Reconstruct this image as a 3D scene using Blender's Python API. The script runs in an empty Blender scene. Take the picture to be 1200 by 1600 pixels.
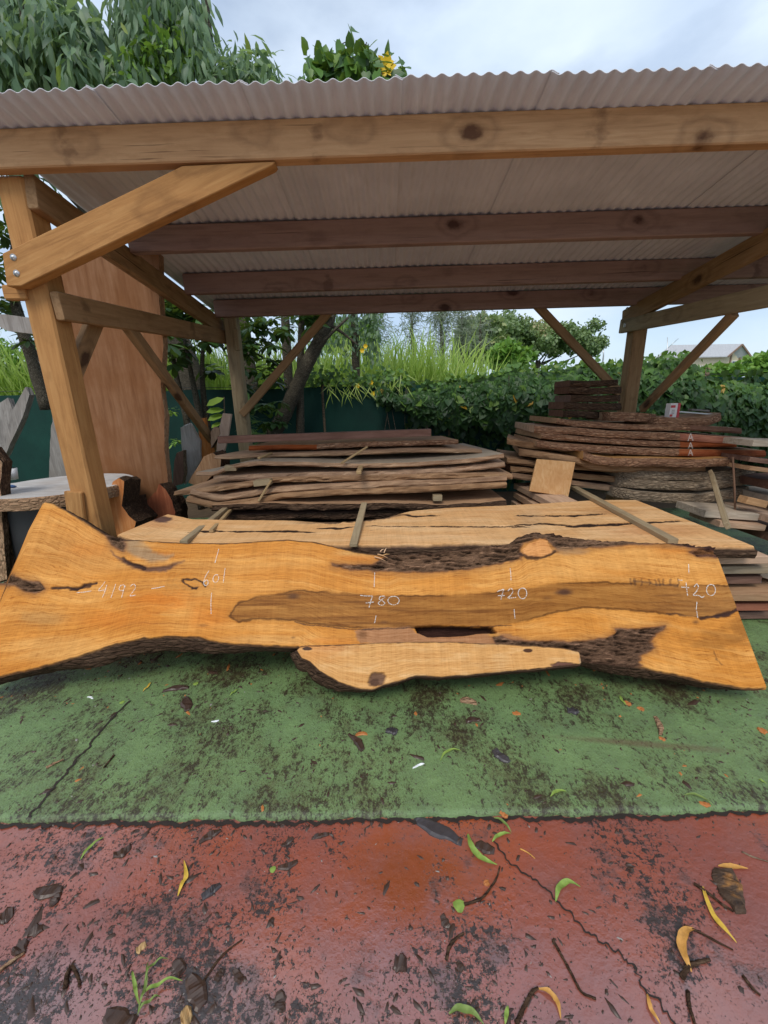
import bpy, math, random
import numpy as np
from mathutils import Vector, Matrix

random.seed(7)
RNG = np.random.default_rng(11)
S = bpy.context.scene
COL = S.collection
PI = math.pi

# ------------------------------------------------------------------ camera
CAM_H, FPX, PITCH, ROLL, YAW = 1.45, 620.0, 15.4, 0.024, 0.012
cam_d = bpy.data.cameras.new('camera')
cam = bpy.data.objects.new('camera', cam_d)
COL.objects.link(cam)
CM = Matrix.Rotation(YAW, 4, 'Z') @ Matrix.Rotation(math.radians(90 - PITCH), 4, 'X') @ Matrix.Rotation(-ROLL, 4, 'Z')
cam.matrix_world = Matrix.Translation((0, 0, CAM_H)) @ CM
cam_d.sensor_fit = 'HORIZONTAL'
cam_d.sensor_width = 36.0
cam_d.lens = 36.0 * FPX / 1200.0
cam_d.clip_start = 0.05
cam_d.clip_end = 4000
S.camera = cam

# ------------------------------------------------------------------ world, sun, exposure
SUN_EL, SUN_AZ = math.radians(53), math.radians(198)      # azimuth clockwise from +Y: behind the camera, a little left
W = bpy.data.worlds.new('World'); S.world = W; W.use_nodes = True
nt = W.node_tree; nt.nodes.clear()
wout = nt.nodes.new('ShaderNodeOutputWorld')
sky = nt.nodes.new('ShaderNodeTexSky'); sky.sky_type = 'NISHITA'; sky.sun_disc = False
sky.sun_elevation = SUN_EL; sky.sun_rotation = SUN_AZ
sky.air_density = 1.0; sky.dust_density = 1.5; sky.ozone_density = 1.5
bg1 = nt.nodes.new('ShaderNodeBackground'); bg1.inputs['Strength'].default_value = 0.12
bg2 = nt.nodes.new('ShaderNodeBackground'); bg2.inputs['Strength'].default_value = 0.90
nt.links.new(sky.outputs[0], bg1.inputs['Color'])
tc = nt.nodes.new('ShaderNodeTexCoord')
mp = nt.nodes.new('ShaderNodeMapping'); mp.inputs['Scale'].default_value = (1.0, 1.0, 2.2); mp.inputs['Location'].default_value = (3.1, 0.4, 0.2)
nz = nt.nodes.new('ShaderNodeTexNoise'); nz.inputs['Scale'].default_value = 2.3; nz.inputs['Detail'].default_value = 7; nz.inputs['Roughness'].default_value = 0.52
cr = nt.nodes.new('ShaderNodeValToRGB')
cr.color_ramp.elements[0].position = 0.36; cr.color_ramp.elements[0].color = (0.42, 0.42, 0.42, 1)
cr.color_ramp.elements[1].position = 0.60; cr.color_ramp.elements[1].color = (1, 1, 1, 1)
nz2 = nt.nodes.new('ShaderNodeTexNoise'); nz2.inputs['Scale'].default_value = 3.4; nz2.inputs['Detail'].default_value = 5
cr2 = nt.nodes.new('ShaderNodeValToRGB')
cr2.color_ramp.elements[0].position = 0.3; cr2.color_ramp.elements[0].color = (0.50, 0.62, 0.80, 1)
cr2.color_ramp.elements[1].position = 0.68; cr2.color_ramp.elements[1].color = (0.74, 0.85, 0.98, 1)
mx = nt.nodes.new('ShaderNodeMixShader')
for a, b in ((tc.outputs['Generated'], mp.inputs['Vector']), (mp.outputs[0], nz.inputs['Vector']), (mp.outputs[0], nz2.inputs['Vector']),
             (nz.outputs['Fac'], cr.inputs[0]), (nz2.outputs['Fac'], cr2.inputs[0]), (cr2.outputs[0], bg2.inputs['Color']),
             (cr.outputs[0], mx.inputs[0]), (bg1.outputs[0], mx.inputs[1]), (bg2.outputs[0], mx.inputs[2]), (mx.outputs[0], wout.inputs[0])):
    nt.links.new(a, b)

sun_d = bpy.data.lights.new('sun', 'SUN'); sun = bpy.data.objects.new('sun', sun_d); COL.objects.link(sun)
sun_d.energy = 1.5; sun_d.angle = math.radians(22); sun_d.color = (1.0, 0.95, 0.86)
sdir = Vector((math.sin(SUN_AZ) * math.cos(SUN_EL), math.cos(SUN_AZ) * math.cos(SUN_EL), math.sin(SUN_EL)))
sun.rotation_euler = sdir.to_track_quat('Z', 'Y').to_euler(); sun.location = sdir * 30

vs = S.view_settings
vs.view_transform = 'Standard'; vs.look = 'None'; vs.exposure = 0.42; vs.gamma = 1.0; vs.use_curve_mapping = False

# ------------------------------------------------------------------ measuring: a photo pixel (1200 x 1600) onto a real plane
CO = np.array([0, 0, CAM_H]); CR = np.array(CM.to_3x3())
def rays(P):
    P = np.atleast_2d(np.array(P, float))
    return np.c_[(P[:, 0] - 600) / FPX, (800 - P[:, 1]) / FPX, -np.ones(len(P))] @ CR.T
def atY(px, py, Y):
    d = rays((px, py))[0]; return Vector(CO + d * Y / d[1])
def atZ(px, py, Z):
    d = rays((px, py))[0]; return Vector(CO + d * (Z - CAM_H) / d[2])
def atX(px, py, X):
    d = rays((px, py))[0]; return Vector(CO + d * X / d[0])
def onplane(P, p0, n):
    d = rays(P); p0 = np.array(p0); n = np.array(n)
    t = ((p0 - CO) @ n) / (d @ n); return CO + d * t[:, None]
def toPx(P):
    q = (np.asarray(P) - CO) @ CR
    return np.c_[600 + FPX * q[:, 0] / -q[:, 2], 800 - FPX * q[:, 1] / -q[:, 2]]

# ------------------------------------------------------------------ numpy noise
def _hash(i, j, s):
    h = (i.astype(np.int64) * 374761393 + j.astype(np.int64) * 668265263 + s * 1442695041) & 0x7fffffff
    h = ((h ^ (h >> 13)) * 1274126177) & 0x7fffffff
    return ((h ^ (h >> 16)) & 0xffff) / 65535.0
def vn(x, y, s=0):
    x = np.asarray(x, float); y = np.asarray(y, float) + 0 * x
    i = np.floor(x); j = np.floor(y); u = x - i; v = y - j
    u = u * u * (3 - 2 * u); v = v * v * (3 - 2 * v)
    return ((_hash(i, j, s) * (1 - u) + _hash(i + 1, j, s) * u) * (1 - v) + (_hash(i, j + 1, s) * (1 - u) + _hash(i + 1, j + 1, s) * u) * v) * 2 - 1
def fbm(x, y, s=0, o=4):
    r = 0; a = 1.0
    for k in range(o):
        r = r + a * vn(x, y, s + k * 17); x = np.asarray(x) * 2.03; y = np.asarray(y) * 2.03; a *= 0.5
    return r / 1.8
def sstep(a, b, x):
    t = np.clip((x - a) / (b - a), 0, 1); return t * t * (3 - 2 * t)
def sdpoly(X, Y, poly):
    """signed distance to a polygon, negative inside"""
    poly = np.array(poly, float); d2 = np.full(X.shape, 1e12); inside = np.zeros(X.shape, bool)
    n = len(poly)
    for k in range(n):
        ax, ay = poly[k]; bx, by = poly[(k + 1) % n]
        ex, ey = bx - ax, by - ay
        t = np.clip(((X - ax) * ex + (Y - ay) * ey) / (ex * ex + ey * ey + 1e-9), 0, 1)
        d2 = np.minimum(d2, (X - ax - t * ex) ** 2 + (Y - ay - t * ey) ** 2)
        c = ((ay > Y) != (by > Y)) & (X < ex * (Y - ay) / (ey + 1e-12) + ax)
        inside ^= c
    d = np.sqrt(d2); return np.where(inside, -d, d)
def sdline(X, Y, pts):
    pts = np.array(pts, float); d2 = np.full(X.shape, 1e12)
    for k in range(len(pts) - 1):
        ax, ay = pts[k]; bx, by = pts[k + 1]; ex, ey = bx - ax, by - ay
        t = np.clip(((X - ax) * ex + (Y - ay) * ey) / (ex * ex + ey * ey + 1e-9), 0, 1)
        d2 = np.minimum(d2, (X - ax - t * ex) ** 2 + (Y - ay - t * ey) ** 2)
    return np.sqrt(d2)
def lerp(a, b, m):
    return a + (np.asarray(b) - a) * m[..., None]

# ------------------------------------------------------------------ node helper
class Mat:
    def __init__(s, name):
        s.m = bpy.data.materials.new(name); s.m.use_nodes = True
        s.t = s.m.node_tree; s.b = s.t.nodes['Principled BSDF']; s.out = s.t.nodes['Material Output']
    def n(s, typ, **kw):
        x = s.t.nodes.new('ShaderNode' + typ)
        for k, v in kw.items():
            if hasattr(x, k) and k not in x.inputs: setattr(x, k, v)
            else: s.set(x.inputs[k.replace('_', ' ')] if k.replace('_', ' ') in x.inputs else x.inputs[k], v)
        return x
    def set(s, inp, v):
        if isinstance(v, bpy.types.NodeSocket): s.t.links.new(v, inp)
        else: inp.default_value = v
    def coord(s, kind='Object', scale=(1, 1, 1), loc=(0, 0, 0), rnd=True):
        c = s.n('TexCoord').outputs[kind]
        if rnd:
            r = s.n('ObjectInfo').outputs['Random']
            ad = s.n('VectorMath', operation='MULTIPLY_ADD'); s.set(ad.inputs[0], r); ad.inputs[1].default_value = (7.3, 11.9, 5.7); s.set(ad.inputs[2], c); c = ad.outputs[0]
        m = s.n('Mapping', Scale=scale, Location=loc, Vector=c); return m.outputs[0]
    def noise(s, vec, scale=5, detail=4, rough=0.55, dist=0.0):
        x = s.n('TexNoise', Scale=scale, Detail=detail, Roughness=rough, Distortion=dist, Vector=vec); return x.outputs['Fac']
    def ramp(s, fac, stops):
        r = s.n('ValToRGB'); s.set(r.inputs[0], fac); e = r.color_ramp.elements
        while len(e) < len(stops): e.new(0.5)
        for el, (p, c) in zip(e, stops):
            el.position = p; el.color = (*c, 1) if not np.isscalar(c) else (c, c, c, 1)
        return r.outputs[0]
    def mix(s, fac, a, b, mode='MIX'):
        x = s.n('Mix', data_type='RGBA', blend_type=mode)
        s.set(x.inputs[0], fac)
        for i, v in ((6, a), (7, b)):
            s.set(x.inputs[i], v if isinstance(v, bpy.types.NodeSocket) else (*v, 1) if not np.isscalar(v) else (v, v, v, 1))
        return x.outputs[2]
    def math(s, op, a, b=0.0, c=0.0):
        x = s.n('Math', operation=op); s.set(x.inputs[0], a); s.set(x.inputs[1], b); s.set(x.inputs[2], c); return x.outputs[0]
    def bump(s, h, strength=0.4, dist=0.01, prev=None):
        x = s.n('Bump', Strength=strength, Distance=dist, Height=h)
        if prev: s.set(x.inputs['Normal'], prev)
        return x.outputs[0]
    def fin(s, col=None, rough=None, nrm=None, spec=0.4, metal=0.0):
        if col is not None: s.set(s.b.inputs['Base Color'], col if isinstance(col, bpy.types.NodeSocket) else (*col, 1))
        if rough is not None: s.set(s.b.inputs['Roughness'], rough)
        if nrm is not None: s.set(s.b.inputs['Normal'], nrm)
        s.b.inputs['Specular IOR Level'].default_value = spec; s.b.inputs['Metallic'].default_value = metal
        return s.m

MATS = {}
def timber(name, dark, mid, light, knot):
    m = Mat(name); v = m.coord('Object', (1.2, 16, 16))
    g = m.noise(v, 2.2, 6, 0.6, 0.6)
    v2 = m.coord('Object', (1, 4, 4)); big = m.noise(v2, 0.9, 3)
    c = m.ramp(g, [(0.25, dark), (0.5, mid), (0.75, light)])
    c = m.mix(m.ramp(big, [(0.35, 0.0), (0.65, 0.55)]), c, mid)
    # whorls of knots across the beam, every half metre or so
    v3 = m.coord('Object', (1.9, 3.5, 3.5)); vo = m.n('TexVoronoi', Scale=1.0, Randomness=0.9, Vector=v3)
    wob = m.noise(m.coord('Object', (6, 9, 9)), 1.5, 4)
    kd = m.math('ADD', vo.outputs['Distance'], m.math('MULTIPLY', m.math('SUBTRACT', wob, 0.5), 0.22))
    km = m.ramp(kd, [(0.09, 1.0), (0.15, 0.25), (0.22, 0.0)])
    ring = m.ramp(kd, [(0.2, 0.0), (0.27, 0.30), (0.34, 0.0)])
    vb = m.coord('Object', (2.1, 0.35, 0.35)); vob = m.n('TexVoronoi', Scale=1.0, Randomness=0.8, Vector=vb)
    kb = m.math('ADD', vob.outputs['Distance'], m.math('MULTIPLY', m.math('SUBTRACT', wob, 0.5), 0.4))
    band = m.ramp(kb, [(0.03, 0.55), (0.10, 0.0)])
    k = m.math('MAXIMUM', m.math('MAXIMUM', km, ring), band)
    c = m.mix(k, c, knot)
    ck = m.noise(m.coord('Object', (0.9, 42, 42)), 1.6, 3, 0.5, 0.2); cm = m.noise(m.coord('Object', (0.5, 2, 2), (3, 1, 2)), 1.5, 2)
    c = m.mix(m.math('MULTIPLY', m.ramp(ck, [(0.66, 0.0), (0.70, 0.8)]), m.ramp(cm, [(0.45, 0.0), (0.6, 1.0)])), c, tuple(0.6 * x for x in knot))
    st = m.noise(m.coord('Object', (2.5, 5, 5)), 3.0, 5, 0.65); c = m.mix(m.ramp(st, [(0.52, 0.0), (0.72, 0.45)]), c, dark)
    return m.fin(c, m.ramp(g, [(0.2, 0.62), (0.8, 0.78)]), m.bump(g, 0.5, 0.005), 0.10)
MATS['timber'] = timber('treated pine', (0.35, 0.188, 0.088), (0.52, 0.300, 0.150), (0.62, 0.385, 0.205), (0.13, 0.062, 0.034))
MATS['timber_warm'] = timber('treated pine honey', (0.27, 0.128, 0.046), (0.43, 0.215, 0.078), (0.53, 0.295, 0.118), (0.12, 0.052, 0.024))
MATS['timber_mid'] = timber('treated pine mid brown', (0.19, 0.105, 0.050), (0.31, 0.185, 0.092), (0.40, 0.25, 0.135), (0.085, 0.045, 0.026))
MATS['timber_red'] = timber('treated pine reddish', (0.20, 0.125, 0.105), (0.30, 0.195, 0.165), (0.37, 0.25, 0.215), (0.085, 0.046, 0.04))
MATS['timber_grey'] = timber('weathered pine', (0.20, 0.15, 0.09), (0.33, 0.25, 0.15), (0.42, 0.34, 0.22), (0.10, 0.06, 0.035))
MATS['stick'] = timber('sticker lath', (0.22, 0.14, 0.07), (0.38, 0.26, 0.13), (0.50, 0.36, 0.20), (0.16, 0.09, 0.05))

def sawn(name, a, b, c3, blotch, sc=1.0, rough=0.75, dist=1.2):
    """sawn board face: stretched grain, blotches, faint cross saw marks; shifts a little from board to board"""
    m = Mat(name); v = m.coord('Object', (1.0, 9, 9)); w = m.coord('Object', (1, 1, 1))
    g = m.noise(v, 3.2 * sc, 7, 0.62, dist); bl = m.noise(w, 2.6, 5, 0.6)
    c = m.ramp(g, [(0.28, a), (0.5, b), (0.72, c3)])
    c = m.mix(m.ramp(bl, [(0.45, 0.0), (0.7, 0.75)]), c, blotch)
    hs = m.n('HueSaturation', Color=c); r = m.n('ObjectInfo').outputs['Random']
    m.set(hs.inputs['Value'], m.math('MULTIPLY_ADD', r, 0.45, 0.78)); m.set(hs.inputs['Saturation'], m.math('MULTIPLY_ADD', r, -0.3, 1.12))
    saw = m.noise(m.coord('Object', (60, 3, 3)), 2, 2)
    n1 = m.bump(saw, 0.15, 0.003); n2 = m.bump(g, 0.4, 0.004, n1)
    return m.fin(hs.outputs[0], rough, n2, 0.08)
MATS['board'] = sawn('weathered sawn board', (0.27, 0.150, 0.085), (0.45, 0.275, 0.165), (0.56, 0.37, 0.235), (0.34, 0.22, 0.14))
MATS['board_grey'] = sawn('greyed sawn board', (0.24, 0.18, 0.125), (0.36, 0.285, 0.205), (0.47, 0.39, 0.29), (0.30, 0.22, 0.15))
MATS['board_red'] = sawn('red sawn board', (0.20, 0.058, 0.028), (0.31, 0.095, 0.045), (0.41, 0.155, 0.075), (0.17, 0.054, 0.030))
MATS['board_brown'] = sawn('brown sawn timber', (0.15, 0.070, 0.048), (0.22, 0.110, 0.078), (0.28, 0.15, 0.11), (0.16, 0.075, 0.05))
MATS['board_fresh'] = sawn('fresh sawn board', (0.50, 0.26, 0.11), (0.62, 0.36, 0.17), (0.70, 0.45, 0.24), (0.48, 0.24, 0.10))
MATS['board_dark'] = sawn('dark sawn board', (0.10, 0.052, 0.036), (0.17, 0.088, 0.06), (0.24, 0.135, 0.09), (0.11, 0.06, 0.045))
MATS['board_mauve'] = sawn('broad mauve brown slab', (0.20, 0.095, 0.052), (0.29, 0.150, 0.084), (0.34, 0.19, 0.115), (0.235, 0.105, 0.050), 0.9, 0.75, 0.25)
MATS['grey_wood'] = sawn('silver driftwood', (0.14, 0.125, 0.115), (0.24, 0.22, 0.20), (0.34, 0.315, 0.29), (0.22, 0.19, 0.165))
MATS['white_wood'] = sawn('bleached wood', (0.28, 0.26, 0.245), (0.45, 0.43, 0.41), (0.55, 0.53, 0.51), (0.34, 0.29, 0.25))
MATS['pink_wood'] = sawn('pale pinkish board', (0.42, 0.28, 0.20), (0.55, 0.39, 0.29), (0.63, 0.47, 0.36), (0.46, 0.30, 0.21))
MATS['orange_wood'] = sawn('orange board', (0.42, 0.15, 0.05), (0.55, 0.22, 0.08), (0.62, 0.30, 0.13), (0.38, 0.14, 0.06))

def bark(name, dark, mid, light, sx=2.0, rough=0.85):
    m = Mat(name); v = m.coord('Object', (sx, 14, 14)); g = m.noise(v, 3, 8, 0.68, 1.6)
    vo = m.n('TexVoronoi', feature='DISTANCE_TO_EDGE', Scale=6.0, Vector=m.coord('Object', (sx * 1.2, 7, 7)))
    e = m.ramp(vo.outputs['Distance'], [(0.0, 0.0), (0.25, 1.0)])
    c = m.ramp(g, [(0.3, dark), (0.52, mid), (0.75, light)])
    c = m.mix(m.math('MULTIPLY', m.math('SUBTRACT', 1.0, e), 0.5), c, dark)
    h = m.math('ADD', g, m.math('MULTIPLY', e, 0.5))
    return m.fin(c, rough, m.bump(h, 0.9, 0.02), 0.08)
MATS['bark'] = bark('brown bark', (0.035, 0.02, 0.013), (0.10, 0.058, 0.036), (0.20, 0.13, 0.08))
MATS['bark_pale'] = bark('pale flaky bark', (0.10, 0.045, 0.027), (0.36, 0.195, 0.115), (0.62, 0.40, 0.25), 2.2)
MATS['bark_grey'] = bark('grey bark', (0.09, 0.062, 0.042), (0.33, 0.245, 0.165), (0.52, 0.39, 0.27), 2.2)
MATS['bark_tree'] = bark('mottled tree bark', (0.04, 0.034, 0.026), (0.13, 0.11, 0.08), (0.30, 0.27, 0.21), 8)
MATS['bark_edge_tan'] = bark('tan live edge', (0.24, 0.135, 0.078), (0.46, 0.285, 0.170), (0.62, 0.43, 0.27), 2.2)
MATS['live_tan'] = sawn('tan live edge of boards', (0.16, 0.085, 0.046), (0.34, 0.200, 0.112), (0.50, 0.32, 0.185), (0.13, 0.07, 0.040), 0.9)
MATS['bark_burl'] = bark('burl bark', (0.025, 0.016, 0.012), (0.09, 0.055, 0.035), (0.22, 0.14, 0.08), 9)

def plain(name, col, rough=0.6, spec=0.4, metal=0.0, var=0.25, sc=6):
    m = Mat(name); g = m.noise(m.coord('Object'), sc, 5, 0.6)
    c = m.mix(g, tuple(x * (1 - var) for x in col), tuple(min(1, x * (1 + var)) for x in col))
    return m.fin(c, rough, m.bump(g, 0.15, 0.003), spec, metal)
MATS['metal'] = plain('galvanised steel', (0.55, 0.56, 0.57), 0.35, 0.5, 0.8)
MATS['rust'] = plain('rusty rod', (0.16, 0.085, 0.05), 0.8)
MATS['black'] = plain('black drum', (0.022, 0.022, 0.024), 0.5)
MATS['white'] = plain('white plastic', (0.78, 0.79, 0.80), 0.4, 0.5, 0, 0.05)
MATS['blue'] = plain('blue plastic', (0.06, 0.12, 0.28), 0.4)
MATS['redprint'] = plain('red carton print', (0.50, 0.045, 0.05), 0.5, 0.4, 0, 0.1)
MATS['carton'] = plain('white carton', (0.70, 0.66, 0.64), 0.6, 0.3, 0, 0.06)
MATS['print'] = plain('grey small print', (0.25, 0.20, 0.20), 0.7)
MATS['dirt'] = plain('black wet dirt', (0.025, 0.016, 0.012), 0.6, 0.4, 0, 0.5, 40)
MATS['chip'] = plain('wet dark bark chip', (0.055, 0.030, 0.020), 0.42, 0.5, 0, 0.7, 30)
MATS['chip_grey'] = plain('charcoal grey bark chip', (0.05, 0.043, 0.045), 0.4, 0.5, 0, 0.5, 30)
MATS['chip_orange'] = plain('orange wood chip', (0.42, 0.15, 0.04), 0.5, 0.4, 0, 0.3, 30)
MATS['chip_tan'] = plain('tan wood chip', (0.42, 0.26, 0.11), 0.6, 0.4, 0, 0.4, 30)
def chunkmat():
    m = Mat('bark chunk with orange heart'); g = m.noise(m.coord('Object', (9, 30, 12)), 2, 7, 0.7, 1.0); b = m.noise(m.coord('Object', (5, 9, 9)), 2.2, 4)
    c = m.ramp(g, [(0.3, (0.03, 0.018, 0.013)), (0.55, (0.085, 0.05, 0.03)), (0.8, (0.17, 0.10, 0.055))])
    c = m.mix(m.ramp(b, [(0.52, 0.0), (0.62, 0.9)]), c, m.ramp(g, [(0.3, (0.22, 0.08, 0.02)), (0.7, (0.50, 0.24, 0.06))]))
    return m.fin(c, 0.7, m.bump(g, 0.8, 0.008), 0.3)
MATS['chunk'] = chunkmat()
MATS['leaf_yellow'] = plain('yellow fallen leaf', (0.56, 0.36, 0.05), 0.55, 0.3, 0, 0.55, 60)
MATS['leaf_amber'] = plain('amber fallen leaf', (0.50, 0.25, 0.06), 0.55, 0.3, 0, 0.55, 60)
MATS['leaf_lime'] = plain('lime fallen leaf', (0.20, 0.29, 0.055), 0.55, 0.3, 0, 0.6, 60)
MATS['leaf_olive'] = plain('olive fallen leaf', (0.15, 0.21, 0.05), 0.55, 0.3, 0, 0.6, 60)
MATS['wire'] = plain('dark wire', (0.03, 0.03, 0.03), 0.6)
MATS['house_wall'] = plain('cream render', (0.62, 0.54, 0.38), 0.8)
MATS['house_trim'] = plain('brown fascia', (0.25, 0.16, 0.11), 0.7)
MATS['house_roof'] = plain('pale grey metal roof', (0.50, 0.50, 0.53), 0.45, 0.4)
MATS['glass'] = plain('dark window', (0.03, 0.04, 0.05), 0.08, 0.6)
MATS['soil'] = plain('soil', (0.10, 0.07, 0.045), 0.95, 0.1, 0, 0.5, 9)
MATS['field'] = plain('grassy field', (0.07, 0.12, 0.03), 0.95, 0.1, 0, 0.5, 0.7)

def chalk():
    m = Mat('chalk'); g = m.noise(m.coord('Object', rnd=False), 160, 3, 0.7)
    tr = m.n('BsdfTransparent'); mxs = m.n('MixShader')
    m.fin((0.82, 0.80, 0.74), 0.95, None, 0.05)
    m.set(mxs.inputs[0], m.ramp(g, [(0.38, 0.06), (0.56, 0.66)])); m.set(mxs.inputs[1], tr.outputs[0]); m.set(mxs.inputs[2], m.b.outputs[0])
    m.set(m.out.inputs[0], mxs.outputs[0]); return m.m
MATS['chalk'] = chalk()

def slabmat(name, rough):
    """face of a slab: colours of the wood from the mesh attribute, fine rings along the UV that follow the grain"""
    m = Mat(name)
    col = m.n('Attribute', attribute_name='Col').outputs['Color']; bk = m.n('Attribute', attribute_name='bark').outputs['Fac']
    uv = m.n('UVMap', uv_map='grain').outputs[0]
    v = m.n('Mapping', Scale=(1.3, 34, 1), Vector=uv).outputs[0]
    g = m.noise(v, 2.2, 6, 0.6, 0.8)
    v2 = m.n('Mapping', Scale=(2.0, 110, 1), Vector=uv).outputs[0]; g2 = m.noise(v2, 2.0, 4, 0.6, 0.3)
    v3 = m.n('Mapping', Scale=(150, 2.5, 1), Vector=uv).outputs[0]; saw = m.noise(v3, 1.0, 3, 0.5)
    k = m.math('ADD', m.math('MULTIPLY', g, 0.7), m.math('ADD', m.math('MULTIPLY', g2, 0.38), m.math('MULTIPLY', saw, 0.20)))
    f = m.ramp(k, [(0.47, (0.68, 0.55, 0.43)), (0.57, (0.92, 0.88, 0.82)), (0.64, (1.0, 1.0, 1.0)), (0.76, (1.14, 1.17, 1.22))])
    c = m.mix(1.0, col, f, 'MULTIPLY')
    fine = m.noise(m.coord('Object', (3, 30, 30), rnd=False), 4, 8, 0.7, 1.0)
    cb = m.mix(1.0, col, m.ramp(fine, [(0.3, 0.35), (0.55, 1.0), (0.75, 1.7)]), 'MULTIPLY')
    por = m.noise(m.n('Mapping', Scale=(26, 260, 1), Vector=uv).outputs[0], 1.0, 3, 0.6); c = m.mix(1.0, c, m.ramp(por, [(0.30, (0.62, 0.50, 0.40)), (0.44, (1.0, 1.0, 1.0)), (0.66, (1.10, 1.12, 1.14))]), 'MULTIPLY')
    band = m.noise(m.n('Mapping', Scale=(22, 1.2, 1), Vector=uv).outputs[0], 1.0, 3, 0.6); c = m.mix(1.0, c, m.ramp(band, [(0.35, 0.94), (0.65, 1.04)]), 'MULTIPLY')
    c = m.mix(bk, c, cb)
    n1 = m.bump(saw, 0.10, 0.002); n1 = m.bump(g2, 0.12, 0.002, n1)
    n2 = m.bump(fine, m.math('MULTIPLY', bk, 0.8), 0.012, n1)
    return m.fin(c, m.math('MULTIPLY_ADD', bk, 0.3, rough), n2, 0.08)
MATS['slab_face'] = slabmat('fresh slab face', 0.52)
MATS['slab_pale'] = slabmat('pale slab face', 0.65)

def leafmat(name, stops, trans=0.35, attr=True, rough=0.45):
    m = Mat(name)
    if attr: r = m.n('Attribute', attribute_name='rnd').outputs['Fac']
    else: r = m.n('ObjectInfo').outputs['Random']
    c = m.ramp(r, stops); m.fin(c, rough, None, 0.4)
    t = m.n('BsdfTranslucent'); m.set(t.inputs[0], m.mix(0.5, c, (0.25, 0.35, 0.03), 'MIX'))
    x = m.n('MixShader'); x.inputs[0].default_value = trans
    m.set(x.inputs[1], m.b.outputs[0]); m.set(x.inputs[2], t.outputs[0]); m.set(m.out.inputs[0], x.outputs[0]); return m.m
def leafpair(key, name, stops, trans=0.35, rough=0.45):
    MATS[key] = leafmat(name, stops, trans, True, rough); MATS[key + '_one'] = leafmat(name + ' single', stops, trans, False, rough)
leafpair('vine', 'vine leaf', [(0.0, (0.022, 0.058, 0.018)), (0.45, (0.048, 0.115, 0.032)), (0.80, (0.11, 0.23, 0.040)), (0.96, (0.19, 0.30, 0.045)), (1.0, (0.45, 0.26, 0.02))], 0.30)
leafpair('mango', 'drooping leaf', [(0.0, (0.11, 0.18, 0.12)), (0.5, (0.20, 0.31, 0.19)), (0.9, (0.30, 0.43, 0.21)), (1.0, (0.34, 0.40, 0.08))], 0.5)  # leaf greens paled and greyed to imitate glare haze
leafpair('umbrella', 'umbrella tree leaflet', [(0.0, (0.018, 0.042, 0.014)), (0.6, (0.034, 0.085, 0.024)), (1.0, (0.08, 0.17, 0.035))], 0.25)
MATS['cane'] = leafmat('cane leaf', [(0.0, (0.27, 0.42, 0.06)), (0.6, (0.42, 0.58, 0.11)), (1.0, (0.56, 0.66, 0.24))], 0.45)
MATS['bush'] = leafmat('bush leaf', [(0.0, (0.08, 0.18, 0.03)), (0.6, (0.17, 0.34, 0.05)), (1.0, (0.28, 0.44, 0.08))], 0.35)
MATS['needle'] = leafmat('casuarina needle', [(0.0, (0.17, 0.20, 0.15)), (1.0, (0.29, 0.33, 0.25))], 0.3)
MATS['canopy'] = leafmat('spreading tree leaf', [(0.0, (0.12, 0.19, 0.08)), (0.6, (0.22, 0.31, 0.12)), (0.88, (0.30, 0.36, 0.14)), (1.0, (0.40, 0.33, 0.17))], 0.25)

# ------------------------------------------------------------------ building blocks
ORIG = {}
def tag(o, label=None, cat=None, group=None, kind=None):
    if label: o['label'] = label
    if cat: o['category'] = cat
    if group: o['group'] = group
    if kind: o['kind'] = kind
    elif label: o['kind'] = 'thing'
    return o
def thing(name, label, cat, loc=(0, 0, 0), group=None):
    o = bpy.data.objects.new(name, None); COL.objects.link(o); o.location = loc; o.empty_display_size = 0.1
    ORIG[o] = Vector(loc); return tag(o, label, cat, group)
def world(o):
    m = o.matrix_basis.copy()
    return m if o.parent is None else world(o.parent) @ o.matrix_parent_inverse @ m
def link(name, me, mats, parent=None, loc=None, rot=None, smooth=True):
    """one mesh object; the mesh is in world space unless loc is given; the origin goes to its middle"""
    if not isinstance(mats, (list, tuple)): mats = [mats]
    if len(me.materials) == 0:
        for x in mats: me.materials.append(MATS[x] if isinstance(x, str) else x)
    if smooth: me.shade_smooth()
    o = bpy.data.objects.new(name, me); COL.objects.link(o)
    if loc is None:
        n = len(me.vertices); co = np.empty(n * 3, np.float32); me.vertices.foreach_get('co', co); co = co.reshape(-1, 3)
        c = (co.min(0) + co.max(0)) / 2
        me.vertices.foreach_set('co', (co - c).ravel()); me.update(); loc = Vector([float(x) for x in c])
    o.location = Vector(loc)
    if rot is not None: o.rotation_euler = rot
    if parent is not None:
        o.parent = parent; o.matrix_parent_inverse = world(parent).inverted()
    return o
def mesh_np(name, V, F, mi=None):
    """V (n,3); F: array (m,k) of equal faces or a list of tuples"""
    me = bpy.data.meshes.new(name)
    if isinstance(F, np.ndarray):
        m, k = F.shape
        me.vertices.add(len(V)); me.vertices.foreach_set('co', np.asarray(V, np.float32).ravel())
        me.loops.add(m * k); me.loops.foreach_set('vertex_index', F.astype(np.int32).ravel())
        me.polygons.add(m); me.polygons.foreach_set('loop_start', np.arange(0, m * k, k, dtype=np.int32))
        me.update(calc_edges=True)
    else:
        me.from_pydata([tuple(map(float, v)) for v in V], [], [tuple(int(i) for i in f) for f in F])
    if mi is not None: me.polygons.foreach_set('material_index', np.asarray(mi, np.int32))
    me.update(); return me
def attr(me, name, vals, typ='FLOAT'):
    a = me.attributes.new(name, typ, 'POINT')
    if typ == 'FLOAT': a.data.foreach_set('value', np.asarray(vals, np.float32))
    else:
        c = np.c_[vals, np.ones(len(vals))].astype(np.float32); a.data.foreach_set('color', c.ravel())

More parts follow.
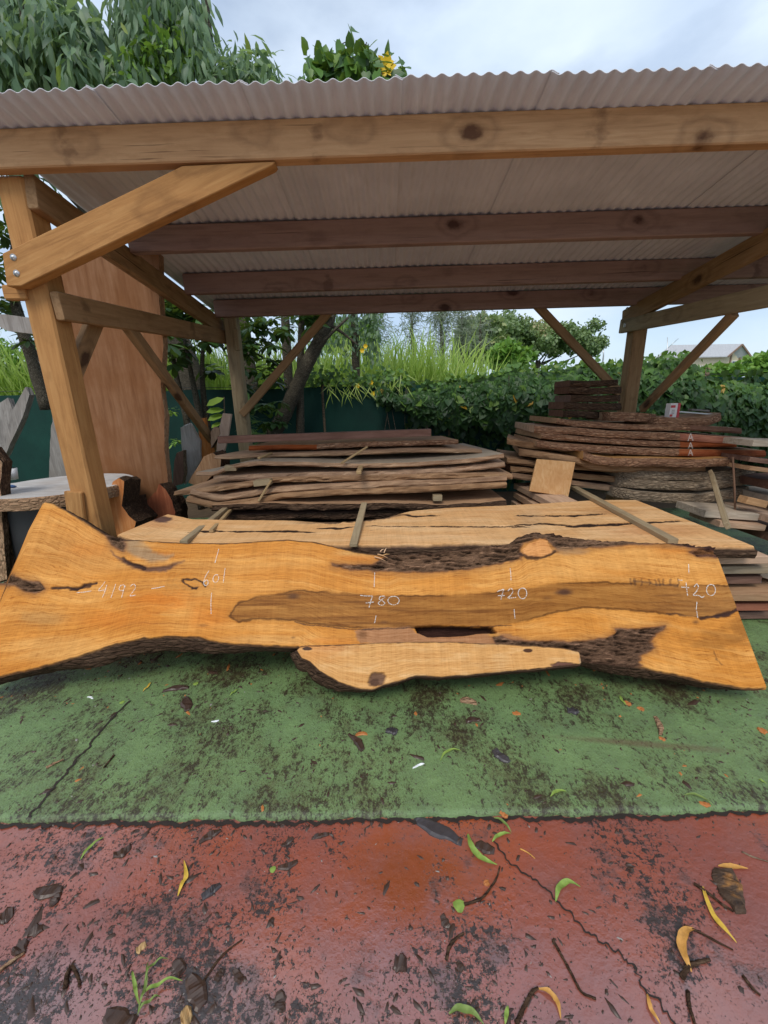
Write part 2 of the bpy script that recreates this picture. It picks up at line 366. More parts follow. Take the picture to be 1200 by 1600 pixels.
def box_mesh(L, w, h, bev=0.006, xs=6):
    """bar along local X, centred, chamfered edges, ends closed"""
    b = min(bev, w * 0.3, h * 0.3); hw, hh = w / 2, h / 2
    ring = [(-hw + b, -hh), (hw - b, -hh), (hw, -hh + b), (hw, hh - b), (hw - b, hh), (-hw + b, hh), (-hw, hh - b), (-hw, -hh + b)]
    st = [-L / 2, -L / 2 + b] + [(-L / 2 + L * k / xs) for k in range(1, xs)] + [L / 2 - b, L / 2]
    V = []; F = []
    for i, x in enumerate(st):
        k = 1 - b / max(hw, hh) * 0.8 if i in (0, len(st) - 1) else 1
        V += [(x, y * k, z * k) for y, z in ring]
    for i in range(len(st) - 1):
        for j in range(8):
            F.append((i * 8 + j, (i + 1) * 8 + j, (i + 1) * 8 + (j + 1) % 8, i * 8 + (j + 1) % 8))
    F.append(tuple(range(8))); n = (len(st) - 1) * 8; F.append(tuple(n + 7 - j for j in range(8)))
    return V, F
def bar(name, p0, p1, w, h, mat, parent=None, up=(0, 0, 1), bev=0.006, label=None):
    """straight timber from p0 to p1 (centre line), w across, h along 'up'"""
    p0, p1 = Vector(p0), Vector(p1); X = (p1 - p0).normalized(); Z = (Vector(up) - X * X.dot(Vector(up))).normalized(); Y = Z.cross(X)
    V, F = box_mesh((p1 - p0).length, w, h, bev)
    me = mesh_np(name, V, F)
    R = Matrix((X, Y, Z)).transposed()
    o = link(name, me, mat, parent, loc=(p0 + p1) / 2, rot=R.to_euler(), smooth=False)
    if label: o['label'] = label
    return o
def tube(name, pts, radii, mat, parent=None, seg=8, rough=0.0, seed=0, get=False):
    pts = [Vector(p) for p in pts]; V = []; F = []; n = len(pts)
    t0 = None
    for i, p in enumerate(pts):
        t = (pts[min(i + 1, n - 1)] - pts[max(i - 1, 0)]).normalized()
        a = Vector((0, 0, 1)) if abs(t.z) < 0.9 else Vector((1, 0, 0))
        if t0 is not None: a = t0
        x = (a - t * a.dot(t)).normalized(); t0 = x; y = t.cross(x)
        for k in range(seg):
            an = 2 * PI * k / seg
            r = radii[i] * (1 + rough * float(vn(np.array(k * 1.7 + i * 0.9), np.array(i * 0.8), seed)))
            V.append(p + x * math.cos(an) * r + y * math.sin(an) * r)
    for i in range(n - 1):
        for k in range(seg):
            F.append((i * seg + k, i * seg + (k + 1) % seg, (i + 1) * seg + (k + 1) % seg, (i + 1) * seg + k))
    F.append(tuple(range(seg - 1, -1, -1))); F.append(tuple((n - 1) * seg + k for k in range(seg)))
    if get: return V, F
    return link(name, mesh_np(name, V, F), mat, parent)
def join(parts):
    V = []; F = []
    for v, f in parts:
        o = len(V); V += list(v); F += [tuple(i + o for i in q) for q in f]
    return V, F
def smooth_path(pts, n=8):
    """Catmull-Rom"""
    P = [np.array(p, float) for p in pts]; P = [2 * P[0] - P[1]] + P + [2 * P[-1] - P[-2]]; out = []
    for i in range(1, len(P) - 2):
        for k in range(n):
            t = k / n
            out.append(0.5 * (2 * P[i] + (P[i + 1] - P[i - 1]) * t + (2 * P[i - 1] - 5 * P[i] + 4 * P[i + 1] - P[i + 2]) * t * t + (3 * P[i] - P[i - 1] - 3 * P[i + 1] + P[i + 2]) * t ** 3))
    out.append(P[-2]); return out

# ================================================================== GROUND
GREEN_TOP = 0.018
def sheet(name, xs, ys, zf, mat, kind='structure'):
    X, Y = np.meshgrid(xs, ys); Z = zf(X, Y); nx, ny = len(xs), len(ys)
    V = np.c_[X.ravel(), Y.ravel(), Z.ravel()]
    i = np.arange(nx * ny).reshape(ny, nx)
    F = np.stack([i[:-1, :-1], i[:-1, 1:], i[1:, 1:], i[1:, :-1]], -1).reshape(-1, 4)
    o = link(name, mesh_np(name, V, F), mat, None); o['kind'] = kind; return o

def red_mat():
    m = Mat('wet red painted concrete'); w = m.coord('Object', rnd=False)
    pos = m.n('NewGeometry').outputs['Position']
    big = m.noise(w, 1.6, 5, 0.55); mid = m.noise(w, 7, 6, 0.65); spk = m.noise(w, 48, 6, 0.72); spk2 = m.noise(w, 120, 5, 0.7); fine = m.noise(w, 190, 3, 0.6)
    c = m.ramp(big, [(0.30, (0.23, 0.058, 0.036)), (0.5, (0.30, 0.070, 0.033)), (0.72, (0.37, 0.086, 0.028))])
    c = m.mix(m.ramp(mid, [(0.40, 0.0), (0.66, 0.6)]), c, (0.205, 0.085, 0.075))
    gy = m.n('SeparateXYZ'); m.set(gy.inputs[0], pos)
    near = m.ramp(m.math('ADD', gy.outputs['Y'], m.math('MULTIPLY', big, 0.35)), [(0.62, 1.0), (1.05, 0.0)])       # silt film with mauve sky sheen painted into its colour, away from the step
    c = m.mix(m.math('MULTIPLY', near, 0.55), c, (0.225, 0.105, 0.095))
    def spot(x, y, rx, ry, lo=0.3, hi=1.0, wob=0.5):
        mpn = m.n('Mapping', Location=(-x / rx, -y / ry, 0), Scale=(1 / rx, 1 / ry, 0), Vector=pos)
        ln = m.n('VectorMath', operation='LENGTH'); m.set(ln.inputs[0], mpn.outputs[0])
        d = m.math('ADD', ln.outputs['Value'], m.math('MULTIPLY', m.math('SUBTRACT', mid, 0.5), wob * 2))
        return m.ramp(d, [(lo, 1.0), (hi, 0.0)])
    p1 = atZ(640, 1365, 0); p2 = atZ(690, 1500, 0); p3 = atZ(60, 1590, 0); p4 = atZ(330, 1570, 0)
    rust = spot(p1.x, p1.y, 0.26, 0.14, 0.3, 1.25, 0.9)
    c = m.mix(m.math('MULTIPLY', rust, m.ramp(spk, [(0.35, 0.9), (0.62, 0.55)])), c, (0.235, 0.050, 0.008))
    dens = m.noise(w, 3.1, 5, 0.62)
    lf = spot(-0.8, 0.75, 0.75, 0.5, 0.2, 1.3); lf2 = spot(-0.05, 0.6, 0.35, 0.25, 0.2, 1.2)
    dens = m.math('ADD', dens, m.math('MULTIPLY', m.math('MAXIMUM', lf, m.math('MULTIPLY', lf2, 0.35)), 0.12))
    # smeared silt: soft brown, then fine wet crumbs, then pinholes
    smear = m.ramp(m.math('ADD', m.math('MULTIPLY', mid, 0.8), m.math('MULTIPLY', dens, 0.9)), [(0.94, 0.0), (1.26, 0.6)])
    c = m.mix(smear, c, (0.085, 0.042, 0.034))
    dirt = m.ramp(m.math('ADD', spk, m.math('MULTIPLY', dens, 0.75)), [(0.99, 0.0), (1.06, 1.0)])
    dirt3 = m.ramp(m.math('ADD', spk2, m.math('MULTIPLY', dens, 0.55)), [(0.87, 0.0), (0.95, 0.85)])
    dd = m.math('MAXIMUM', dirt, dirt3)
    c = m.mix(dd, c, (0.032, 0.019, 0.015))
    c = m.mix(m.ramp(fine, [(0.68, 0.0), (0.75, 0.3)]), c, (0.38, 0.24, 0.21))
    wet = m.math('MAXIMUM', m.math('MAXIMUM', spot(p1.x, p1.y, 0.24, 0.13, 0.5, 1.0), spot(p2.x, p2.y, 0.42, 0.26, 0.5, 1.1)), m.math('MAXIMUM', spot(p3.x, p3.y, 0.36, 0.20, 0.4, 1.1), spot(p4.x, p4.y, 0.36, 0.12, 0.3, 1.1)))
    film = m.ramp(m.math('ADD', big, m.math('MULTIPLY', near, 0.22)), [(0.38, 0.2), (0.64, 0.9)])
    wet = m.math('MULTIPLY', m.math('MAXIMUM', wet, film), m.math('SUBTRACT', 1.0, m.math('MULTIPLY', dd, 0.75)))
    pits = m.noise(w, 34, 5, 0.65)
    h = m.math('ADD', m.math('MULTIPLY', pits, 0.8), m.math('MULTIPLY', m.math('MAXIMUM', dd, m.math('MULTIPLY', smear, 0.4)), 0.6))
    hw = m.math('MULTIPLY', h, m.math('MULTIPLY_ADD', wet, -0.55, 1.0))
    nrm = m.bump(hw, 0.6, 0.012)
    m.set(m.b.inputs['Coat Weight'], wet); m.b.inputs['Coat Roughness'].default_value = 0.06; m.b.inputs['Coat IOR'].default_value = 2.0
    m.set(m.b.inputs['Coat Normal'], m.bump(m.math('MULTIPLY', h, m.math('MULTIPLY_ADD', wet, -0.75, 1.0)), 0.35, 0.010))
    return m.fin(c, m.math('MULTIPLY_ADD', wet, -0.25, 0.50), nrm, 0.6)
def green_mat():
    m = Mat('worn green painted concrete'); w = m.coord('Object', rnd=False); pos = m.n('NewGeometry').outputs['Position']
    ws = m.n('Mapping', Scale=(1.0, 0.6, 1), Vector=w).outputs[0]
    big = m.noise(w, 1.3, 5, 0.6); mid = m.noise(w, 6, 7, 0.68); spk = m.noise(ws, 55, 6, 0.74); spk2 = m.noise(ws, 130, 5, 0.72); fine = m.noise(w, 170, 3, 0.6); b2 = m.noise(w, 2.7, 6, 0.6); clod = m.noise(w, 16, 6, 0.7)
    c = m.ramp(mid, [(0.26, (0.048, 0.108, 0.022)), (0.5, (0.100, 0.212, 0.040)), (0.74, (0.172, 0.318, 0.078))])
    c = m.mix(m.ramp(spk2, [(0.36, 0.6), (0.48, 0.0)]), c, (0.050, 0.090, 0.028))
    gm = m.n('SeparateXYZ'); m.set(gm.inputs[0], pos)
    ed = m.ramp(m.math('ADD', gm.outputs['Y'], m.math('MULTIPLY', mid, 0.4)), [(1.22, 1.0), (1.55, 0.0)])
    rx = m.ramp(m.math('ADD', gm.outputs['X'], m.math('MULTIPLY', big, 0.8)), [(0.95, 0.0), (1.7, 0.9)])
    lx = m.ramp(m.math('ADD', gm.outputs['X'], m.math('MULTIPLY', big, 0.8)), [(-1.1, 0.8), (-0.5, 0.0)])
    c = m.mix(m.math('MULTIPLY', m.math('MAXIMUM', m.math('MAXIMUM', ed, rx), lx), 0.42), c, (0.215, 0.260, 0.150))
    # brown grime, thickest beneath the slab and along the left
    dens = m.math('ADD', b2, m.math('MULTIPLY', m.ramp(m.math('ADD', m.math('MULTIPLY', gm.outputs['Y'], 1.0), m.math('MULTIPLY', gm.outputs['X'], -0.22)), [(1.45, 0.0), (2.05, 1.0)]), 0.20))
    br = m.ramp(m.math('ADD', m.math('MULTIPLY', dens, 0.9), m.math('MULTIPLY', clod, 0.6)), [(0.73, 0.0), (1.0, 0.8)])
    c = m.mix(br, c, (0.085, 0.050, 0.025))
    sp = m.math('MAXIMUM', m.ramp(m.math('ADD', spk, m.math('MULTIPLY', dens, 0.55)), [(0.79, 0.0), (0.87, 0.9)]), m.ramp(m.math('ADD', spk2, m.math('MULTIPLY', dens, 0.45)), [(0.77, 0.0), (0.86, 0.8)]))
    c = m.mix(sp, c, (0.036, 0.024, 0.014))
    c = m.mix(m.ramp(fine, [(0.66, 0.0), (0.73, 0.5)]), c, (0.27, 0.36, 0.24))
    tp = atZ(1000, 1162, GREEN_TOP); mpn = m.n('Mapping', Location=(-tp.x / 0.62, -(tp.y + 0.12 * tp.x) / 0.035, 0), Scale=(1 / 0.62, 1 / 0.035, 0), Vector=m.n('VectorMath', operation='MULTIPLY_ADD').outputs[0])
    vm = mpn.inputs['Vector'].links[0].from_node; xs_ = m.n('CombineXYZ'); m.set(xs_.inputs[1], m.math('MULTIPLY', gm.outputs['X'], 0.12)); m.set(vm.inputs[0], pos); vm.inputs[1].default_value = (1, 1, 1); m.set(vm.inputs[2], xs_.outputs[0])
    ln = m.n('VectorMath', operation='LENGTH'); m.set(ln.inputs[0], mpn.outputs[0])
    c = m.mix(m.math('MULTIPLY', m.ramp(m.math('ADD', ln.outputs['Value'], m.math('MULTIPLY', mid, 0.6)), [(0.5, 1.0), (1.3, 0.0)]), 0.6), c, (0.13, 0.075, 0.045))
    h = m.math('ADD', m.math('MULTIPLY', spk, 0.9), m.math('MULTIPLY', clod, 0.9))
    wet = m.ramp(b2, [(0.40, 0.50), (0.62, 0.28)])
    return m.fin(c, wet, m.bump(h, 0.65, 0.012), 0.55)
EDGE_Y = 1.095
def edge(x): return EDGE_Y + 0.012 * fbm(np.asarray(x) * 3.0, 0.0 * np.asarray(x), 5) + 0.010 * fbm(np.asarray(x) * 22.0, 0.0 * np.asarray(x), 9)
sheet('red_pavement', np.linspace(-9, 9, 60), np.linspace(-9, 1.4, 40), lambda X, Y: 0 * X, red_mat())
def build_green():
    xs = np.linspace(-4.5, 4.5, 900); rows = []
    e = edge(xs)
    rows.append(np.c_[xs, e - 0.004, 0 * xs + 0.002 - 0.004])
    rows.append(np.c_[xs, e, 0 * xs + GREEN_TOP * 0.6])
    rows.append(np.c_[xs, e + 0.006, 0 * xs + GREEN_TOP * 0.93])
    for y in (0.02, 0.06, 0.15, 0.5, 1.2, 2.2, 4.0):
        rows.append(np.c_[xs, e * (1 if y < 0.2 else 0) + (EDGE_Y if y >= 0.2 else 0) + y, 0 * xs + GREEN_TOP])
    V = np.concatenate(rows); n = len(xs); i = np.arange(len(V)).reshape(-1, n)
    F = np.stack([i[:-1, :-1], i[:-1, 1:], i[1:, 1:], i[1:, :-1]], -1).reshape(-1, 4)
    o = link('green_pavement', mesh_np('green_pavement', V, F), green_mat()); o['kind'] = 'structure'
build_green()
def ground_ribbon(name, pts, w, z, mat, seed=1):
    P = np.array(smooth_path(pts, 14)); n = len(P); t = np.gradient(P, axis=0); t /= np.linalg.norm(t, axis=1)[:, None] + 1e-9
    nn = np.c_[-t[:, 1], t[:, 0]]; s = np.arange(n) * 0.37
    P = P + nn * (0.016 * fbm(s, s * 0, seed))[:, None]; ww = w * (0.55 + 0.6 * np.abs(fbm(s * 1.3, s * 0, seed + 4)))[:, None]
    V = np.r_[np.c_[P - nn * ww, np.full(n, z)], np.c_[P + nn * ww, np.full(n, z)]]
    i = np.arange(n - 1); F = np.stack([i, i + 1, i + 1 + n, i + n], -1)
    o = link(name, mesh_np(name, V, F), mat, smooth=False); o['kind'] = 'structure'; return o
def gz(px, py, z=0.0): p = atZ(px, py, z); return (p.x, p.y)
ground_ribbon('pavement_crack', [gz(x, y, GREEN_TOP) for x, y in ((205, 1095), (160, 1142), (120, 1190), (85, 1228), (45, 1278))], 0.007, GREEN_TOP + 0.003, 'dirt', 3)
ground_ribbon('pavement_crack', [gz(x, y) for x, y in ((772, 1312), (800, 1352), (845, 1385), (885, 1425), (935, 1470), (985, 1505), (1010, 1545), (1062, 1600), (1100, 1640))], 0.004, 0.004, 'dirt', 4)
dl = [(x, float(edge(np.array(x))) - 0.012) for x in np.linspace(-2.4, 2.4, 40)]
ground_ribbon('dirt_strip', dl, 0.011, 0.004, 'dirt', 8)
sheet('yard_soil', np.linspace(-20, 20, 20), np.linspace(1.2, 9, 20), lambda X, Y: 0 * X - 0.03, 'soil')
sheet('field', np.linspace(-1500, 1500, 30), np.linspace(-1200, 2500, 30), lambda X, Y: 0 * X - 0.12, 'field')

# ================================================================== SHED
def roofZ(Y): return 2.82 - 0.105 * (Y - 2.42)
shed = thing('open_shed', 'open timber lean to shed with corrugated grey roof over the stacks of sawn slabs', 'shed', (0.45, 3.6, 0))
XL, XR = -1.985, 2.88
BT, BH = 0.07, 0.168
bar('front_beam', (-2.6, 2.455, 2.737), (4.3, 2.455, 2.752), BT, BH, 'timber', shed)
bar('purlin', (-1.86, 3.335, roofZ(3.33) - BH / 2), (4.2, 3.335, roofZ(3.33) - BH / 2 + 0.012), BT, BH, 'timber_red', shed)
bar('purlin', (-1.86, 4.135, roofZ(4.13) - BH / 2), (4.2, 4.135, roofZ(4.13) - BH / 2 + 0.012), BT, BH, 'timber_red', shed)
bar('purlin', (-1.86, 4.79, roofZ(4.79) - BH / 2 - 0.003), (4.2, 4.79, roofZ(4.79) - BH / 2 + 0.01), BT, BH, 'timber_red', shed)
# posts
bar('post', (-1.985, 2.567, 0.018), (-1.985, 2.567, 2.66), 0.15, 0.15, 'timber_warm', shed, up=(0, 1, 0), bev=0.012)
bar('post', (-1.742, 4.92, 0.018), (-1.742, 4.92, 2.55), 0.14, 0.14, 'timber_grey', shed, up=(0, 1, 0), bev=0.012)
bar('post', (2.872, 4.92, 0.018), (2.872, 4.92, 2.55), 0.155, 0.15, 'timber_mid', shed, up=(0, 1, 0), bev=0.012)
bar('post', (3.05, 2.567, 0.018), (3.05, 2.567, 2.66), 0.15, 0.15, 'timber', shed, up=(0, 1, 0), bev=0.012)
# side rafters and ties
def raf(X, y0, y1): 
    return bar('rafter', (X, y0, roofZ(y0) - 0.14 - BH / 2), (X, y1, roofZ(y1) - 0.14 - BH / 2), 0.06, BH, 'timber_mid', shed)
raf(-1.885, 2.50, 5.02); raf(2.765, 2.50, 5.02)
zt0 = atY(110, 488, 2.66).z; zt1 = atY(340, 524, 4.85).z
bar('tie_beam', (-1.878, 2.5, zt0), (-1.848, 5.0, zt1), 0.05, 0.15, 'timber_mid', shed)
zr = atY(967, 510, 5.04).z
q_ = atX(1200, 463, 2.76); e_ = (Vector((2.76, 5.05, zr)) - q_); q_ = q_ - e_ * 0.25
bar('tie_beam', q_, (2.76, 5.05, zr), 0.05, 0.15, 'timber_grey', shed)
# braces
def flatbrace(name, poly, Yf, th, mat):
    """board in a plane Y = const cut to a polygon (pixels), real thickness"""
    pts = [atY(x, y, Yf) for x, y in poly]; n = len(pts)
    c = sum((p for p in pts), Vector()) / n
    ax = (pts[1] - pts[0]).normalized(); rot = math.atan2(-ax.z, ax.x)
    R = Matrix.Rotation(rot, 3, 'Y'); Ri = R.transposed()
    loc3 = Vector((c.x, Yf + th / 2, c.z))
    V = [Ri @ (Vector((p.x, Yf, p.z)) - loc3) for p in pts] + [Ri @ (Vector((p.x, Yf + th, p.z)) - loc3) for p in pts]
    F = [tuple(range(n)), tuple(range(2 * n - 1, n - 1, -1))] + [(i + n, (i + 1) % n + n, (i + 1) % n, i) for i in range(n)]
    me = mesh_np(name, V, F)
    import bmesh
    b = bmesh.new(); b.from_mesh(me); bmesh.ops.recalc_face_normals(b, faces=b.faces)
    bmesh.ops.bevel(b, geom=list(b.edges), offset=0.004, segments=1, affect='EDGES'); b.to_mesh(me); b.free()
    o = link(name, me, mat, shed, loc=loc3, rot=R.to_euler(), smooth=False); return o
br = flatbrace('brace', [(3, 396), (284, 259), (430, 252), (426, 258), (33, 447), (10, 447)], 2.418, 0.07, 'timber_warm')
for px, py in ((21, 402), (26, 427)):
    p = atY(px, py, 2.418)
    V, F = tube('bolt', [(p.x, p.y + 0.01, p.z), (p.x, p.y - 0.003, p.z), (p.x, p.y - 0.004, p.z), (p.x, p.y - 0.010, p.z)], [0.017, 0.017, 0.009, 0.008], None, get=True, seg=12)
    link('bolt', mesh_np('bolt', V, F), 'metal', br)
bar('packer', atY(10, 458, 2.50), atY(45, 458, 2.50), 0.05, 0.075, 'timber_warm', shed)
def side(p, q, w, h, mat, up): return bar('brace', p, q, w, h, mat, shed, up=up)
side(atY(183, 500, 3.08) + Vector((0.03, 0, 0.02)), atY(340, 700, 4.84), 0.09, 0.06, 'timber_mid', (1, 0, 0))
side(atY(152, 494, 2.98), atY(112, 588, 2.62), 0.11, 0.05, 'timber_mid', (1, 0, 0))
side(atY(378, 648, 4.83), atY(522, 478, 4.83), 0.05, 0.085, 'timber_mid', (-0.6, 0, 0.6))
side(atY(968, 614, 4.86), atY(836, 474, 4.83), 0.05, 0.085, 'timber_mid', (0.6, 0, 0.6))
side(atX(1003, 640, 2.80), atX(1148, 489, 2.775), 0.06, 0.07, 'timber_mid', (0, 0, 1))
bar('cleat', (atY(105, 790, 2.5)).lerp(atY(105, 790, 2.48), 1) - Vector((0, 0, 0.55)), atY(115, 768, 2.475), 0.11, 0.03, 'timber_warm', shed, up=(0, 1, 0))
for px, py in ((978, 510), (1000, 507), (992, 482)):
    p = atY(px, py, 4.93); p.x = 2.733
    V, F = tube('bolt', [(2.74, p.y, p.z), (2.728, p.y, p.z), (2.727, p.y, p.z), (2.72, p.y, p.z)], [0.016, 0.016, 0.009, 0.008], None, get=True)
    link('bolt', mesh_np('bolt', V, F), 'metal', shed)
p = atY(366, 530, 4.84)
bar('bracket', p + Vector((0.03, 0, 0.1)), p + Vector((0.03, 0, -0.12)), 0.05, 0.05, 'timber_grey', shed)
# corrugated roof sheets
def roof_mat():
    m = Mat('fibre cement roof'); v = m.coord('Object', (1, 1, 1)); g = m.noise(v, 3, 5, 0.6); f = m.noise(m.coord('Object', (12, 1.5, 12)), 4, 4)
    c = m.ramp(g, [(0.3, (0.56, 0.55, 0.58)), (0.7, (0.67, 0.66, 0.69))]); c = m.mix(m.ramp(f, [(0.5, 0.0), (0.8, 0.45)]), c, (0.46, 0.44, 0.46))
    return m.fin(c, 0.8, m.bump(f, 0.12, 0.003), 0.25)
MATS['roof'] = roof_mat()
PITCHW, NC = 0.070, 10
def sheet_mesh(w_n=NC, y0=2.236, y1=5.22, amp=0.0068, th=0.003):
    xs = np.linspace(0, (w_n + 0.5) * PITCHW, int((w_n + 0.5) * 8) + 1); ys = np.linspace(y0, y1, 9); top = []
    for off in (0.0, th):
        X, Y = np.meshgrid(xs, ys); Z = roofZ(Y) + 0.012 + amp * np.cos(X / PITCHW * 2 * PI) + off
        top.append(np.c_[X.ravel(), Y.ravel(), Z.ravel()])
    V = np.concatenate(top); nx, ny = len(xs), len(ys); i = np.arange(nx * ny).reshape(ny, nx); o = nx * ny
    q = lambda a, b, c, d: np.stack([a, b, c, d], -1).reshape(-1, 4)
    F = [q(i[1:, :-1], i[1:, 1:], i[:-1, 1:], i[:-1, :-1]), q(i[:-1, :-1], i[:-1, 1:], i[1:, 1:], i[1:, :-1]) + o,
         q(i[0, :-1], i[0, 1:], i[0, 1:] + o, i[0, :-1] + o), q(i[-1, 1:], i[-1, :-1], i[-1, :-1] + o, i[-1, 1:] + o),
         q(i[1:, 0], i[:-1, 0], i[:-1, 0] + o, i[1:, 0] + o), q(i[:-1, -1], i[1:, -1], i[1:, -1] + o, i[:-1, -1] + o)]
    return mesh_np('roof_sheet', V, np.concatenate(F))
sm = sheet_mesh(); x0 = atY(140, 130, 2.2).x - 3 * NC * PITCHW
# the middle of the mesh
co = np.empty(len(sm.vertices) * 3, np.float32); sm.vertices.foreach_get('co', co); co = co.reshape(-1, 3); cc = (co.min(0) + co.max(0)) / 2
sm.vertices.foreach_set('co', (co - cc).ravel()); sm.update()
x0 = -2.03
for k in range(11):
    x = x0 + k * NC * PITCHW
    o = link('roof_sheet', sm, 'roof', shed, loc=(x + float(cc[0]), float(cc[1]), float(cc[2]) + 0.006 * (k % 2)))

# ================================================================== THE BIG SLAB LEANING IN FRONT
LEAN = math.radians(50)
SP0 = np.array([0, 1.588, 0.125]); SU = np.array([1.0, -0.008, 0.0]); SU /= np.linalg.norm(SU)
SV = np.array([0, math.cos(LEAN), math.sin(LEAN)]); SV = SV - SU * (SV @ SU); SV /= np.linalg.norm(SV); SN = np.cross(SU, SV)   # SN points to the camera side
if SN[1] > 0: SN = -SN
def s2uv(P): q = onplane(P, SP0, SN) - SP0; return np.c_[q @ SU, q @ SV]
def uv2w(u, v, h): return SP0 + np.outer(u, SU) + np.outer(v, SV) + np.outer(h, SN)

ORANGE = np.array([0.53, 0.208, 0.036]); TAN = np.array([0.58, 0.270, 0.066]); PALE = np.array([0.61, 0.315, 0.095]); RED = np.array([0.53, 0.165, 0.020])
HEART = np.array([0.255, 0.098, 0.019]); HEART2 = np.array([0.15, 0.052, 0.011]); BARKC = np.array([0.185, 0.105, 0.062]); BARKP = np.array([0.060, 0.028, 0.026])

def col_slab(u0, v0, topP, botP, nu, nv, edge_noise=0.004, seed=3):
    """grid of columns between a lower and an upper outline, in plane coordinates"""
    u = np.linspace(u0, v0, nu)
    vt = np.interp(u, topP[:, 0], topP[:, 1]); vb = np.interp(u, botP[:, 0], botP[:, 1])
    vt = vt + edge_noise * fbm(u * 14, u * 0, seed) ; vb = vb + edge_noise * fbm(u * 14, u * 0 + 5.3, seed + 2)
    s = np.linspace(0, 1, nv); U = np.repeat(u[None], nv, 0); V = vb[None] + s[:, None] * (vt - vb)[None]
    return U, V, s

def build_big_slab():
    root = thing('leaning_slab', 'huge freshly sawn orange live edge slab with white chalk sizes leaning on the stack', 'wood slab', (0, 1.75, 0))
    top = [(-70, 904), (0, 906), (13, 907), (15, 884), (68, 784), (82, 787), (100, 795), (130, 812), (160, 832), (190, 842), (230, 844), (270, 847), (350, 848), (400, 845), (450, 843), (490, 846), (530, 855),
           (560, 862), (590, 866), (607, 867), (622, 861), (660, 860), (720, 854), (760, 850), (800, 843), (815, 833), (840, 828), (870, 830), (920, 838), (960, 843), (1010, 846), (1060, 849), (1100, 852), (1140, 850), (1147, 852),
           (1160, 885), (1173, 950), (1185, 1005), (1197, 1062), (1199, 1074)]
    bot = [(-70, 1078), (0, 1058), (60, 1045), (100, 1035), (150, 1018), (180, 1008), (220, 1000), (260, 996), (310, 998), (350, 1007), (400, 1011), (465, 1013), (500, 1032), (600, 1042), (700, 1036), (800, 1035), (870, 1032), (905, 1031),
           (940, 1037), (990, 1043), (1050, 1055), (1100, 1067), (1150, 1076), (1185, 1079), (1199, 1077)]
    T = s2uv(top); B = s2uv(bot)
    U, V, s = col_slab(B[0, 0], B[-1, 0], T, B, 860, 190)
    W0 = uv2w(U.ravel(), V.ravel(), np.zeros(U.size)); px = toPx(W0); X = px[:, 0].reshape(U.shape); Y = px[:, 1].reshape(U.shape)
    n1 = fbm(X / 26, Y / 9, 21); n2 = fbm(X / 70, Y / 20, 31); n3 = fbm(X / 9, Y / 5, 41)
    Xw = X + 3 * n3; Yw = Y + 2.2 * fbm(X / 11, Y / 7, 43)
    c = np.broadcast_to(ORANGE, U.shape + (3,)).copy()
    # broad figure: paler sapwood up top and along the bottom, tan middle right
    c = lerp(c, TAN, sstep(0.2, 0.9, n2 + 0.35) * 0.7)
    c = lerp(c, PALE, sstep(520, 900, X) * sstep(930, 880, Y) * 0.45)
    c = lerp(c, PALE, sstep(1.0, 0.55, np.hypot((X - 110) / 110, (Y - 850) / 70)) * 0.35)
    c = lerp(c, np.array([0.60, 0.34, 0.12]), sstep(0.9, 0.2, np.hypot((X - 560) / 60, (Y - 866) / 14)) * 0.6); c = lerp(c, np.array([0.60, 0.32, 0.10]), sstep(1.0, 0.3, np.hypot((X - 100) / 120, (Y - 1015) / 30)) * 0.55)
    c = lerp(c, np.array([0.60, 0.33, 0.11]), sstep(1.0, 0.2, np.hypot((X - 420) / 120, (Y - 1000) / 12)) * 0.5); c = lerp(c, np.array([0.44, 0.175, 0.040]), sstep(1.0, 0.2, np.hypot((X - 150) / 90, (Y - 850) / 40) + 0.4 * n2) * 0.35)
    sv_ = np.repeat(s[:, None], U.shape[1], 1)
    st1 = fbm(U * 1.6, sv_ * 34 + 0.8 * n2, 301); st2 = fbm(U * 0.9 + 7, sv_ * 14 + 0.6 * n2, 305)
    c = lerp(c, np.array([0.50, 0.185, 0.030]), sstep(0.05, 0.75, st1) * 0.45); c = lerp(c, PALE, sstep(0.0, 0.8, -st1) * 0.35)
    c = lerp(c, np.array([0.47, 0.215, 0.055]), sstep(0.05, 0.7, st2) * 0.45)
    def ell(x, y, rx, ry, a=0.15, b=1.0, wob=0.35): return sstep(b, a, np.hypot((X - x) / rx, (Y - y) / ry) + wob * n1)
    for x, y, rx, ry, k in ((255, 938, 75, 26, 0.9), (180, 968, 110, 20, 0.6), (330, 965, 60, 22, 0.6), (130, 860, 60, 16, 0.35), (560, 872, 60, 8, 0.6), (470, 945, 120, 10, 0.0), (250, 868, 40, 8, 0.5), (1060, 860, 70, 12, 0.5), (980, 852, 60, 8, 0.4), (520, 1002, 60, 8, 0.5)):
        c = lerp(c, RED, ell(x, y, rx, ry) * k)
    # heartwood tongue
    heart = [(357, 962), (372, 941), (400, 933), (440, 927), (465, 921), (520, 925), (600, 930), (700, 930), (780, 925), (840, 917), (880, 909), (940, 909), (1000, 912), (1060, 914), (1130, 914), (1215, 915),
             (1215, 958), (1150, 955), (1110, 965), (1070, 962), (1020, 958), (960, 952), (910, 950), (870, 957), (830, 968), (780, 978), (700, 977), (640, 980), (575, 983), (500, 977), (460, 970), (400, 968), (372, 972)]
    sd = sdpoly(Xw, Yw, heart)
    hc = lerp(np.broadcast_to(HEART, U.shape + (3,)).copy(), np.array([0.36, 0.155, 0.034]), sstep(-0.3, 0.8, fbm(X / 60, Y / 4, 55)))
    hc = lerp(hc, HEART2, sstep(0.0, 0.7, fbm(X / 70, Y / 5, 57)) * 0.8); hc = lerp(hc, np.array([0.42, 0.19, 0.045]), sstep(0.1, 0.8, fbm(X / 90, Y / 3.2, 59)) * 0.5)
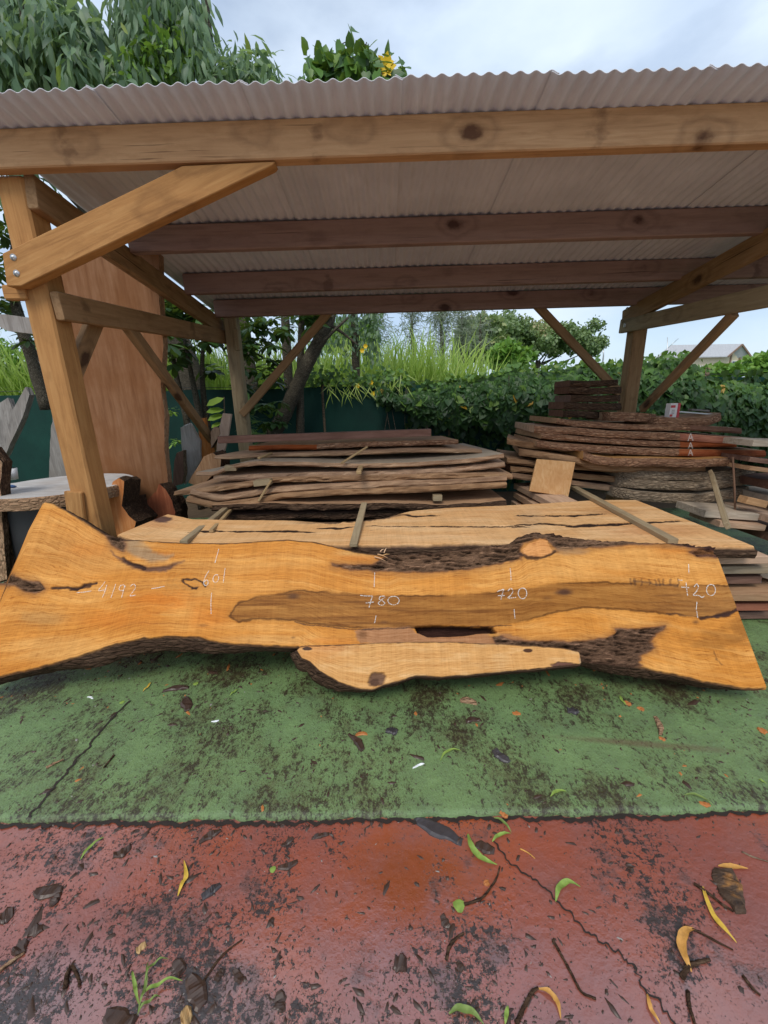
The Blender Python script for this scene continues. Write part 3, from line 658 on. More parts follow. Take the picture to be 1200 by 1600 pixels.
    hc = lerp(hc, np.array([0.42, 0.21, 0.07]), sstep(930, 1190, X) * 0.30)
    c = lerp(c, np.array([0.42, 0.17, 0.030]), sstep(9, 0, sd + 5 * n1) * 0.45); c = lerp(c, hc, sstep(2.2, -2.2, sd + 1.2 * n1))
    c = lerp(c, HEART2 * 0.55, sstep(2.2, 0.4, np.abs(sd + 1)) * 0.75 * sstep(0.1, 0.5, vn(X / 60, Y / 60, 3) + 0.35))
    c = lerp(c, np.array([0.40, 0.20, 0.06]), ell(70, 965, 75, 22) * 0.75)
    c = lerp(c, HEART * 0.9, ell(1130, 1000, 90, 30, 0.1, 1.0, 0.8) * 0.55 * sstep(970, 985, Y))
    c = lerp(c, HEART, ell(1175, 985, 45, 45, 0.1, 1.0, 0.6) * 0.6)
    # lower heart patch with the hollow
    p2 = [(553, 986), (572, 982), (640, 979), (650, 988), (775, 988), (800, 992), (835, 1002), (835, 1012), (780, 1014), (700, 1012), (640, 1011), (562, 1005), (556, 995)]
    c = lerp(c, np.array([0.34, 0.16, 0.075]), sstep(1.5, -2, sdpoly(Xw, Yw, p2)) * 0.9)
    c = lerp(c, HEART2 * 0.6, ell(566, 992, 16, 9, 0.2, 1.0) * 0.6)
    # knots: rings
    def knot(x, y, rx, ry, col, core=0.45):
        r = np.hypot((X - x) / rx, (Y - y) / ry) + 0.25 * n1
        return sstep(1.0, core * 0.25, r) ** 1.5, r
    m_, r_ = knot(298, 911, 34, 20, None)
    c = lerp(c, np.array([0.42, 0.20, 0.05]), sstep(1.0, 0.0, np.abs((r_ * 4.2) % 1 - 0.5) * 2) * sstep(2.2, 0.6, r_) * 0.35)
    for x, y, rx, ry, k in ((458, 932, 17, 8, 0.85), (882, 925, 22, 9, 1.0), (880, 926, 9, 5, 1.0), (600, 972, 10, 4, 0.5), (855, 935, 14, 6, 0.4), (458, 996, 6, 3, 0.5), (318, 977, 12, 4, 0.4), (1087, 972, 10, 6, 0.7)):
        m_, r_ = knot(x, y, rx, ry, None)
        c = lerp(c, np.array([0.085, 0.036, 0.018]), m_ * k)
    # dark lines and checks
    H = np.zeros(U.shape); BK = np.zeros(U.shape)
    def line(pts, w, k=1.0, depth=0.0, col=(0.035, 0.018, 0.016), taper=False):
        nonlocal c, H
        d = sdline(Xw, Yw, pts); mm = sstep(w, w * 0.35, d)
        c = lerp(c, np.array(col), mm * k); H = H - depth * mm
    line([(82, 919), (105, 918), (120, 921), (132, 914), (150, 911)], 3.2, 0.95, 0.006)
    line([(110, 921), (125, 918), (140, 917)], 3.6, 0.9, 0.006)
    line([(284, 905), (292, 904), (304, 905), (316, 910), (320, 917)], 2.2, 0.95, 0.004); line([(284, 906), (290, 912), (300, 918), (307, 920)], 2.2, 0.95, 0.004); line([(300, 920), (308, 918)], 3, 0.9)
    line([(1175, 944), (1160, 947), (1150, 953), (1140, 960), (1120, 963), (1095, 966)], 3.4, 0.9, 0.004); line([(1100, 965), (1070, 962), (1040, 958)], 1.8, 0.6); line([(1140, 958), (1120, 962)], 5, 0.7)
    for k in range(9):
        x = 985 + k * 9 + 3 * math.sin(k * 5); line([(x, 905), (x + 1, 914)], 2.4, 0.5)
    line([(990, 909), (1010, 911), (1060, 915)], 2.4, 0.6)
    line([(460, 972), (500, 979), (560, 984), (640, 981), (720, 979), (800, 978)], 1.3, 0.8)
    line([(1116, 1018), (1120, 1030), (1128, 1040)], 1.5, 0.5)
    line([(180, 800), (230, 835)], 0.1, 0)
    # swirl and bark pocket at upper left
    gz_ = [(190, 842), (205, 838), (225, 846), (238, 862), (258, 868), (272, 866), (262, 876), (235, 878), (208, 868), (192, 858)]
    c = lerp(c, np.array([0.30, 0.20, 0.11]), sstep(4, -4, sdpoly(Xw, Yw, gz_)) * 0.85)
    c = lerp(c, PALE * 1.02, ell(232, 852, 34, 9) * 0.4)
    sw = [(173, 862), (185, 870), (205, 880), (232, 886), (262, 884), (288, 876), (258, 892), (228, 893), (205, 886), (188, 876)]
    d = sdpoly(Xw, Yw, sw); c = lerp(c, np.array([0.085, 0.045, 0.04]), sstep(3, -2, d) * 0.85); H -= 0.008 * sstep(1, -4, d)
    line([(192, 872), (205, 881), (225, 888)], 4, 0.9, 0.006)
    # ---- bark areas
    def barkpoly(poly, slope=0.5, dmax=0.05, col=BARKC, soft=1.5, rim=True, base=0.004):
        nonlocal c, H, BK
        d = sdpoly(X + 2.5 * n3, Y + 2 * fbm(X / 12, Y / 8, 71), poly); mm = sstep(soft, -soft, d)
        if rim: c = lerp(c, np.array([0.27, 0.115, 0.035]), sstep(13, 1, d + 5 * n1) * 0.6); c = lerp(c, np.array([0.10, 0.045, 0.03]), sstep(4.0, 0.5, d + 1.5 * n3) * 0.75)
        tex = fbm((X + 2.5 * Y) / 24, (Y - 0.12 * X) / 3.4, 81) * 1.1 + 0.6 * fbm(X / 7, Y / 2.2, 83)
        bc = lerp(np.broadcast_to(col, U.shape + (3,)).copy(), col * 2.3, sstep(0.15, 0.9, tex)); bc = lerp(bc, col * 0.22, sstep(-0.12, -0.6, tex))
        c = lerp(c, bc, mm); BK = np.maximum(BK, mm)
        dm = np.maximum(-d, 0) * 0.0036
        H = H - mm * (base + np.minimum(dm * slope, dmax)) + mm * 0.024 * tex
    topline = [(x, y - 6) for x, y in top]
    # top band from the torn sapwood tip to the right end
    barkpoly([(607, 868), (580, 884), (540, 884), (520, 882), (545, 889), (600, 892), (660, 893), (720, 890), (780, 880), (812, 872), (812, 858), (815, 848), (835, 841), (852, 842), (864, 850), (872, 858), (900, 856), (950, 852), (1010, 849), (1060, 846), (1060, 830), (870, 815), (800, 825), (760, 838), (600, 850)], 0.75, 0.05)
    barkpoly([(1078, 862), (1095, 857), (1160, 852), (1160, 868), (1120, 870), (1090, 868)], 0.3, 0.02, BARKP * 1.3)
    barkpoly([(1040, 846), (1080, 853), (1110, 857), (1160, 850), (1160, 830), (1000, 835)], 0.5, 0.015, BARKP * 1.3)
    barkpoly([(1160, 866), (1050, 850), (1050, 840)], 0.2, 0.01, BARKP)
    # greyish scar right of the knob
    c = lerp(c, np.array([0.33, 0.19, 0.09]), ell(890, 862, 40, 9) * 0.7)
    # knob: cut limb face
    kb = sstep(1.2, -1.2, sdpoly(X + 3 * n3, Y + 2.5 * n1, [(816, 869), (817, 858), (824, 848), (836, 845), (843, 841), (855, 846), (860, 856), (868, 863), (856, 869), (840, 872), (826, 873)])); c = lerp(c, np.array([0.60, 0.27, 0.09]), kb); BK *= (1 - kb); H = H * (1 - kb) + kb * 0.008
    line([(812, 866), (824, 872), (842, 872), (858, 868), (868, 862)], 3, 0.85)
    # upper left bark shoulder
    barkpoly([(128, 806), (142, 815), (158, 826), (170, 842), (176, 852), (192, 860), (194, 850), (188, 838), (160, 822), (130, 800)], 0.4, 0.03)
    # left crease
    barkpoly([(-80, 906), (0, 911), (24, 914), (40, 924), (58, 926), (70, 920), (62, 911), (36, 906), (15, 898), (14, 900), (-80, 895)], 0.8, 0.05)
    # lower right bark valley
    barkpoly([(770, 992), (800, 1002), (850, 1003), (905, 1003), (950, 997), (965, 988), (962, 982), (975, 984), (1005, 984), (1040, 979), (1022, 992), (1014, 1003), (1022, 1012), (1010, 1018), (998, 1024), (1000, 1040), (960, 1050), (860, 1050), (780, 1018)], 0.45, 0.045, np.array([0.165, 0.092, 0.056]))
    c = lerp(c, TAN * 0.9, ell(772, 992, 14, 5, 0.3, 1.0) * 0.8)
    # hollow right through the heart
    ho = [(648, 980), (700, 978), (770, 980), (776, 989), (745, 990), (705, 994), (668, 995), (652, 989)]
    d = sdpoly(X + 2 * n3, Y + 1.5 * n1, ho); mm = sstep(0.8, -0.8, d)
    c = lerp(c, np.array([0.05, 0.022, 0.016]), mm); H -= 0.065 * sstep(1.0, -1.8, d); BK = np.maximum(BK, mm)
    # edges: thin dark bark line along the live edges, wane rounding
    st = (V - V[0][None]); wt = (V[-1][None] - V)
    eb = sstep(0.014, 0.004, st + 0.006 * n3) * sstep(1199, 1190, X); et = sstep(0.012, 0.003, wt + 0.006 * n3) * sstep(68, 95, X) * sstep(1148, 1140, X)
    for e_ in (eb, et): c = lerp(c, np.array([0.10, 0.055, 0.035]), e_ * 0.9); BK = np.maximum(BK, e_)
    rim = np.minimum(st, wt); H -= 0.010 * sstep(0.012, 0.0, rim)
    c = np.clip(c * (1 + 0.10 * n2[..., None]), 0.004, 0.9)
    # ---- mesh: the face
    P = uv2w(U.ravel(), V.ravel(), H.ravel()); nv, nu = U.shape; i = np.arange(nu * nv).reshape(nv, nu)
    F = np.stack([i[:-1, :-1], i[:-1, 1:], i[1:, 1:], i[1:, :-1]], -1).reshape(-1, 4)
    me = mesh_np('face', P, F); attr(me, 'Col', c.reshape(-1, 3), 'FLOAT_COLOR'); attr(me, 'bark', BK.ravel())
    g = np.c_[U.ravel(), (np.repeat(s[:, None], nu, 1)).ravel() * 0.85 + 0.02 * n2.ravel()]
    uvl = me.uv_layers.new(name='grain'); li = np.empty(len(me.loops), np.int32); me.loops.foreach_get('vertex_index', li); uvl.data.foreach_set('uv', g[li].astype(np.float32).ravel())
    link('face', me, 'slab_face', root)
    # ---- live edge round it and the back
    bi = np.r_[i[0, :], i[1:, -1], i[-1, -2::-1], i[-2:0, 0]]; R = P[bi]; m = len(bi)
    uu = (R - SP0) @ SU; vv = (R - SP0) @ SV
    # outward direction in the plane
    tx = np.roll(uu, -3) - np.roll(uu, 3); tv = np.roll(vv, -3) - np.roll(vv, 3); ln = np.hypot(tx, tv) + 1e-9; ox, ov = tv / ln, -tx / ln
    pxr = toPx(R); rx, ry = pxr[:, 0], pxr[:, 1]
    low = np.zeros(m, bool); low[:nu] = True
    flare = np.where(low, 0.012 + 0.048 * sstep(60, 150, rx) * sstep(420, 300, rx) + 0.02 * sstep(905, 960, rx) * sstep(1080, 1000, rx), 0.004)
    flare = flare * sstep(1190, 1170, rx) * np.where((rx > 1140) | ((rx < 75) & (ry < 905)), 0.0, 1.0)
    ar = np.cumsum(np.r_[0, np.hypot(np.diff(uu), np.diff(vv))]); rn = lambda sd_: fbm(ar * 16, ar * 0 + sd_, 90 + sd_)
    rows = [R]
    for dpt, k, nz_ in ((0.025, 0.6, 0.006), (0.05, 1.0, 0.009), (0.08, 0.9, 0.006)):
        o_ = flare * k + nz_ * rn(int(dpt * 1000)) * np.where(flare > 0, 1, 0.15)
        rows.append(R + np.outer(ox * o_, SU) + np.outer(ov * o_, SV) - dpt * SN)
    VV = np.concatenate(rows); j = np.arange(m); F2 = []
    for k in range(3):
        a = k * m; F2.append(np.stack([a + j, a + m + j, a + m + (j + 1) % m, a + (j + 1) % m], -1))
    me = mesh_np('live_edge', VV, np.concatenate(F2))
    link('live_edge', me, 'bark', root)
    # back face: columns of the last ring
    back = rows[-1]; a = back[:nu]; b = back[nu + nv - 2: nu + nv - 2 + nu][::-1]
    k = min(len(a), len(b)); VB = np.r_[a[:k], b[:k]]; jj = np.arange(k - 1); FB = np.stack([jj, jj + k, jj + 1 + k, jj + 1], -1)
    link('back', mesh_np('back', VB, FB), 'board_fresh', root)
    return root
slab = build_big_slab()

def build_lobe(root):
    """lower limb of the same slab, paler, a little proud of the rest"""
    top = [(464, 1016), (470, 1010), (490, 1009), (550, 1007), (600, 1004), (650, 1003), (700, 1003), (780, 1006), (830, 1009), (880, 1013), (904, 1018), (907, 1022), (907, 1033)]
    bot = [(464, 1018), (472, 1030), (485, 1036), (500, 1050), (530, 1068), (560, 1078), (580, 1080), (600, 1072), (620, 1067), (650, 1058), (690, 1060), (740, 1056), (800, 1050), (850, 1046), (885, 1042), (905, 1040), (907, 1038)]
    T = s2uv(top); B = s2uv(bot)
    U, V, s = col_slab(B[0, 0], B[-1, 0], T, B, 300, 70, 0.003, 13)
    px = toPx(uv2w(U.ravel(), V.ravel(), np.zeros(U.size))); X = px[:, 0].reshape(U.shape); Y = px[:, 1].reshape(U.shape)
    n1 = fbm(X / 30, Y / 8, 121); n3 = fbm(X / 8, Y / 5, 123)
    c = np.broadcast_to(np.array([0.56, 0.285, 0.095]), U.shape + (3,)).copy(); c = lerp(c, np.array([0.62, 0.36, 0.15]), sstep(-0.2, 0.8, n1))
    c = lerp(c, np.array([0.50, 0.24, 0.09]), sstep(1.2, 0.2, np.hypot((X - 520) / 50, (Y - 1012) / 9) + 0.4 * n1) * 0.8)
    c = lerp(c, RED, sstep(1.2, 0.2, np.hypot((X - 500) / 60, (Y - 1016) / 20) + 0.4 * n1) * 0.3)
    def dark(x, y, rx, ry, col, k=1.0):
        nonlocal c; mm = sstep(1.05, 0.75, np.hypot((X - x) / rx, (Y - y) / ry) + 0.3 * n3) * k; c = lerp(c, np.array(col), mm); return mm
    dark(481, 1014, 8, 3, (0.06, 0.03, 0.02)); dark(824, 1017, 8, 3, (0.07, 0.03, 0.015))
    m1 = dark(589, 1062, 15, 12, (0.16, 0.085, 0.05)); dark(586, 1066, 8, 6, (0.08, 0.04, 0.025), 0.8)
    m2 = dark(880, 1040, 24, 6, (0.13, 0.06, 0.04))
    e_ = sstep(3.5, 1.0, np.minimum(np.abs(X - 906), 50) + n3); c = lerp(c, np.array([0.30, 0.20, 0.12]), e_ * 0.8)
    st = V - V[0][None]; wt = V[-1][None] - V
    eb = np.maximum(sstep(0.010, 0.003, st + 0.004 * n3), 0.8 * sstep(0.007, 0.002, wt + 0.004 * n3)); c = lerp(c, np.array([0.10, 0.055, 0.035]), eb)
    H = 0.012 - 0.008 * sstep(0.010, 0, np.minimum(st, wt)) - 0.012 * m1 - 0.006 * m2
    P = uv2w(U.ravel(), V.ravel(), H.ravel()); nv, nu = U.shape; i = np.arange(nu * nv).reshape(nv, nu)
    F = np.stack([i[:-1, :-1], i[:-1, 1:], i[1:, 1:], i[1:, :-1]], -1).reshape(-1, 4)
    me = mesh_np('limb_face', P, F); attr(me, 'Col', c.reshape(-1, 3), 'FLOAT_COLOR'); attr(me, 'bark', np.maximum(eb, m1 * 0.5).ravel())
    g = np.c_[U.ravel(), np.repeat(s[:, None], nu, 1).ravel() * 0.3 + 2]
    uvl = me.uv_layers.new(name='grain'); li = np.empty(len(me.loops), np.int32); me.loops.foreach_get('vertex_index', li); uvl.data.foreach_set('uv', g[li].astype(np.float32).ravel())
    o = link('limb', me, 'slab_face', root); o['label'] = 'paler lower limb of the slab with rounded left end'
    bi = np.r_[i[0, :], i[1:, -1], i[-1, -2::-1], i[-2:0, 0]]; R = P[bi]; m = len(bi); uu = (R - SP0) @ SU; vv = (R - SP0) @ SV
    tx = np.roll(uu, -3) - np.roll(uu, 3); tv = np.roll(vv, -3) - np.roll(vv, 3); ln = np.hypot(tx, tv) + 1e-9; ox, ov = tv / ln, -tx / ln
    rx = toPx(R)[:, 0]; low = np.zeros(m, bool); low[:nu] = True
    fl = np.where(low, 0.006 + 0.045 * sstep(580, 500, rx), 0.0); ar = np.cumsum(np.r_[0, np.hypot(np.diff(uu), np.diff(vv))])
    rows = [R]
    for dpt, k, nz_ in ((0.03, 0.7, 0.006), (0.055, 1.0, 0.010), (0.085, 0.8, 0.006)):
        o_ = fl * k + nz_ * fbm(ar * 20, ar * 0 + dpt * 100, 140); q = R + np.outer(ox * o_, SU) + np.outer(ov * o_, SV) - dpt * SN
        q[:, 2] = np.maximum(q[:, 2], GREEN_TOP + 0.002); rows.append(q)
    VV = np.concatenate(rows); j = np.arange(m)
    F2 = np.concatenate([np.stack([k * m + j, k * m + m + j, k * m + m + (j + 1) % m, k * m + (j + 1) % m], -1) for k in range(3)])
    link('limb_bark', mesh_np('limb_bark', VV, F2), 'bark', o)
build_lobe(slab)

# chalk strokes (photo pixels -> slab plane), thin ribbons on the face
def chalk_mesh(strokes, h=0.004, w=0.0021):
    parts = []
    for st_ in strokes:
        P = np.array(smooth_path(st_, 6) if len(st_) > 2 else [np.array(st_[0]) * (1 - t) + np.array(st_[1]) * t for t in np.linspace(0, 1, 6)])
        q = s2uv(P); t = np.gradient(q, axis=0); t /= np.linalg.norm(t, axis=1)[:, None] + 1e-9; n = np.c_[-t[:, 1], t[:, 0]]
        k = len(q); wv = (w * (0.8 + 0.5 * RNG.random(k)))[:, None]; a = q - n * wv; b = q + n * wv
        V = np.r_[uv2w(a[:, 0], a[:, 1], np.full(k, h)), uv2w(b[:, 0], b[:, 1], np.full(k, h))]
        parts.append((list(V), [(i, i + 1, i + 1 + k, i + k) for i in range(k - 1)]))
    return join(parts)
Z1 = lambda pts: [(x / 2.857, 760 + y / 2.857) for x, y in pts]
Z2 = lambda pts: [(400 + x / 2.857, 760 + y / 2.857) for x, y in pts]
Z3 = lambda pts: [(780 + x / 2.857, 760 + y / 2.857) for x, y in pts]
def oval(cx, cy, rx, ry, rot=0, a0=-1.8):
    return [(cx + rx * math.cos(a0 + t) * math.cos(rot) - ry * math.sin(a0 + t) * math.sin(rot), cy + rx * math.cos(a0 + t) * math.sin(rot) + ry * math.sin(a0 + t) * math.cos(rot)) for t in np.linspace(0, 6.5, 12)]
CH = [('chalk_number', [Z1([(472, 425), (455, 448), (442, 466), (476, 462)]), Z1([(479, 440), (470, 470), (459, 498)]), Z1([(519, 436), (508, 468), (498, 497)]),
                        Z1([(556, 440), (540, 444), (534, 460), (548, 466), (560, 450), (558, 442)]), Z1([(558, 445), (552, 470), (545, 497)]), Z1([(583, 447), (598, 437), (607, 450), (596, 470), (583, 489), (608, 486)])]),
      ('chalk_number', [Z1([(935, 376), (918, 405), (911, 434), (922, 444), (931, 430), (924, 418), (913, 428)]), Z1(oval(965, 412, 12, 18, 0.3)), Z1([(1006, 366), (1002, 398), (998, 430)])]),
      ('chalk_number', [Z2([(466, 487), (492, 490), (521, 489)]), Z2([(521, 489), (513, 512), (505, 541)]), Z2([(490, 521), (526, 517)]), Z2([(574, 490), (556, 492), (550, 503), (566, 512), (575, 524), (560, 531), (546, 522), (560, 508), (577, 494)]), Z2(oval(614, 510, 25, 19))]),
      ('chalk_number', [Z2([(1076, 470), (1106, 459)]), Z2([(1106, 459), (1098, 482), (1092, 506)]), Z2([(1078, 489), (1110, 487)]), Z3([(38, 468), (50, 456), (60, 466), (52, 485), (38, 499), (74, 496)]), Z3(oval(103, 478, 19, 24))]),
      ('chalk_number', [Z3([(832, 430), (835, 460), (839, 489)]), Z3([(811, 450), (846, 453)]), Z3([(868, 449), (880, 436), (887, 452), (876, 472), (864, 486), (890, 488), (902, 496), (914, 489)]), Z3(oval(943, 463, 20, 25))])]
for (nm, st_), split in zip(CH, ([2, 1, 2, 1], [1, 1, 1], [3, 1, 1], [3, 1, 1], [2, 1, 1])):
    i = 0
    for k in split:      # each digit is a mark of its own
        V, F = chalk_mesh(st_[i:i + k]); link('chalk_digit', mesh_np('chalk_digit', V, F), 'chalk', slab, smooth=False); i += k
for st_ in (Z1([(345, 475), (380, 472), (411, 467)]), Z1([(678, 457), (705, 453), (736, 447)]), Z1([(978, 280), (970, 310), (961, 342)]), Z1([(946, 476), (943, 520), (944, 570)]),
            Z2([(530, 385), (528, 450)]), Z2([(536, 577), (533, 595), (529, 611)]), Z3([(48, 367), (51, 395), (52, 420)]), Z3([(66, 548), (67, 570), (70, 590)]),
            Z3([(843, 348), (845, 390)]), Z3([(797, 418), (816, 420)]), Z3([(881, 515), (877, 550)]), Z3([(879, 556), (884, 588)])):
    V, F = chalk_mesh([st_]); link('chalk_tick', mesh_np('chalk_tick', V, F), 'chalk', slab, smooth=False)

# ================================================================== THE PALE SLAB LYING BEHIND IT
PZ, PT = 0.64, 0.022
def pz(x, y, Z): return Vector(onplane([(x, y)], (0, 0, Z), (PT, 0, 1))[0])
def build_pale():
    root = thing('lying_slab', 'pale tan live edge slab with long dark cracks lying flat right behind the leaning slab', 'wood slab', (0, 2.7, PZ - 0.06))
    top = [(186, 834), (236, 801), (262, 803), (300, 811), (350, 812), (450, 813), (540, 812), (600, 806), (650, 798), (700, 794), (790, 790), (860, 786), (930, 781), (1000, 781), (1050, 780)]
    bot = [(186, 836), (215, 846), (290, 854), (400, 856), (450, 850), (500, 852), (600, 853), (690, 852), (740, 849), (800, 850), (900, 858), (1050, 862), (1120, 857), (1200, 862), (1216, 868)]
    pl = lambda P: onplane(P, (0, 0, PZ), (PT, 0, 1))[:, :2]
    T = pl(top); B = pl(bot)
    u = np.linspace(T[0, 0] + 0.002, B[-1, 0], 620)
    # outlines as y(x): the upper one may double back a little at the right end, so sort it
    o = np.argsort(T[:, 0]); vt = np.interp(u, T[o, 0], T[o, 1]); o = np.argsort(B[:, 0]); vb = np.interp(u, B[o, 0], B[o, 1])
    vb = np.maximum(vb, 2.185 + 0.006 * np.sin(u * 5)); vb = np.minimum(vb, vt - 0.004) + 0.006 * fbm(u * 12, u * 0, 4); vt = vt + 0.004 * fbm(u * 12, u * 0, 6)
    nv = 130; s = np.linspace(0, 1, nv); U = np.repeat(u[None], nv, 0); V = vb[None] + s[:, None] * (vt - vb)[None]
    P0 = np.c_[U.ravel(), V.ravel(), PZ - PT * U.ravel()]; px = toPx(P0); X = px[:, 0].reshape(U.shape); Y = px[:, 1].reshape(U.shape)
    n1 = fbm(U * 3, V * 14, 221); n3 = fbm(U * 22, V * 22, 223); n2 = fbm(U * 1.2, V * 3, 225)
    c = np.broadcast_to(np.array([0.64, 0.355, 0.150]), U.shape + (3,)).copy(); c = lerp(c, np.array([0.72, 0.45, 0.225]), sstep(-0.4, 0.8, n1))
    c = lerp(c, np.array([0.56, 0.28, 0.125]), sstep(0.1, 0.9, n2) * 0.6)
    def ell(x, y, rx, ry): return sstep(1.0, 0.2, np.hypot((X - x) / rx, (Y - y) / ry) + 0.3 * n1)
    c = lerp(c, np.array([0.52, 0.25, 0.105]), ell(1010, 828, 120, 16) * 0.6)
    c = lerp(c, np.array([0.55, 0.27, 0.12]), ell(240, 815, 50, 14) * 0.5)
    c = lerp(c, np.array([0.40, 0.21, 0.10]), ell(960, 800, 80, 6) * 0.6)
    c = lerp(c, np.array([0.42, 0.30, 0.19]), ell(830, 815, 30, 30) * 0.35)
    H = np.zeros(U.shape); BK = np.zeros(U.shape)
    def crack(pts, w, dep=0.02):
        nonlocal c, H
        d = sdline(X + 2 * n3, Y + 0.8 * n3 + 0.7 * fbm(X / 14, X * 0, 227), pts); w = 0.75 * w * np.clip(0.75 + 0.75 * fbm(X / 18, X * 0 + len(pts), 229), 0.25, 1.5) * sstep(pts[0][0] - 2, pts[0][0] + 25, X) * sstep(pts[-1][0] + 2, pts[-1][0] - 25, X) + 0.01; t = sstep(w * 0.9, w * 0.5, d); c = lerp(c, np.array([0.028, 0.016, 0.012]), t); H = H - dep * 0.35 * sstep(w * 0.5, w * 0.2, d)
    crack([(284, 832), (330, 829), (390, 830), (450, 830), (500, 832)], 3.04); crack([(400, 830), (448, 829)], 4.80)
    crack([(488, 826), (530, 826), (562, 822)], 2.56); crack([(562, 822), (700, 823), (830, 823)], 1.76)
    crack([(770, 823), (850, 818), (900, 822), (985, 818), (1070, 814)], 3.20); crack([(880, 823), (990, 819)], 5.12)
    crack([(800, 806), (900, 806), (955, 803)], 2.24); crack([(930, 804), (950, 802)], 4.80)
    crack([(610, 802), (650, 807), (690, 805)], 3.52); crack([(575, 829), (592, 827)], 4.16); crack([(730, 815), (740, 815)], 2.40)
    kn = sstep(1.1, 0.7, np.hypot((X - 252) / 17, (Y - 811) / 6) + 0.4 * n3); c = lerp(c, np.array([0.12, 0.065, 0.05]), kn)
    st = V - vb[None]; wt = vt[None] - V
    eb = sstep(0.028, 0.008, st + 0.016 * n3) * sstep(400, 460, X) * sstep(900, 840, X); eb = np.maximum(eb, sstep(0.010, 0.003, st + 0.005 * n3))
    c = lerp(c, np.array([0.085, 0.05, 0.035]), eb); BK = np.maximum(BK, eb); H -= 0.02 * eb
    etp = sstep(0.10, 0.03, wt + 0.05 * n3) * sstep(440, 520, X) * sstep(640, 600, X); c = lerp(c, np.array([0.16, 0.10, 0.065]), etp * 0.9); BK = np.maximum(BK, etp); H -= 0.02 * etp
    P = np.c_[U.ravel(), V.ravel(), (PZ - PT * U + H + 0.006 * n2).ravel()]; nu = len(u); i = np.arange(nu * nv).reshape(nv, nu)
    F = np.stack([i[:-1, :-1], i[:-1, 1:], i[1:, 1:], i[1:, :-1]], -1).reshape(-1, 4)
    me = mesh_np('face', P, F); attr(me, 'Col', np.clip(c, 0, 0.9).reshape(-1, 3), 'FLOAT_COLOR'); attr(me, 'bark', BK.ravel())
    g = np.c_[U.ravel(), np.repeat(s[:, None], nu, 1).ravel() * 0.9 + 5]
    uvl = me.uv_layers.new(name='grain'); li = np.empty(len(me.loops), np.int32); me.loops.foreach_get('vertex_index', li); uvl.data.foreach_set('uv', g[li].astype(np.float32).ravel())
    link('face', me, 'slab_pale', root)
    bi = np.r_[i[0, :], i[1:, -1], i[-1, -2::-1], i[-2:0, 0]]; R = P[bi]; m = len(bi)
    tx = np.roll(R[:, 0], -3) - np.roll(R[:, 0], 3); ty = np.roll(R[:, 1], -3) - np.roll(R[:, 1], 3); ln = np.hypot(tx, ty) + 1e-9
    O = np.c_[ty / ln, -tx / ln, 0 * tx]; ar = np.cumsum(np.r_[0, np.hypot(np.diff(R[:, 0]), np.diff(R[:, 1]))]); rows = [R]
    for dz, k in ((0.02, 0.006), (0.045, 0.012), (0.07, 0.004)):
        q = R + O * (k + 0.008 * fbm(ar * 14, ar * 0 + dz * 50, 61))[:, None]; q[:, 2] = PZ - PT * q[:, 0] - dz; rows.append(q)
    VV = np.concatenate(rows); j = np.arange(m); F2 = [np.stack([k * m + j, k * m + m + j, k * m + m + (j + 1) % m, k * m + (j + 1) % m], -1) for k in range(3)]
    link('live_edge', mesh_np('live_edge', VV, np.concatenate(F2)), 'bark', root)
    a = rows[-1][:nu]; b = rows[-1][nu + nv - 2: nu + nv - 2 + nu][::-1]; k = min(len(a), len(b)); jj = np.arange(k - 1)
    link('back', mesh_np('back', np.r_[a[:k], b[:k]], np.stack([jj, jj + k, jj + 1 + k, jj + 1], -1)), 'board_fresh', root)
build_pale()

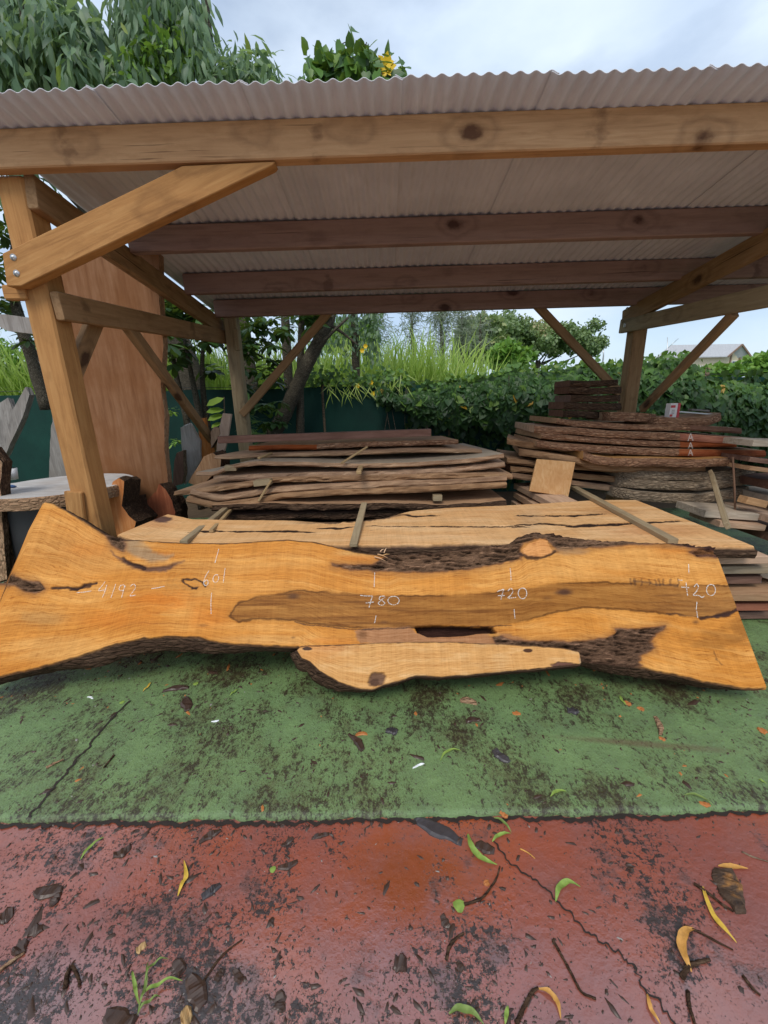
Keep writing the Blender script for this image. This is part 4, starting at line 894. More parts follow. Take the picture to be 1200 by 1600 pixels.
# ================================================================== SAWN BOARDS IN THE STACKS
def pxm(px, py, Y, d):   # height in metres of d pixels at that place
    return (atY(px, py, Y) - atY(px, py + d, Y)).length
def board(name, label, cat, front, Yf, width, th, mats=('board', 'bark'), group=None, skL=0.0, skR=0.0, rL=0.0, rR=0.0, rough=0.012, cut=None, seed=None):
    """live edge board: its upper front edge follows the pixels in 'front' at distance Yf; th = thickness in pixels"""
    seed = seed if seed is not None else (abs(hash_str(label)) % 997)
    f = np.array(front, float); th = th - (0.4 if f[0, 0] > 790 else 2.6); thm = pxm(f[len(f) // 2, 0], f[len(f) // 2, 1], Yf, th)
    L = abs(atY(*f[-1], Yf).x - atY(*f[0], Yf).x); N = int(max(14, L / 0.045))
    xs = np.linspace(f[0, 0], f[-1, 0], N); ys = np.interp(xs, f[:, 0], f[:, 1]); s = np.linspace(0, 1, N)
    off = rL * np.clip(1 - s / 0.22, 0, 1) ** 2 + rR * np.clip(1 - (1 - s) / 0.22, 0, 1) ** 2
    F3 = np.array([atY(x, y, Yf + o) for x, y, o in zip(xs, ys, off)])
    n = lambda k, fr=9.0: fbm(F3[:, 0] * fr, 0 * s + k * 3.7, seed, 4)
    wd = width - 2 * off + 0.06 * fbm(F3[:, 0] * 2, 0 * s + 9, seed, 3)
    shift = (1 - s) ** 3 * skL + s ** 3 * skR
    sec = [(0, 0), (.33, 0), (.66, 0), (1, 0), (1.0, -.5), (1, -1), (.66, -1), (.33, -1), (0, -1), (0, -.68), (0, -.34)]
    V = np.zeros((N, len(sec), 3))
    for j, (t, z) in enumerate(sec):
        V[:, j, 0] = F3[:, 0] + shift * t; V[:, j, 1] = F3[:, 1] + wd * t; V[:, j, 2] = F3[:, 2] + z * thm
        if t == 0: V[:, j, 1] += rough * n(j) * 1.3 + {0: 0.012, -1: 0.004, -.68: -0.006, -.34: 0.0}[z]; V[:, j, 2] += rough * 0.25 * n(j + 20, 14)
        elif t == 1: V[:, j, 1] += rough * 2 * n(j + 3)
        else: V[:, j, 2] += 0.003 * n(j + 7, 3)
    M = len(sec); V = V.reshape(-1, 3); Fc = []; mi = []
    for i in range(N - 1):
        for j in range(M):
            Fc.append((i * M + j, i * M + (j + 1) % M, (i + 1) * M + (j + 1) % M, (i + 1) * M + j))
            side = j in (3, 4, 8, 9, 10); k = 1 if side else 0
            if side and cut and cut[0](xs[i]): k = 2
            mi.append(k)
    Fc.append(tuple(range(M - 1, -1, -1))); Fc.append(tuple((N - 1) * M + j for j in range(M))); mi += [0, 0]
    me = mesh_np(name, V, Fc, mi)
    import bmesh
    b = bmesh.new(); b.from_mesh(me); bmesh.ops.recalc_face_normals(b, faces=b.faces); b.to_mesh(me); b.free()
    ms = list(mats) + ([cut[1]] if cut else [])
    o = link(name, me, ms, smooth=False)
    return tag(o, label, cat, group)
def hash_str(s):
    h = 7
    for ch in s: h = (h * 31 + ord(ch)) & 0x7fffffff
    return h
def stick(name, label, cat, p, q, w, h, mat='stick', group=None, up=(0, 0, 1)):
    o = bar(name, p, q, w, h, mat, None, up=up, bev=0.003); return tag(o, label, cat, group)

GA = 'weathered boards in the middle stack'
B_ = 'board'
board('sawn_board', 'dark bark edged board at the very bottom of the middle stack, half hidden', B_, [(335, 806), (450, 803), (600, 800), (690, 801)], 3.36, 0.8, 12, ('board_dark', 'bark'), GA)
board('sawn_board', 'thick bark edged board with a wide brown top under the block in the middle stack', B_, [(330, 790), (420, 786), (480, 788), (600, 786), (690, 789), (792, 783)], 3.31, 0.75, 12, ('board', 'bark'), GA, skR=-0.02, rough=0.02)
board('sawn_board', 'lower of the two twin boards resting on the small block in the middle stack', B_, [(291, 777), (336, 787), (400, 779), (440, 771), (520, 766), (600, 763), (660, 761), (792, 754)], 3.36, 0.8, 11, ('board', 'live_tan'), GA, skL=-0.10)
board('sawn_board', 'upper of the two twin boards with a smooth cut left corner in the middle stack', B_, [(297, 766), (330, 774), (345, 776), (420, 764), (500, 758), (560, 755), (640, 752), (700, 751), (792, 744)], 3.39, 0.8, 10, ('board', 'live_tan'), GA, skL=-0.05)
board('sawn_board', 'ragged edged board reaching farthest left and right in the middle stack', B_, [(272, 768), (300, 764), (340, 760), (398, 752), (425, 747), (500, 745), (600, 744), (700, 741), (801, 741)], 3.44, 0.85, 10, ('board', 'live_tan'), GA, skL=0.15, skR=-0.05, rough=0.025)
board('sawn_board', 'brown board with wavy front edge lying fourth from the top of the middle stack', B_, [(333, 742), (360, 743), (430, 741), (500, 738), (560, 737), (600, 736), (700, 731), (789, 722)], 3.52, 0.8, 11, ('board', 'live_tan'), GA, skL=0.1, rough=0.02)
board('sawn_board', 'wide grey topped board with a bright tan front edge in the middle stack', B_, [(306, 738), (335, 737), (365, 725), (400, 721), (470, 722), (560, 725), (650, 723), (740, 716), (788, 709)], 3.50, 1.0, 9, ('board_grey', 'live_tan'), GA, skL=0.35, skR=-0.18, rough=0.015)
board('sawn_board', 'thin tan board with a rounded right end near the top of the middle stack', B_, [(335, 712), (360, 713), (400, 710), (480, 708), (560, 706), (640, 702), (700, 702), (753, 703)], 3.72, 0.6, 8, ('board', 'live_tan'), GA, skL=0.2, skR=-0.12)
board('sawn_board', 'bark edged board with a wet red left end just under the topmost timber', B_, [(388, 697), (440, 695), (488, 695), (560, 691), (640, 689), (716, 687)], 3.82, 0.5, 10, ('board', 'bark_pale'), GA, skR=-0.1, skL=0.1, cut=(lambda x: x < 492, 'board_red'))
stick('squared_timber', 'straight reddish brown squared timber on top of the middle stack', 'timber', atY(343, 687, 3.92), atY(673, 675.5, 3.92), 0.09, 0.066, 'board_brown')
board('sawn_board', 'hidden lower board carrying the middle stack at the back', B_, [(345, 826), (690, 820)], 3.5, 0.6, 12, ('board_dark', 'bark'), GA)
for k, px in enumerate((400, 640)):
    p = atY(px, 845, 3.4); stick('bearer', ('left' if k == 0 else 'right') + ' thick bearer on the ground under the middle stack', 'timber', (p.x, 3.42, 0.27), (p.x, 4.2, 0.27), 0.2, 0.5, 'board_dark', 'bearers under the stacks')

GS = 'thin sticks between and across the boards'
stick('spacer_stick', 'thicker of two grey sticks leaning from the lying slab to the middle stack at left', 'stick', pz(287, 848, PZ + 0.015), atY(356, 792, 3.42) - Vector((0, 0, 0.0)), 0.045, 0.03, 'timber_grey', GS)
stick('spacer_stick', 'thinner yellow stick beside the thicker grey one at the left of the lying slab', 'stick', pz(330, 830, PZ + 0.012), atY(364, 793, 3.50), 0.028, 0.022, 'stick', GS)
stick('spacer_stick', 'short pale stick standing up across the middle of the lying slab', 'stick', pz(552, 852, PZ + 0.012), pz(569, 787, PZ + 0.05), 0.045, 0.022, 'timber_grey', GS)
stick('spacer_stick', 'long greenish brown stick lying diagonally across the right of the lying slab', 'stick', pz(1052, 846, PZ + 0.016), pz(897, 762, PZ + 0.02), 0.06, 0.032, 'timber_grey', GS)
stick('spacer_stick', 'thin bright stick poking from the wide grey topped board near the right centre', 'stick', atY(533, 724, 3.45), atY(574, 698, 3.64), 0.022, 0.014, 'stick', GS)
stick('spacer_stick', 'thin pale stick under the red ended board of the middle stack', 'stick', atY(404, 716, 3.5), atY(424, 708, 3.72), 0.025, 0.016, 'stick', GS)
stick('spacer_stick', 'yellow stick hanging down over the twin boards at the left of the middle stack', 'stick', atY(404, 783, 3.33), atY(424, 750, 3.37), 0.03, 0.016, 'stick', GS)
stick('spacer_stick', 'small grey block wedged at the left end under the wide grey topped board', 'block', atY(352, 731, 3.52), atY(370, 731, 3.54), 0.08, 0.045, 'timber_grey')
stick('spacer_stick', 'small dark block with a bright splinter under the twin boards at right', 'block', atY(676, 777, 3.37), atY(690, 777, 3.37), 0.09, 0.05, 'timber_grey')
stick('spacer_stick', 'tiny yellow stick end showing under the bright tan edge of the wide grey board', 'stick', atY(560, 731, 3.44), atY(567, 731, 3.44), 0.5, 0.028, 'stick')
stick('spacer_stick', 'grey offcut between the left boards next to the hanging yellow stick', 'block', atY(398, 755, 3.40), atY(424, 752, 3.40), 0.08, 0.05, 'timber_grey')

# ------------------------------------------------------------------ right stack
GR = 'slabs of the right stack'
PB = ('board', 'bark_pale')
RC = 'board_red'
board('sawn_slab', 'lowest of three thick grey bark slabs at the lower right of the right stack', 'slab', [(958, 762), (1000, 768), (1040, 772), (1100, 773), (1172, 761)], 3.60, 0.7, 14, ('board_grey', 'bark_grey'), GR, rL=0.12, rR=0.1)
board('sawn_slab', 'middle of three thick grey bark slabs at the lower right of the right stack', 'slab', [(966, 748), (1040, 753), (1100, 754), (1178, 744)], 3.62, 0.7, 13, ('board_grey', 'bark_grey'), GR, rL=0.1, rR=0.1)
board('sawn_slab', 'uppermost of three thick grey bark slabs with a dusty grey top', 'slab', [(968, 734), (1040, 738), (1052, 736), (1110, 739), (1182, 731)], 3.64, 0.8, 14, ('board_grey', 'bark_grey'), GR, rL=0.1, rR=0.12)
board('sawn_slab', 'thin dark board lowest of three at the left of the right stack', 'slab', [(800, 739), (850, 745), (900, 752), (968, 760)], 3.78, 0.7, 9, ('board_dark', 'live_tan'), GR)
board('sawn_slab', 'thin dark board middle of three at the left of the right stack', 'slab', [(798, 728), (850, 733), (900, 739), (972, 746)], 3.78, 0.7, 9, ('board_dark', 'live_tan'), GR)
board('sawn_slab', 'tan topped board uppermost of three behind the square plywood piece', 'slab', [(793, 716), (840, 721), (900, 725), (972, 731)], 3.76, 0.75, 9, ('board', 'live_tan'), GR, skL=0.1)
board('sawn_slab', 'long curved slab with orange brown edge right under the pale rounded slab', 'slab', [(812, 702), (870, 710), (900, 714), (922, 723), (960, 728), (1030, 729), (1104, 727)], 3.66, 0.9, 10, ('board', 'live_tan'), GR, skL=0.15, rL=0.10)
board('sawn_slab', 'pale rounded slab with tan and grey barked edge sticking out of the right stack', 'slab', [(912, 705), (930, 712), (960, 716), (1030, 716), (1090, 718), (1144, 715)], 3.55, 0.9, 13, ('board_fresh', 'bark_pale'), GR, rL=0.06)
board('sawn_slab', 'tan slab with a pointed left tip sticking out left of the right stack', 'slab', [(793, 684), (820, 690), (870, 695), (960, 704)], 3.80, 0.6, 10, ('board', 'live_tan'), GR, skL=0.15, rL=0.06)
board('sawn_slab', 'lowest of the four long red ended slabs in the right stack', 'slab', [(839, 687), (870, 692), (940, 697), (1000, 700), (1060, 702), (1198, 704)], 3.66, 0.8, 11, PB, GR, rL=0.06, rR=0.05, cut=(lambda x: x > 1057, RC))
board('sawn_slab', 'second from the bottom of the four long red ended slabs', 'slab', [(846, 677), (900, 681), (1000, 688), (1062, 690), (1152, 690)], 3.69, 0.75, 9, PB, GR, cut=(lambda x: x > 1060, RC))
board('sawn_slab', 'third from the bottom of the four long red ended slabs, its left end light', 'slab', [(835, 665), (860, 668), (900, 668), (960, 674), (1000, 675), (1060, 677), (1190, 686)], 3.68, 0.85, 11, PB, GR, skL=0.06, rL=0.05, rR=0.06, cut=(lambda x: x > 1060, RC))
board('sawn_slab', 'topmost of the four long red ended slabs under the round discs', 'slab', [(870, 653), (900, 658), (940, 660), (1000, 664), (1070, 664), (1160, 669)], 3.72, 0.8, 9, PB, GR, rL=0.05, rR=0.12, cut=(lambda x: x > 1072, 'board_dark'))
board('wood_disc', 'left round barked disc beside the red and white carton', 'disc', [(942, 644), (970, 644), (1000, 645), (1026, 647)], 3.82, 0.5, 14, ('board', 'bark_pale'), 'round discs on the right stack', rL=0.12, rR=0.1)
board('wood_disc', 'right round barked disc in front of the red and white carton', 'disc', [(1013, 653), (1040, 652), (1080, 653), (1110, 652), (1128, 645)], 3.76, 0.55, 13, ('board', 'bark_pale'), 'round discs on the right stack', rL=0.10, rR=0.16)
GD = 'small dark slabs piled on the right stack'
for lab, fr, th in (('lowest and shortest of the small dark slabs piled on the right stack', [(880, 641), (910, 642), (940, 643)], 11),
                    ('second lowest of the small dark slabs, sticking out to the left', [(881, 628), (920, 630), (972, 630)], 12),
                    ('middle one of the small dark slabs piled on the right stack', [(892, 617), (930, 618), (970, 617)], 11),
                    ('second highest of the small dark slabs piled on the right stack', [(890, 604), (930, 606), (972, 604)], 11),
                    ('topmost of the small dark slabs piled on the right stack', [(891, 594), (920, 595), (966, 593)], 10)):
    board('dark_slab', lab, 'slab', fr, 3.95, 0.4, th, ('board_dark', 'bark'), GD, rL=0.02, rR=0.08, rough=0.008)
# two chalk letters on the red cut faces
def letter(px, py, Y, sc=1.0):
    parts = []
    for st_ in ([(-4, 6), (0, -6), (4, 6)], [(-3, 2), (4, 1)]):
        P = [atY(px + x * sc, py + y * sc, Y) for x, y in st_]
        for a, b in zip(P, P[1:]):
            d = (b - a).normalized(); n = Vector((-d.z, 0, d.x)) * 0.004
            parts.append(([a - n, b - n, b + n, a + n], [(0, 1, 2, 3)]))
    return join(parts)
reds = [o for o in COL.objects if o.name.startswith('sawn_slab') and 'red ended' in o['label']]
for o, py in zip(reds[:3], (707, 696, 683)):
    V, F = letter(1079, py, 3.635, 0.8 if py > 690 else 1.0); link('chalk_letter', mesh_np('chalk_letter', V, F), 'chalk', o, smooth=False)
# carton
p = atY(1049, 652, 3.90)
box = thing('carton', 'small red and white carton standing on the round discs', 'box', p)
def boxpart(name, c, s, mat, parent, rz=0.0):
    V, F = box_mesh(s[0], s[1], s[2], 0.003, 1)
    return link(name, mesh_np(name, V, F), mat, parent, loc=Vector(c), rot=(0, 0, rz), smooth=False)
boxpart('front_panel', p + Vector((-0.012, 0, 0.062)), (0.085, 0.05, 0.135), 'carton', box, 0.25)
boxpart('red_side', p + Vector((0.043, 0.012, 0.062)), (0.026, 0.054, 0.137), 'redprint', box, 0.25)
for k, (dx, dz, w, h) in enumerate(((-0.02, 0.10, 0.05, 0.022), (-0.012, 0.066, 0.03, 0.006), (-0.012, 0.05, 0.034, 0.006), (-0.012, 0.034, 0.03, 0.006), (-0.03, 0.018, 0.03, 0.02))):
    boxpart('print', p + Vector((dx, -0.027 + dx * 0.25, dz)), (w, 0.002, h), 'redprint' if k in (0, 4) else 'print', box, 0.25)
stick('steel_bar', 'thin grey steel bar lying on the round discs right of the carton', 'bar', atY(1058, 643, 4.0), atY(1120, 648, 3.95), 0.03, 0.015, 'metal')
stick('thin_offcut', 'thin grey offcut lying on the round discs behind the steel bar', 'offcut', atY(1078, 640, 4.1), atY(1106, 642, 4.1), 0.06, 0.018, 'grey_wood')

def upright(name, label, cat, poly, Y0, lean, th, face, edge_m, group=None, noise=0.008, step=0.05, seed=1):
    """piece standing in the plane Y = Y0 + lean * z, its outline from pixels, with real thickness and a rough edge"""
    P = onplane(poly, (0, Y0, 0), (0, 1, -lean)); out = []
    for a, b in zip(P, np.roll(P, -1, axis=0)):
        k = max(1, int(np.linalg.norm(b - a) / step))
        for i in range(k): out.append(a + (b - a) * i / k)
    R = np.array(out); m = len(R); nrm = np.array([0, 1, -lean]); nrm = nrm / np.linalg.norm(nrm)
    i = np.arange(m); c = R.mean(0)
    rad = R - c; rad /= np.linalg.norm(rad, axis=1)[:, None] + 1e-9
    N1 = lambda s_: (noise * fbm(R[:, 0] * 9 + R[:, 2] * 9, R[:, 2] * 7, seed + s_))[:, None]
    layers = [R + rad * N1(0), R + rad * (N1(1) + 0.4 * noise) + nrm * th * 0.35, R + rad * N1(2) + nrm * th * 0.7, R + rad * N1(3) + nrm * th]
    V = np.concatenate(layers); F = [tuple(range(m))] + [tuple(range(4 * m - 1, 3 * m - 1, -1))]; mi = [0, 0]
    for k in range(3):
        for j in range(m): F.append((k * m + (j + 1) % m, k * m + j, (k + 1) * m + j, (k + 1) * m + (j + 1) % m)); mi.append(1)
    import bmesh
    me = mesh_np(name, V, F, mi); b = bmesh.new(); b.from_mesh(me); bmesh.ops.recalc_face_normals(b, faces=b.faces)
    b.to_mesh(me); b.free()
    # grain of these pieces runs upright: turn the local axes so that local X is up
    o = link(name, me, [face, edge_m], smooth=False)
    M = Matrix(((0, 0, 1), (0, 1, 0), (-1, 0, 0)))
    me.transform(M.to_4x4()); o.rotation_euler = M.transposed().to_euler()
    return tag(o, label, cat, group)
upright('plywood_square', 'square tan plywood piece propped against the left of the right stack', 'plywood', [(839, 717), (899, 722), (888, 776), (827, 767)], 3.30, 0.35, 0.02, 'board_fresh', 'board_fresh', noise=0.001)
# planks running into depth under the plywood
for k, (a, b) in enumerate((((800, 758), (882, 786)), ((800, 772), (868, 797)), ((797, 786), (850, 806)))):
    stick('plank', ('top', 'middle', 'lowest')[k] + ' plank of the three under the plywood square', 'plank', atY(a[0] + 20, a[1], 4.0), atY(b[0], b[1] + 3, 3.28), 0.24, 0.055, 'board', 'planks under the plywood square')
stick('stake', 'pale greenish stake leaning against the right stack', 'stake', pz(1136, 822, PZ - 0.0) , atY(1111, 738, 3.52), 0.05, 0.03, 'timber_grey', up=(0, -1, 0.2))
tag(tube('iron_rod', [atY(1145, 714, 3.46), atY(1148, 770, 3.4), atY(1149, 826, 3.32)], [0.008] * 3, 'rust'), 'thin rusty rod standing upright before the right stack', 'rod')

# ------------------------------------------------------------------ boards at the far right edge
GE = 'loose boards at the right edge'
for lab, a, b, Y, w, h, mt in (
        ('light topped plank end beside the tips of the red slabs', (1152, 690), (1225, 692), 3.45, 0.3, 0.05, 'board_grey'),
        ('dark plank below the light plank end at the right edge', (1148, 714), (1225, 724), 3.50, 0.3, 0.04, 'board_dark'),
        ('thin brown plank over the grey barked slabs at the right edge', (1152, 728), (1225, 737), 3.45, 0.25, 0.035, 'board'),
        ('dark thick plank between the grey slabs and the right edge', (1172, 752), (1230, 750), 3.55, 0.4, 0.07, 'board_dark'),
        ('tan square cut timber end pointing right of the grey slabs', (1160, 780), (1192, 787), 3.30, 0.09, 0.06, 'timber'),
        ('broad grey board under the tan timber end at the right edge', (1168, 772), (1240, 776), 3.60, 0.6, 0.06, 'board_grey'),
        ('brown board leaning low behind the lying slab corner', (1165, 800), (1240, 806), 3.40, 0.6, 0.06, 'board'),
        ('grey flat board just behind the stake', (1078, 795), (1158, 800), 3.42, 0.35, 0.06, 'board_grey'),
        ('lower tan board with ragged tip behind the stake', (1100, 810), (1168, 816), 3.36, 0.35, 0.05, 'board'),
        ('lowest brown board behind the right tip of the lying slab', (1165, 826), (1240, 834), 3.40, 0.6, 0.07, 'board_dark')):
    stick('loose_board', lab, 'board', atY(*a, Y), atY(*b, Y), w, h, mt, GE)
# the pile that carries the lying slab, seen beyond the right end of the leaning slab
GU = 'boards of the pile under the lying slab'
ulab = ['second from the top', 'third from the top', 'fourth from the top', 'fifth from the top', 'sixth from the top', 'lowest']
for k in range(6):
    z = PZ - 0.150 - k * 0.085; x1 = (2.30, 2.48, 2.36, 2.60, 2.42, 2.66)[k]
    V = ('board', 'board_grey', 'board_dark', 'board', 'board_red', 'board_dark')[k]
    stick('pile_board', ulab[k] + ' board in the dark pile right of the leaning slab', 'board', (-1.55, 2.72 + 0.03 * (k % 2), z), (x1, 2.62 + 0.04 * (k % 3), z - 0.01), 0.75, 0.05, V, GU)
    for x in (-1.2, 0.4, 1.9):
        stick('pile_spacer', 'spacer under the ' + ulab[k] + ' board of the lying slab pile at ' + {-1.2: 'left', 0.4: 'middle', 1.9: 'right'}[x], 'stick', (x, 2.4, z - 0.0425), (x, 3.05, z - 0.0425), 0.05, 0.034, 'stick', 'spacers in the pile under the lying slab')
stick('loose_board', 'bright short board end sticking out of the pile right of the leaning slab', 'board', atY(1176, 892, 2.45), atY(1240, 912, 2.45), 0.12, 0.03, 'board_grey', GE)
stick('loose_board', 'pale slanting board low in the pile right of the leaning slab', 'board', atY(1160, 905, 2.52), atY(1230, 925, 2.52), 0.2, 0.04, 'grey_wood', GE)
stick('loose_board', 'thin tan lath low in the pile right of the leaning slab', 'board', atY(1175, 955, 2.5), atY(1240, 975, 2.5), 0.1, 0.025, 'stick', GE)
stick('loose_board', 'purplish board near the bottom of the pile right of the leaning slab', 'board', atY(1182, 985, 2.45), atY(1240, 1000, 2.45), 0.3, 0.09, 'board_red', GE)
stick('loose_board', 'lowest brown board end by the bottom right corner of the leaning slab', 'board', atY(1190, 1012, 2.4), atY(1240, 1020, 2.4), 0.3, 0.09, 'board', GE)
tag(tube('steel_hook', [atY(1187, 905, 2.42), atY(1187, 935, 2.42), atY(1190, 942, 2.42), atY(1195, 943, 2.42)], [0.009] * 4, 'metal'), 'bent grey steel hook in the pile right of the leaning slab', 'hook')

# ================================================================== LEFT CORNER
upright('standing_slab', 'tall broad mauve brown slab standing upright behind the left post', 'wood slab', [(90, 395), (248, 395), (249, 470), (255, 540), (251, 600), (254, 628), (258, 650), (256, 700), (261, 740), (266, 790), (267, 830), (150, 840), (120, 760), (100, 600)], 3.72, 0.0, 0.08, 'board_mauve', 'bark_edge_tan', noise=0.012)
upright('grey_slab', 'narrow pinkish grey slab edge standing left of the tall broad slab', 'wood slab', [(58, 560), (80, 600), (82, 650), (77, 720), (77, 760), (140, 760), (118, 640)], 4.1, 0.0, 0.06, 'grey_wood', 'bark', noise=0.02)
upright('driftwood_plank', 'forked silver grey driftwood plank leaning at the far left', 'driftwood', [(-40, 650), (12, 622), (20, 640), (40, 604), (46, 616), (36, 650), (10, 706), (-20, 760), (-60, 780)], 3.9, 0.15, 0.06, 'grey_wood', 'grey_wood', noise=0.012)
upright('bark_slab', 'rough bark edged slab at the left margin beside the stump table', 'wood slab', [(-60, 690), (-14, 700), (4, 722), (0, 760), (3, 800), (7, 850), (11, 905), (-60, 930)], 2.75, 0.0, 0.08, 'bark_edge_tan', 'bark', noise=0.02)
upright('weathered_plank', 'short pale board sticking out left behind the left post', 'board', [(-40, 490), (8, 491), (45, 496), (90, 500), (90, 526), (45, 521), (12, 517), (-5, 508)], 2.80, 0.0, 0.03, 'white_wood', 'white_wood', noise=0.002)
upright('white_plank', 'bleached white plank leaning behind the left end of the middle stack', 'plank', [(282, 668), (296, 662), (300, 668), (312, 690), (312, 720), (300, 745), (288, 757), (284, 700)], 4.55, -0.05, 0.05, 'white_wood', 'white_wood')
upright('orange_plank', 'orange plank standing between the bleached plank and the strut', 'plank', [(311, 655), (320, 653), (326, 690), (336, 712), (330, 726), (312, 726)], 4.62, 0.0, 0.05, 'orange_wood', 'orange_wood')
upright('pink_plank', 'pale pinkish plank leaning by the back left post', 'plank', [(348, 646), (361, 647), (356, 680), (350, 705), (338, 705), (342, 670)], 4.45, 0.05, 0.04, 'pink_wood', 'pink_wood', noise=0.003)
upright('bark_offcut', 'small brown offcut between the orange and the pinkish plank', 'offcut', [(329, 676), (334, 667), (342, 668), (343, 678), (336, 690), (330, 700)], 4.5, 0.0, 0.08, 'board', 'bark', noise=0.01)
upright('purple_bark_slab', 'purple brown flaky slab left of the bleached plank', 'wood slab', [(272, 720), (276, 708), (286, 704), (287, 740), (284, 756), (270, 760)], 4.4, 0.0, 0.08, 'board_dark', 'bark_grey', noise=0.012)
upright('root_piece', 'curved dark brown root slab left of the middle stack', 'root', [(294, 754), (305, 735), (318, 714), (332, 708), (345, 718), (345, 732), (330, 745), (310, 760)], 3.95, 0.0, 0.25, 'board', 'bark', noise=0.02)
def burl(name, label, poly, Y0, th, wood):
    o = upright(name, label, 'burl', poly, Y0, 0.08, th, wood, 'bark_burl', noise=0.025, step=0.025, seed=hash_str(label) % 97); return o
burl('burl', 'knobbly root burl with an orange cut face right of the left post', [(168, 800), (168, 770), (176, 752), (186, 747), (194, 752), (193, 770), (190, 790), (200, 806), (212, 815), (205, 840), (170, 850)], 3.02, 0.22, 'orange_wood')
burl('burl', 'broad pointed root burl with smooth brown face at the foot of the tall slab', [(224, 806), (230, 784), (244, 768), (249, 756), (258, 764), (270, 782), (276, 800), (276, 830), (226, 830)], 3.42, 0.2, 'board_red')
burl('burl', 'dark rough root lump between the two orange brown burls', [(192, 800), (196, 782), (206, 778), (209, 795), (218, 802), (226, 812), (210, 830), (194, 830)], 3.22, 0.2, 'bark_burl')
# stump table on a black drum
c = Vector((-2.66, 3.16, 0))
tb = thing('stump_table', 'round grey topped slab on a black drum behind the left post', 'table', (c.x, c.y, GREEN_TOP))
def disc(name, c, r, z0, z1, mat_side, mat_top, parent, seed, n=64, rough=0.03, ry=None):
    an = np.linspace(0, 2 * PI, n, endpoint=False); rr = r * (1 + rough * fbm(np.cos(an) * 3 + 5, np.sin(an) * 3 + 5, seed)); ry = ry or 1.0
    rows = []
    for z, k in ((z1, 0.985), (z1 - 0.008, 1.0), ((z0 + z1) / 2, 1.0), (z0, 0.985)):
        q = rr * k * (1 + (rough * 0.4 * fbm(an * 6, an * 0 + z * 50, seed + 1) if 0 < k else 0)); rows.append(np.c_[c[0] + q * np.cos(an), c[1] + q * np.sin(an) * ry, np.full(n, z)])
    V = np.concatenate(rows); F = [tuple(range(n)), tuple(range(4 * n - 1, 3 * n - 1, -1))]; mi = [0, 1]
    for k in range(3):
        for j in range(n): F.append((k * n + j, (k + 1) * n + j, (k + 1) * n + (j + 1) % n, k * n + (j + 1) % n)); mi.append(1)
    return link(name, mesh_np(name, V, F, mi), [mat_top, mat_side], parent, smooth=False)
zt = 0.87
disc('table_top', c, 0.52, zt - 0.09, zt, 'bark_edge_tan', 'white_wood', tb, 5)
disc('drum', c, 0.40, GREEN_TOP, zt - 0.092, 'black', 'black', tb, 6, rough=0.004)
def cup(label, px, py, Y, r, h, tilt=0.0):
    p = atZ(px, py, zt)
    V, F = join([tube('cup', [(0, 0, 0), (0, 0, 0.002), (0, 0, h * 0.5), (0, 0, h), (0, 0, h), (0, 0, h * 0.15)], [r * 0.6, r * 0.8, r * 0.9, r, r * 0.9, r * 0.74], None, get=True, seg=20)])
    o = link('cup', mesh_np('cup', V, F), 'white', None, loc=p + Vector((0, 0, 0.003)), rot=(0, 0, 0.4)); return tag(o, label, 'cup', 'white cups on the stump table')
cup('taller white plastic cup on the stump table', 20, 750, 3.1, 0.05, 0.10)
cup('smaller white plastic cup left of the taller one on the stump table', 8, 753, 3.0, 0.045, 0.075)
for k, (px, py, mt, lab) in enumerate(((14, 763, 'blue', 'small blue clip on the stump table in front of the cups'), (5, 762, 'black', 'small black clip left of the blue one on the stump table'))):
    p = atZ(px, py, zt); V, F = tube('clip', [p + Vector((-0.04, -0.01, 0.012)), p + Vector((-0.01, 0, 0.02)), p + Vector((0.03, 0.012, 0.012)), p + Vector((0.045, 0.02, 0.01))], [0.006, 0.014, 0.012, 0.004], None, get=True, seg=8)
    tag(link('clip', mesh_np('clip', V, F), mt), lab, 'clip')

# ================================================================== FENCE
FY = 6.5
fence = thing('mesh_fence', 'dark green shade cloth fence along the back of the yard', 'fence', (0, FY, 0))
def cloth_mat():
    m = Mat('green shade cloth'); g = m.noise(m.coord('Object', (1, 1, 1)), 1.3, 5, 0.6); f = m.noise(m.coord('Object', (30, 30, 2)), 4, 3)
    c = m.ramp(g, [(0.3, (0.004, 0.028, 0.022)), (0.7, (0.008, 0.056, 0.041))]); c = m.mix(m.ramp(f, [(0.5, 0.0), (0.75, 0.4)]), c, (0.006, 0.032, 0.025))
    return m.fin(c, 0.7, m.bump(f, 0.3, 0.01), 0.25)
MATS['cloth'] = cloth_mat()
for x0 in np.arange(-17, 17, 2.0):
    xs = np.linspace(x0 + 0.02, x0 + 1.98, 30); zs = np.linspace(-0.05, 1.72, 14); X, Z = np.meshgrid(xs, zs)
    Y = FY + 0.02 * fbm(X * 1.5, Z * 1.2, 5) + 0.006 * np.sin(X * 30) * sstep(1.3, 1.72, Z); Z = Z - 0.02 * np.sin((X - x0) / 2 * PI) * (Z > 1.6) - 0.003 * np.abs(np.sin(X * 22)) * (Z > 1.6)
    i = np.arange(X.size).reshape(X.shape); V = np.c_[X.ravel(), Y.ravel(), Z.ravel()]
    F = np.stack([i[:-1, :-1], i[:-1, 1:], i[1:, 1:], i[1:, :-1]], -1).reshape(-1, 4)
    V = np.r_[V, V + [0, 0.004, 0]]; F = np.r_[F, F[:, ::-1] + X.size]
    link('cloth_panel', mesh_np('cloth_panel', V, F), 'cloth', fence)
    tube('fence_post', [(x0, FY + 0.05, -0.1), (x0, FY + 0.05, 0.9), (x0, FY + 0.05, 1.86)], [0.03] * 3, 'bark_grey', fence)
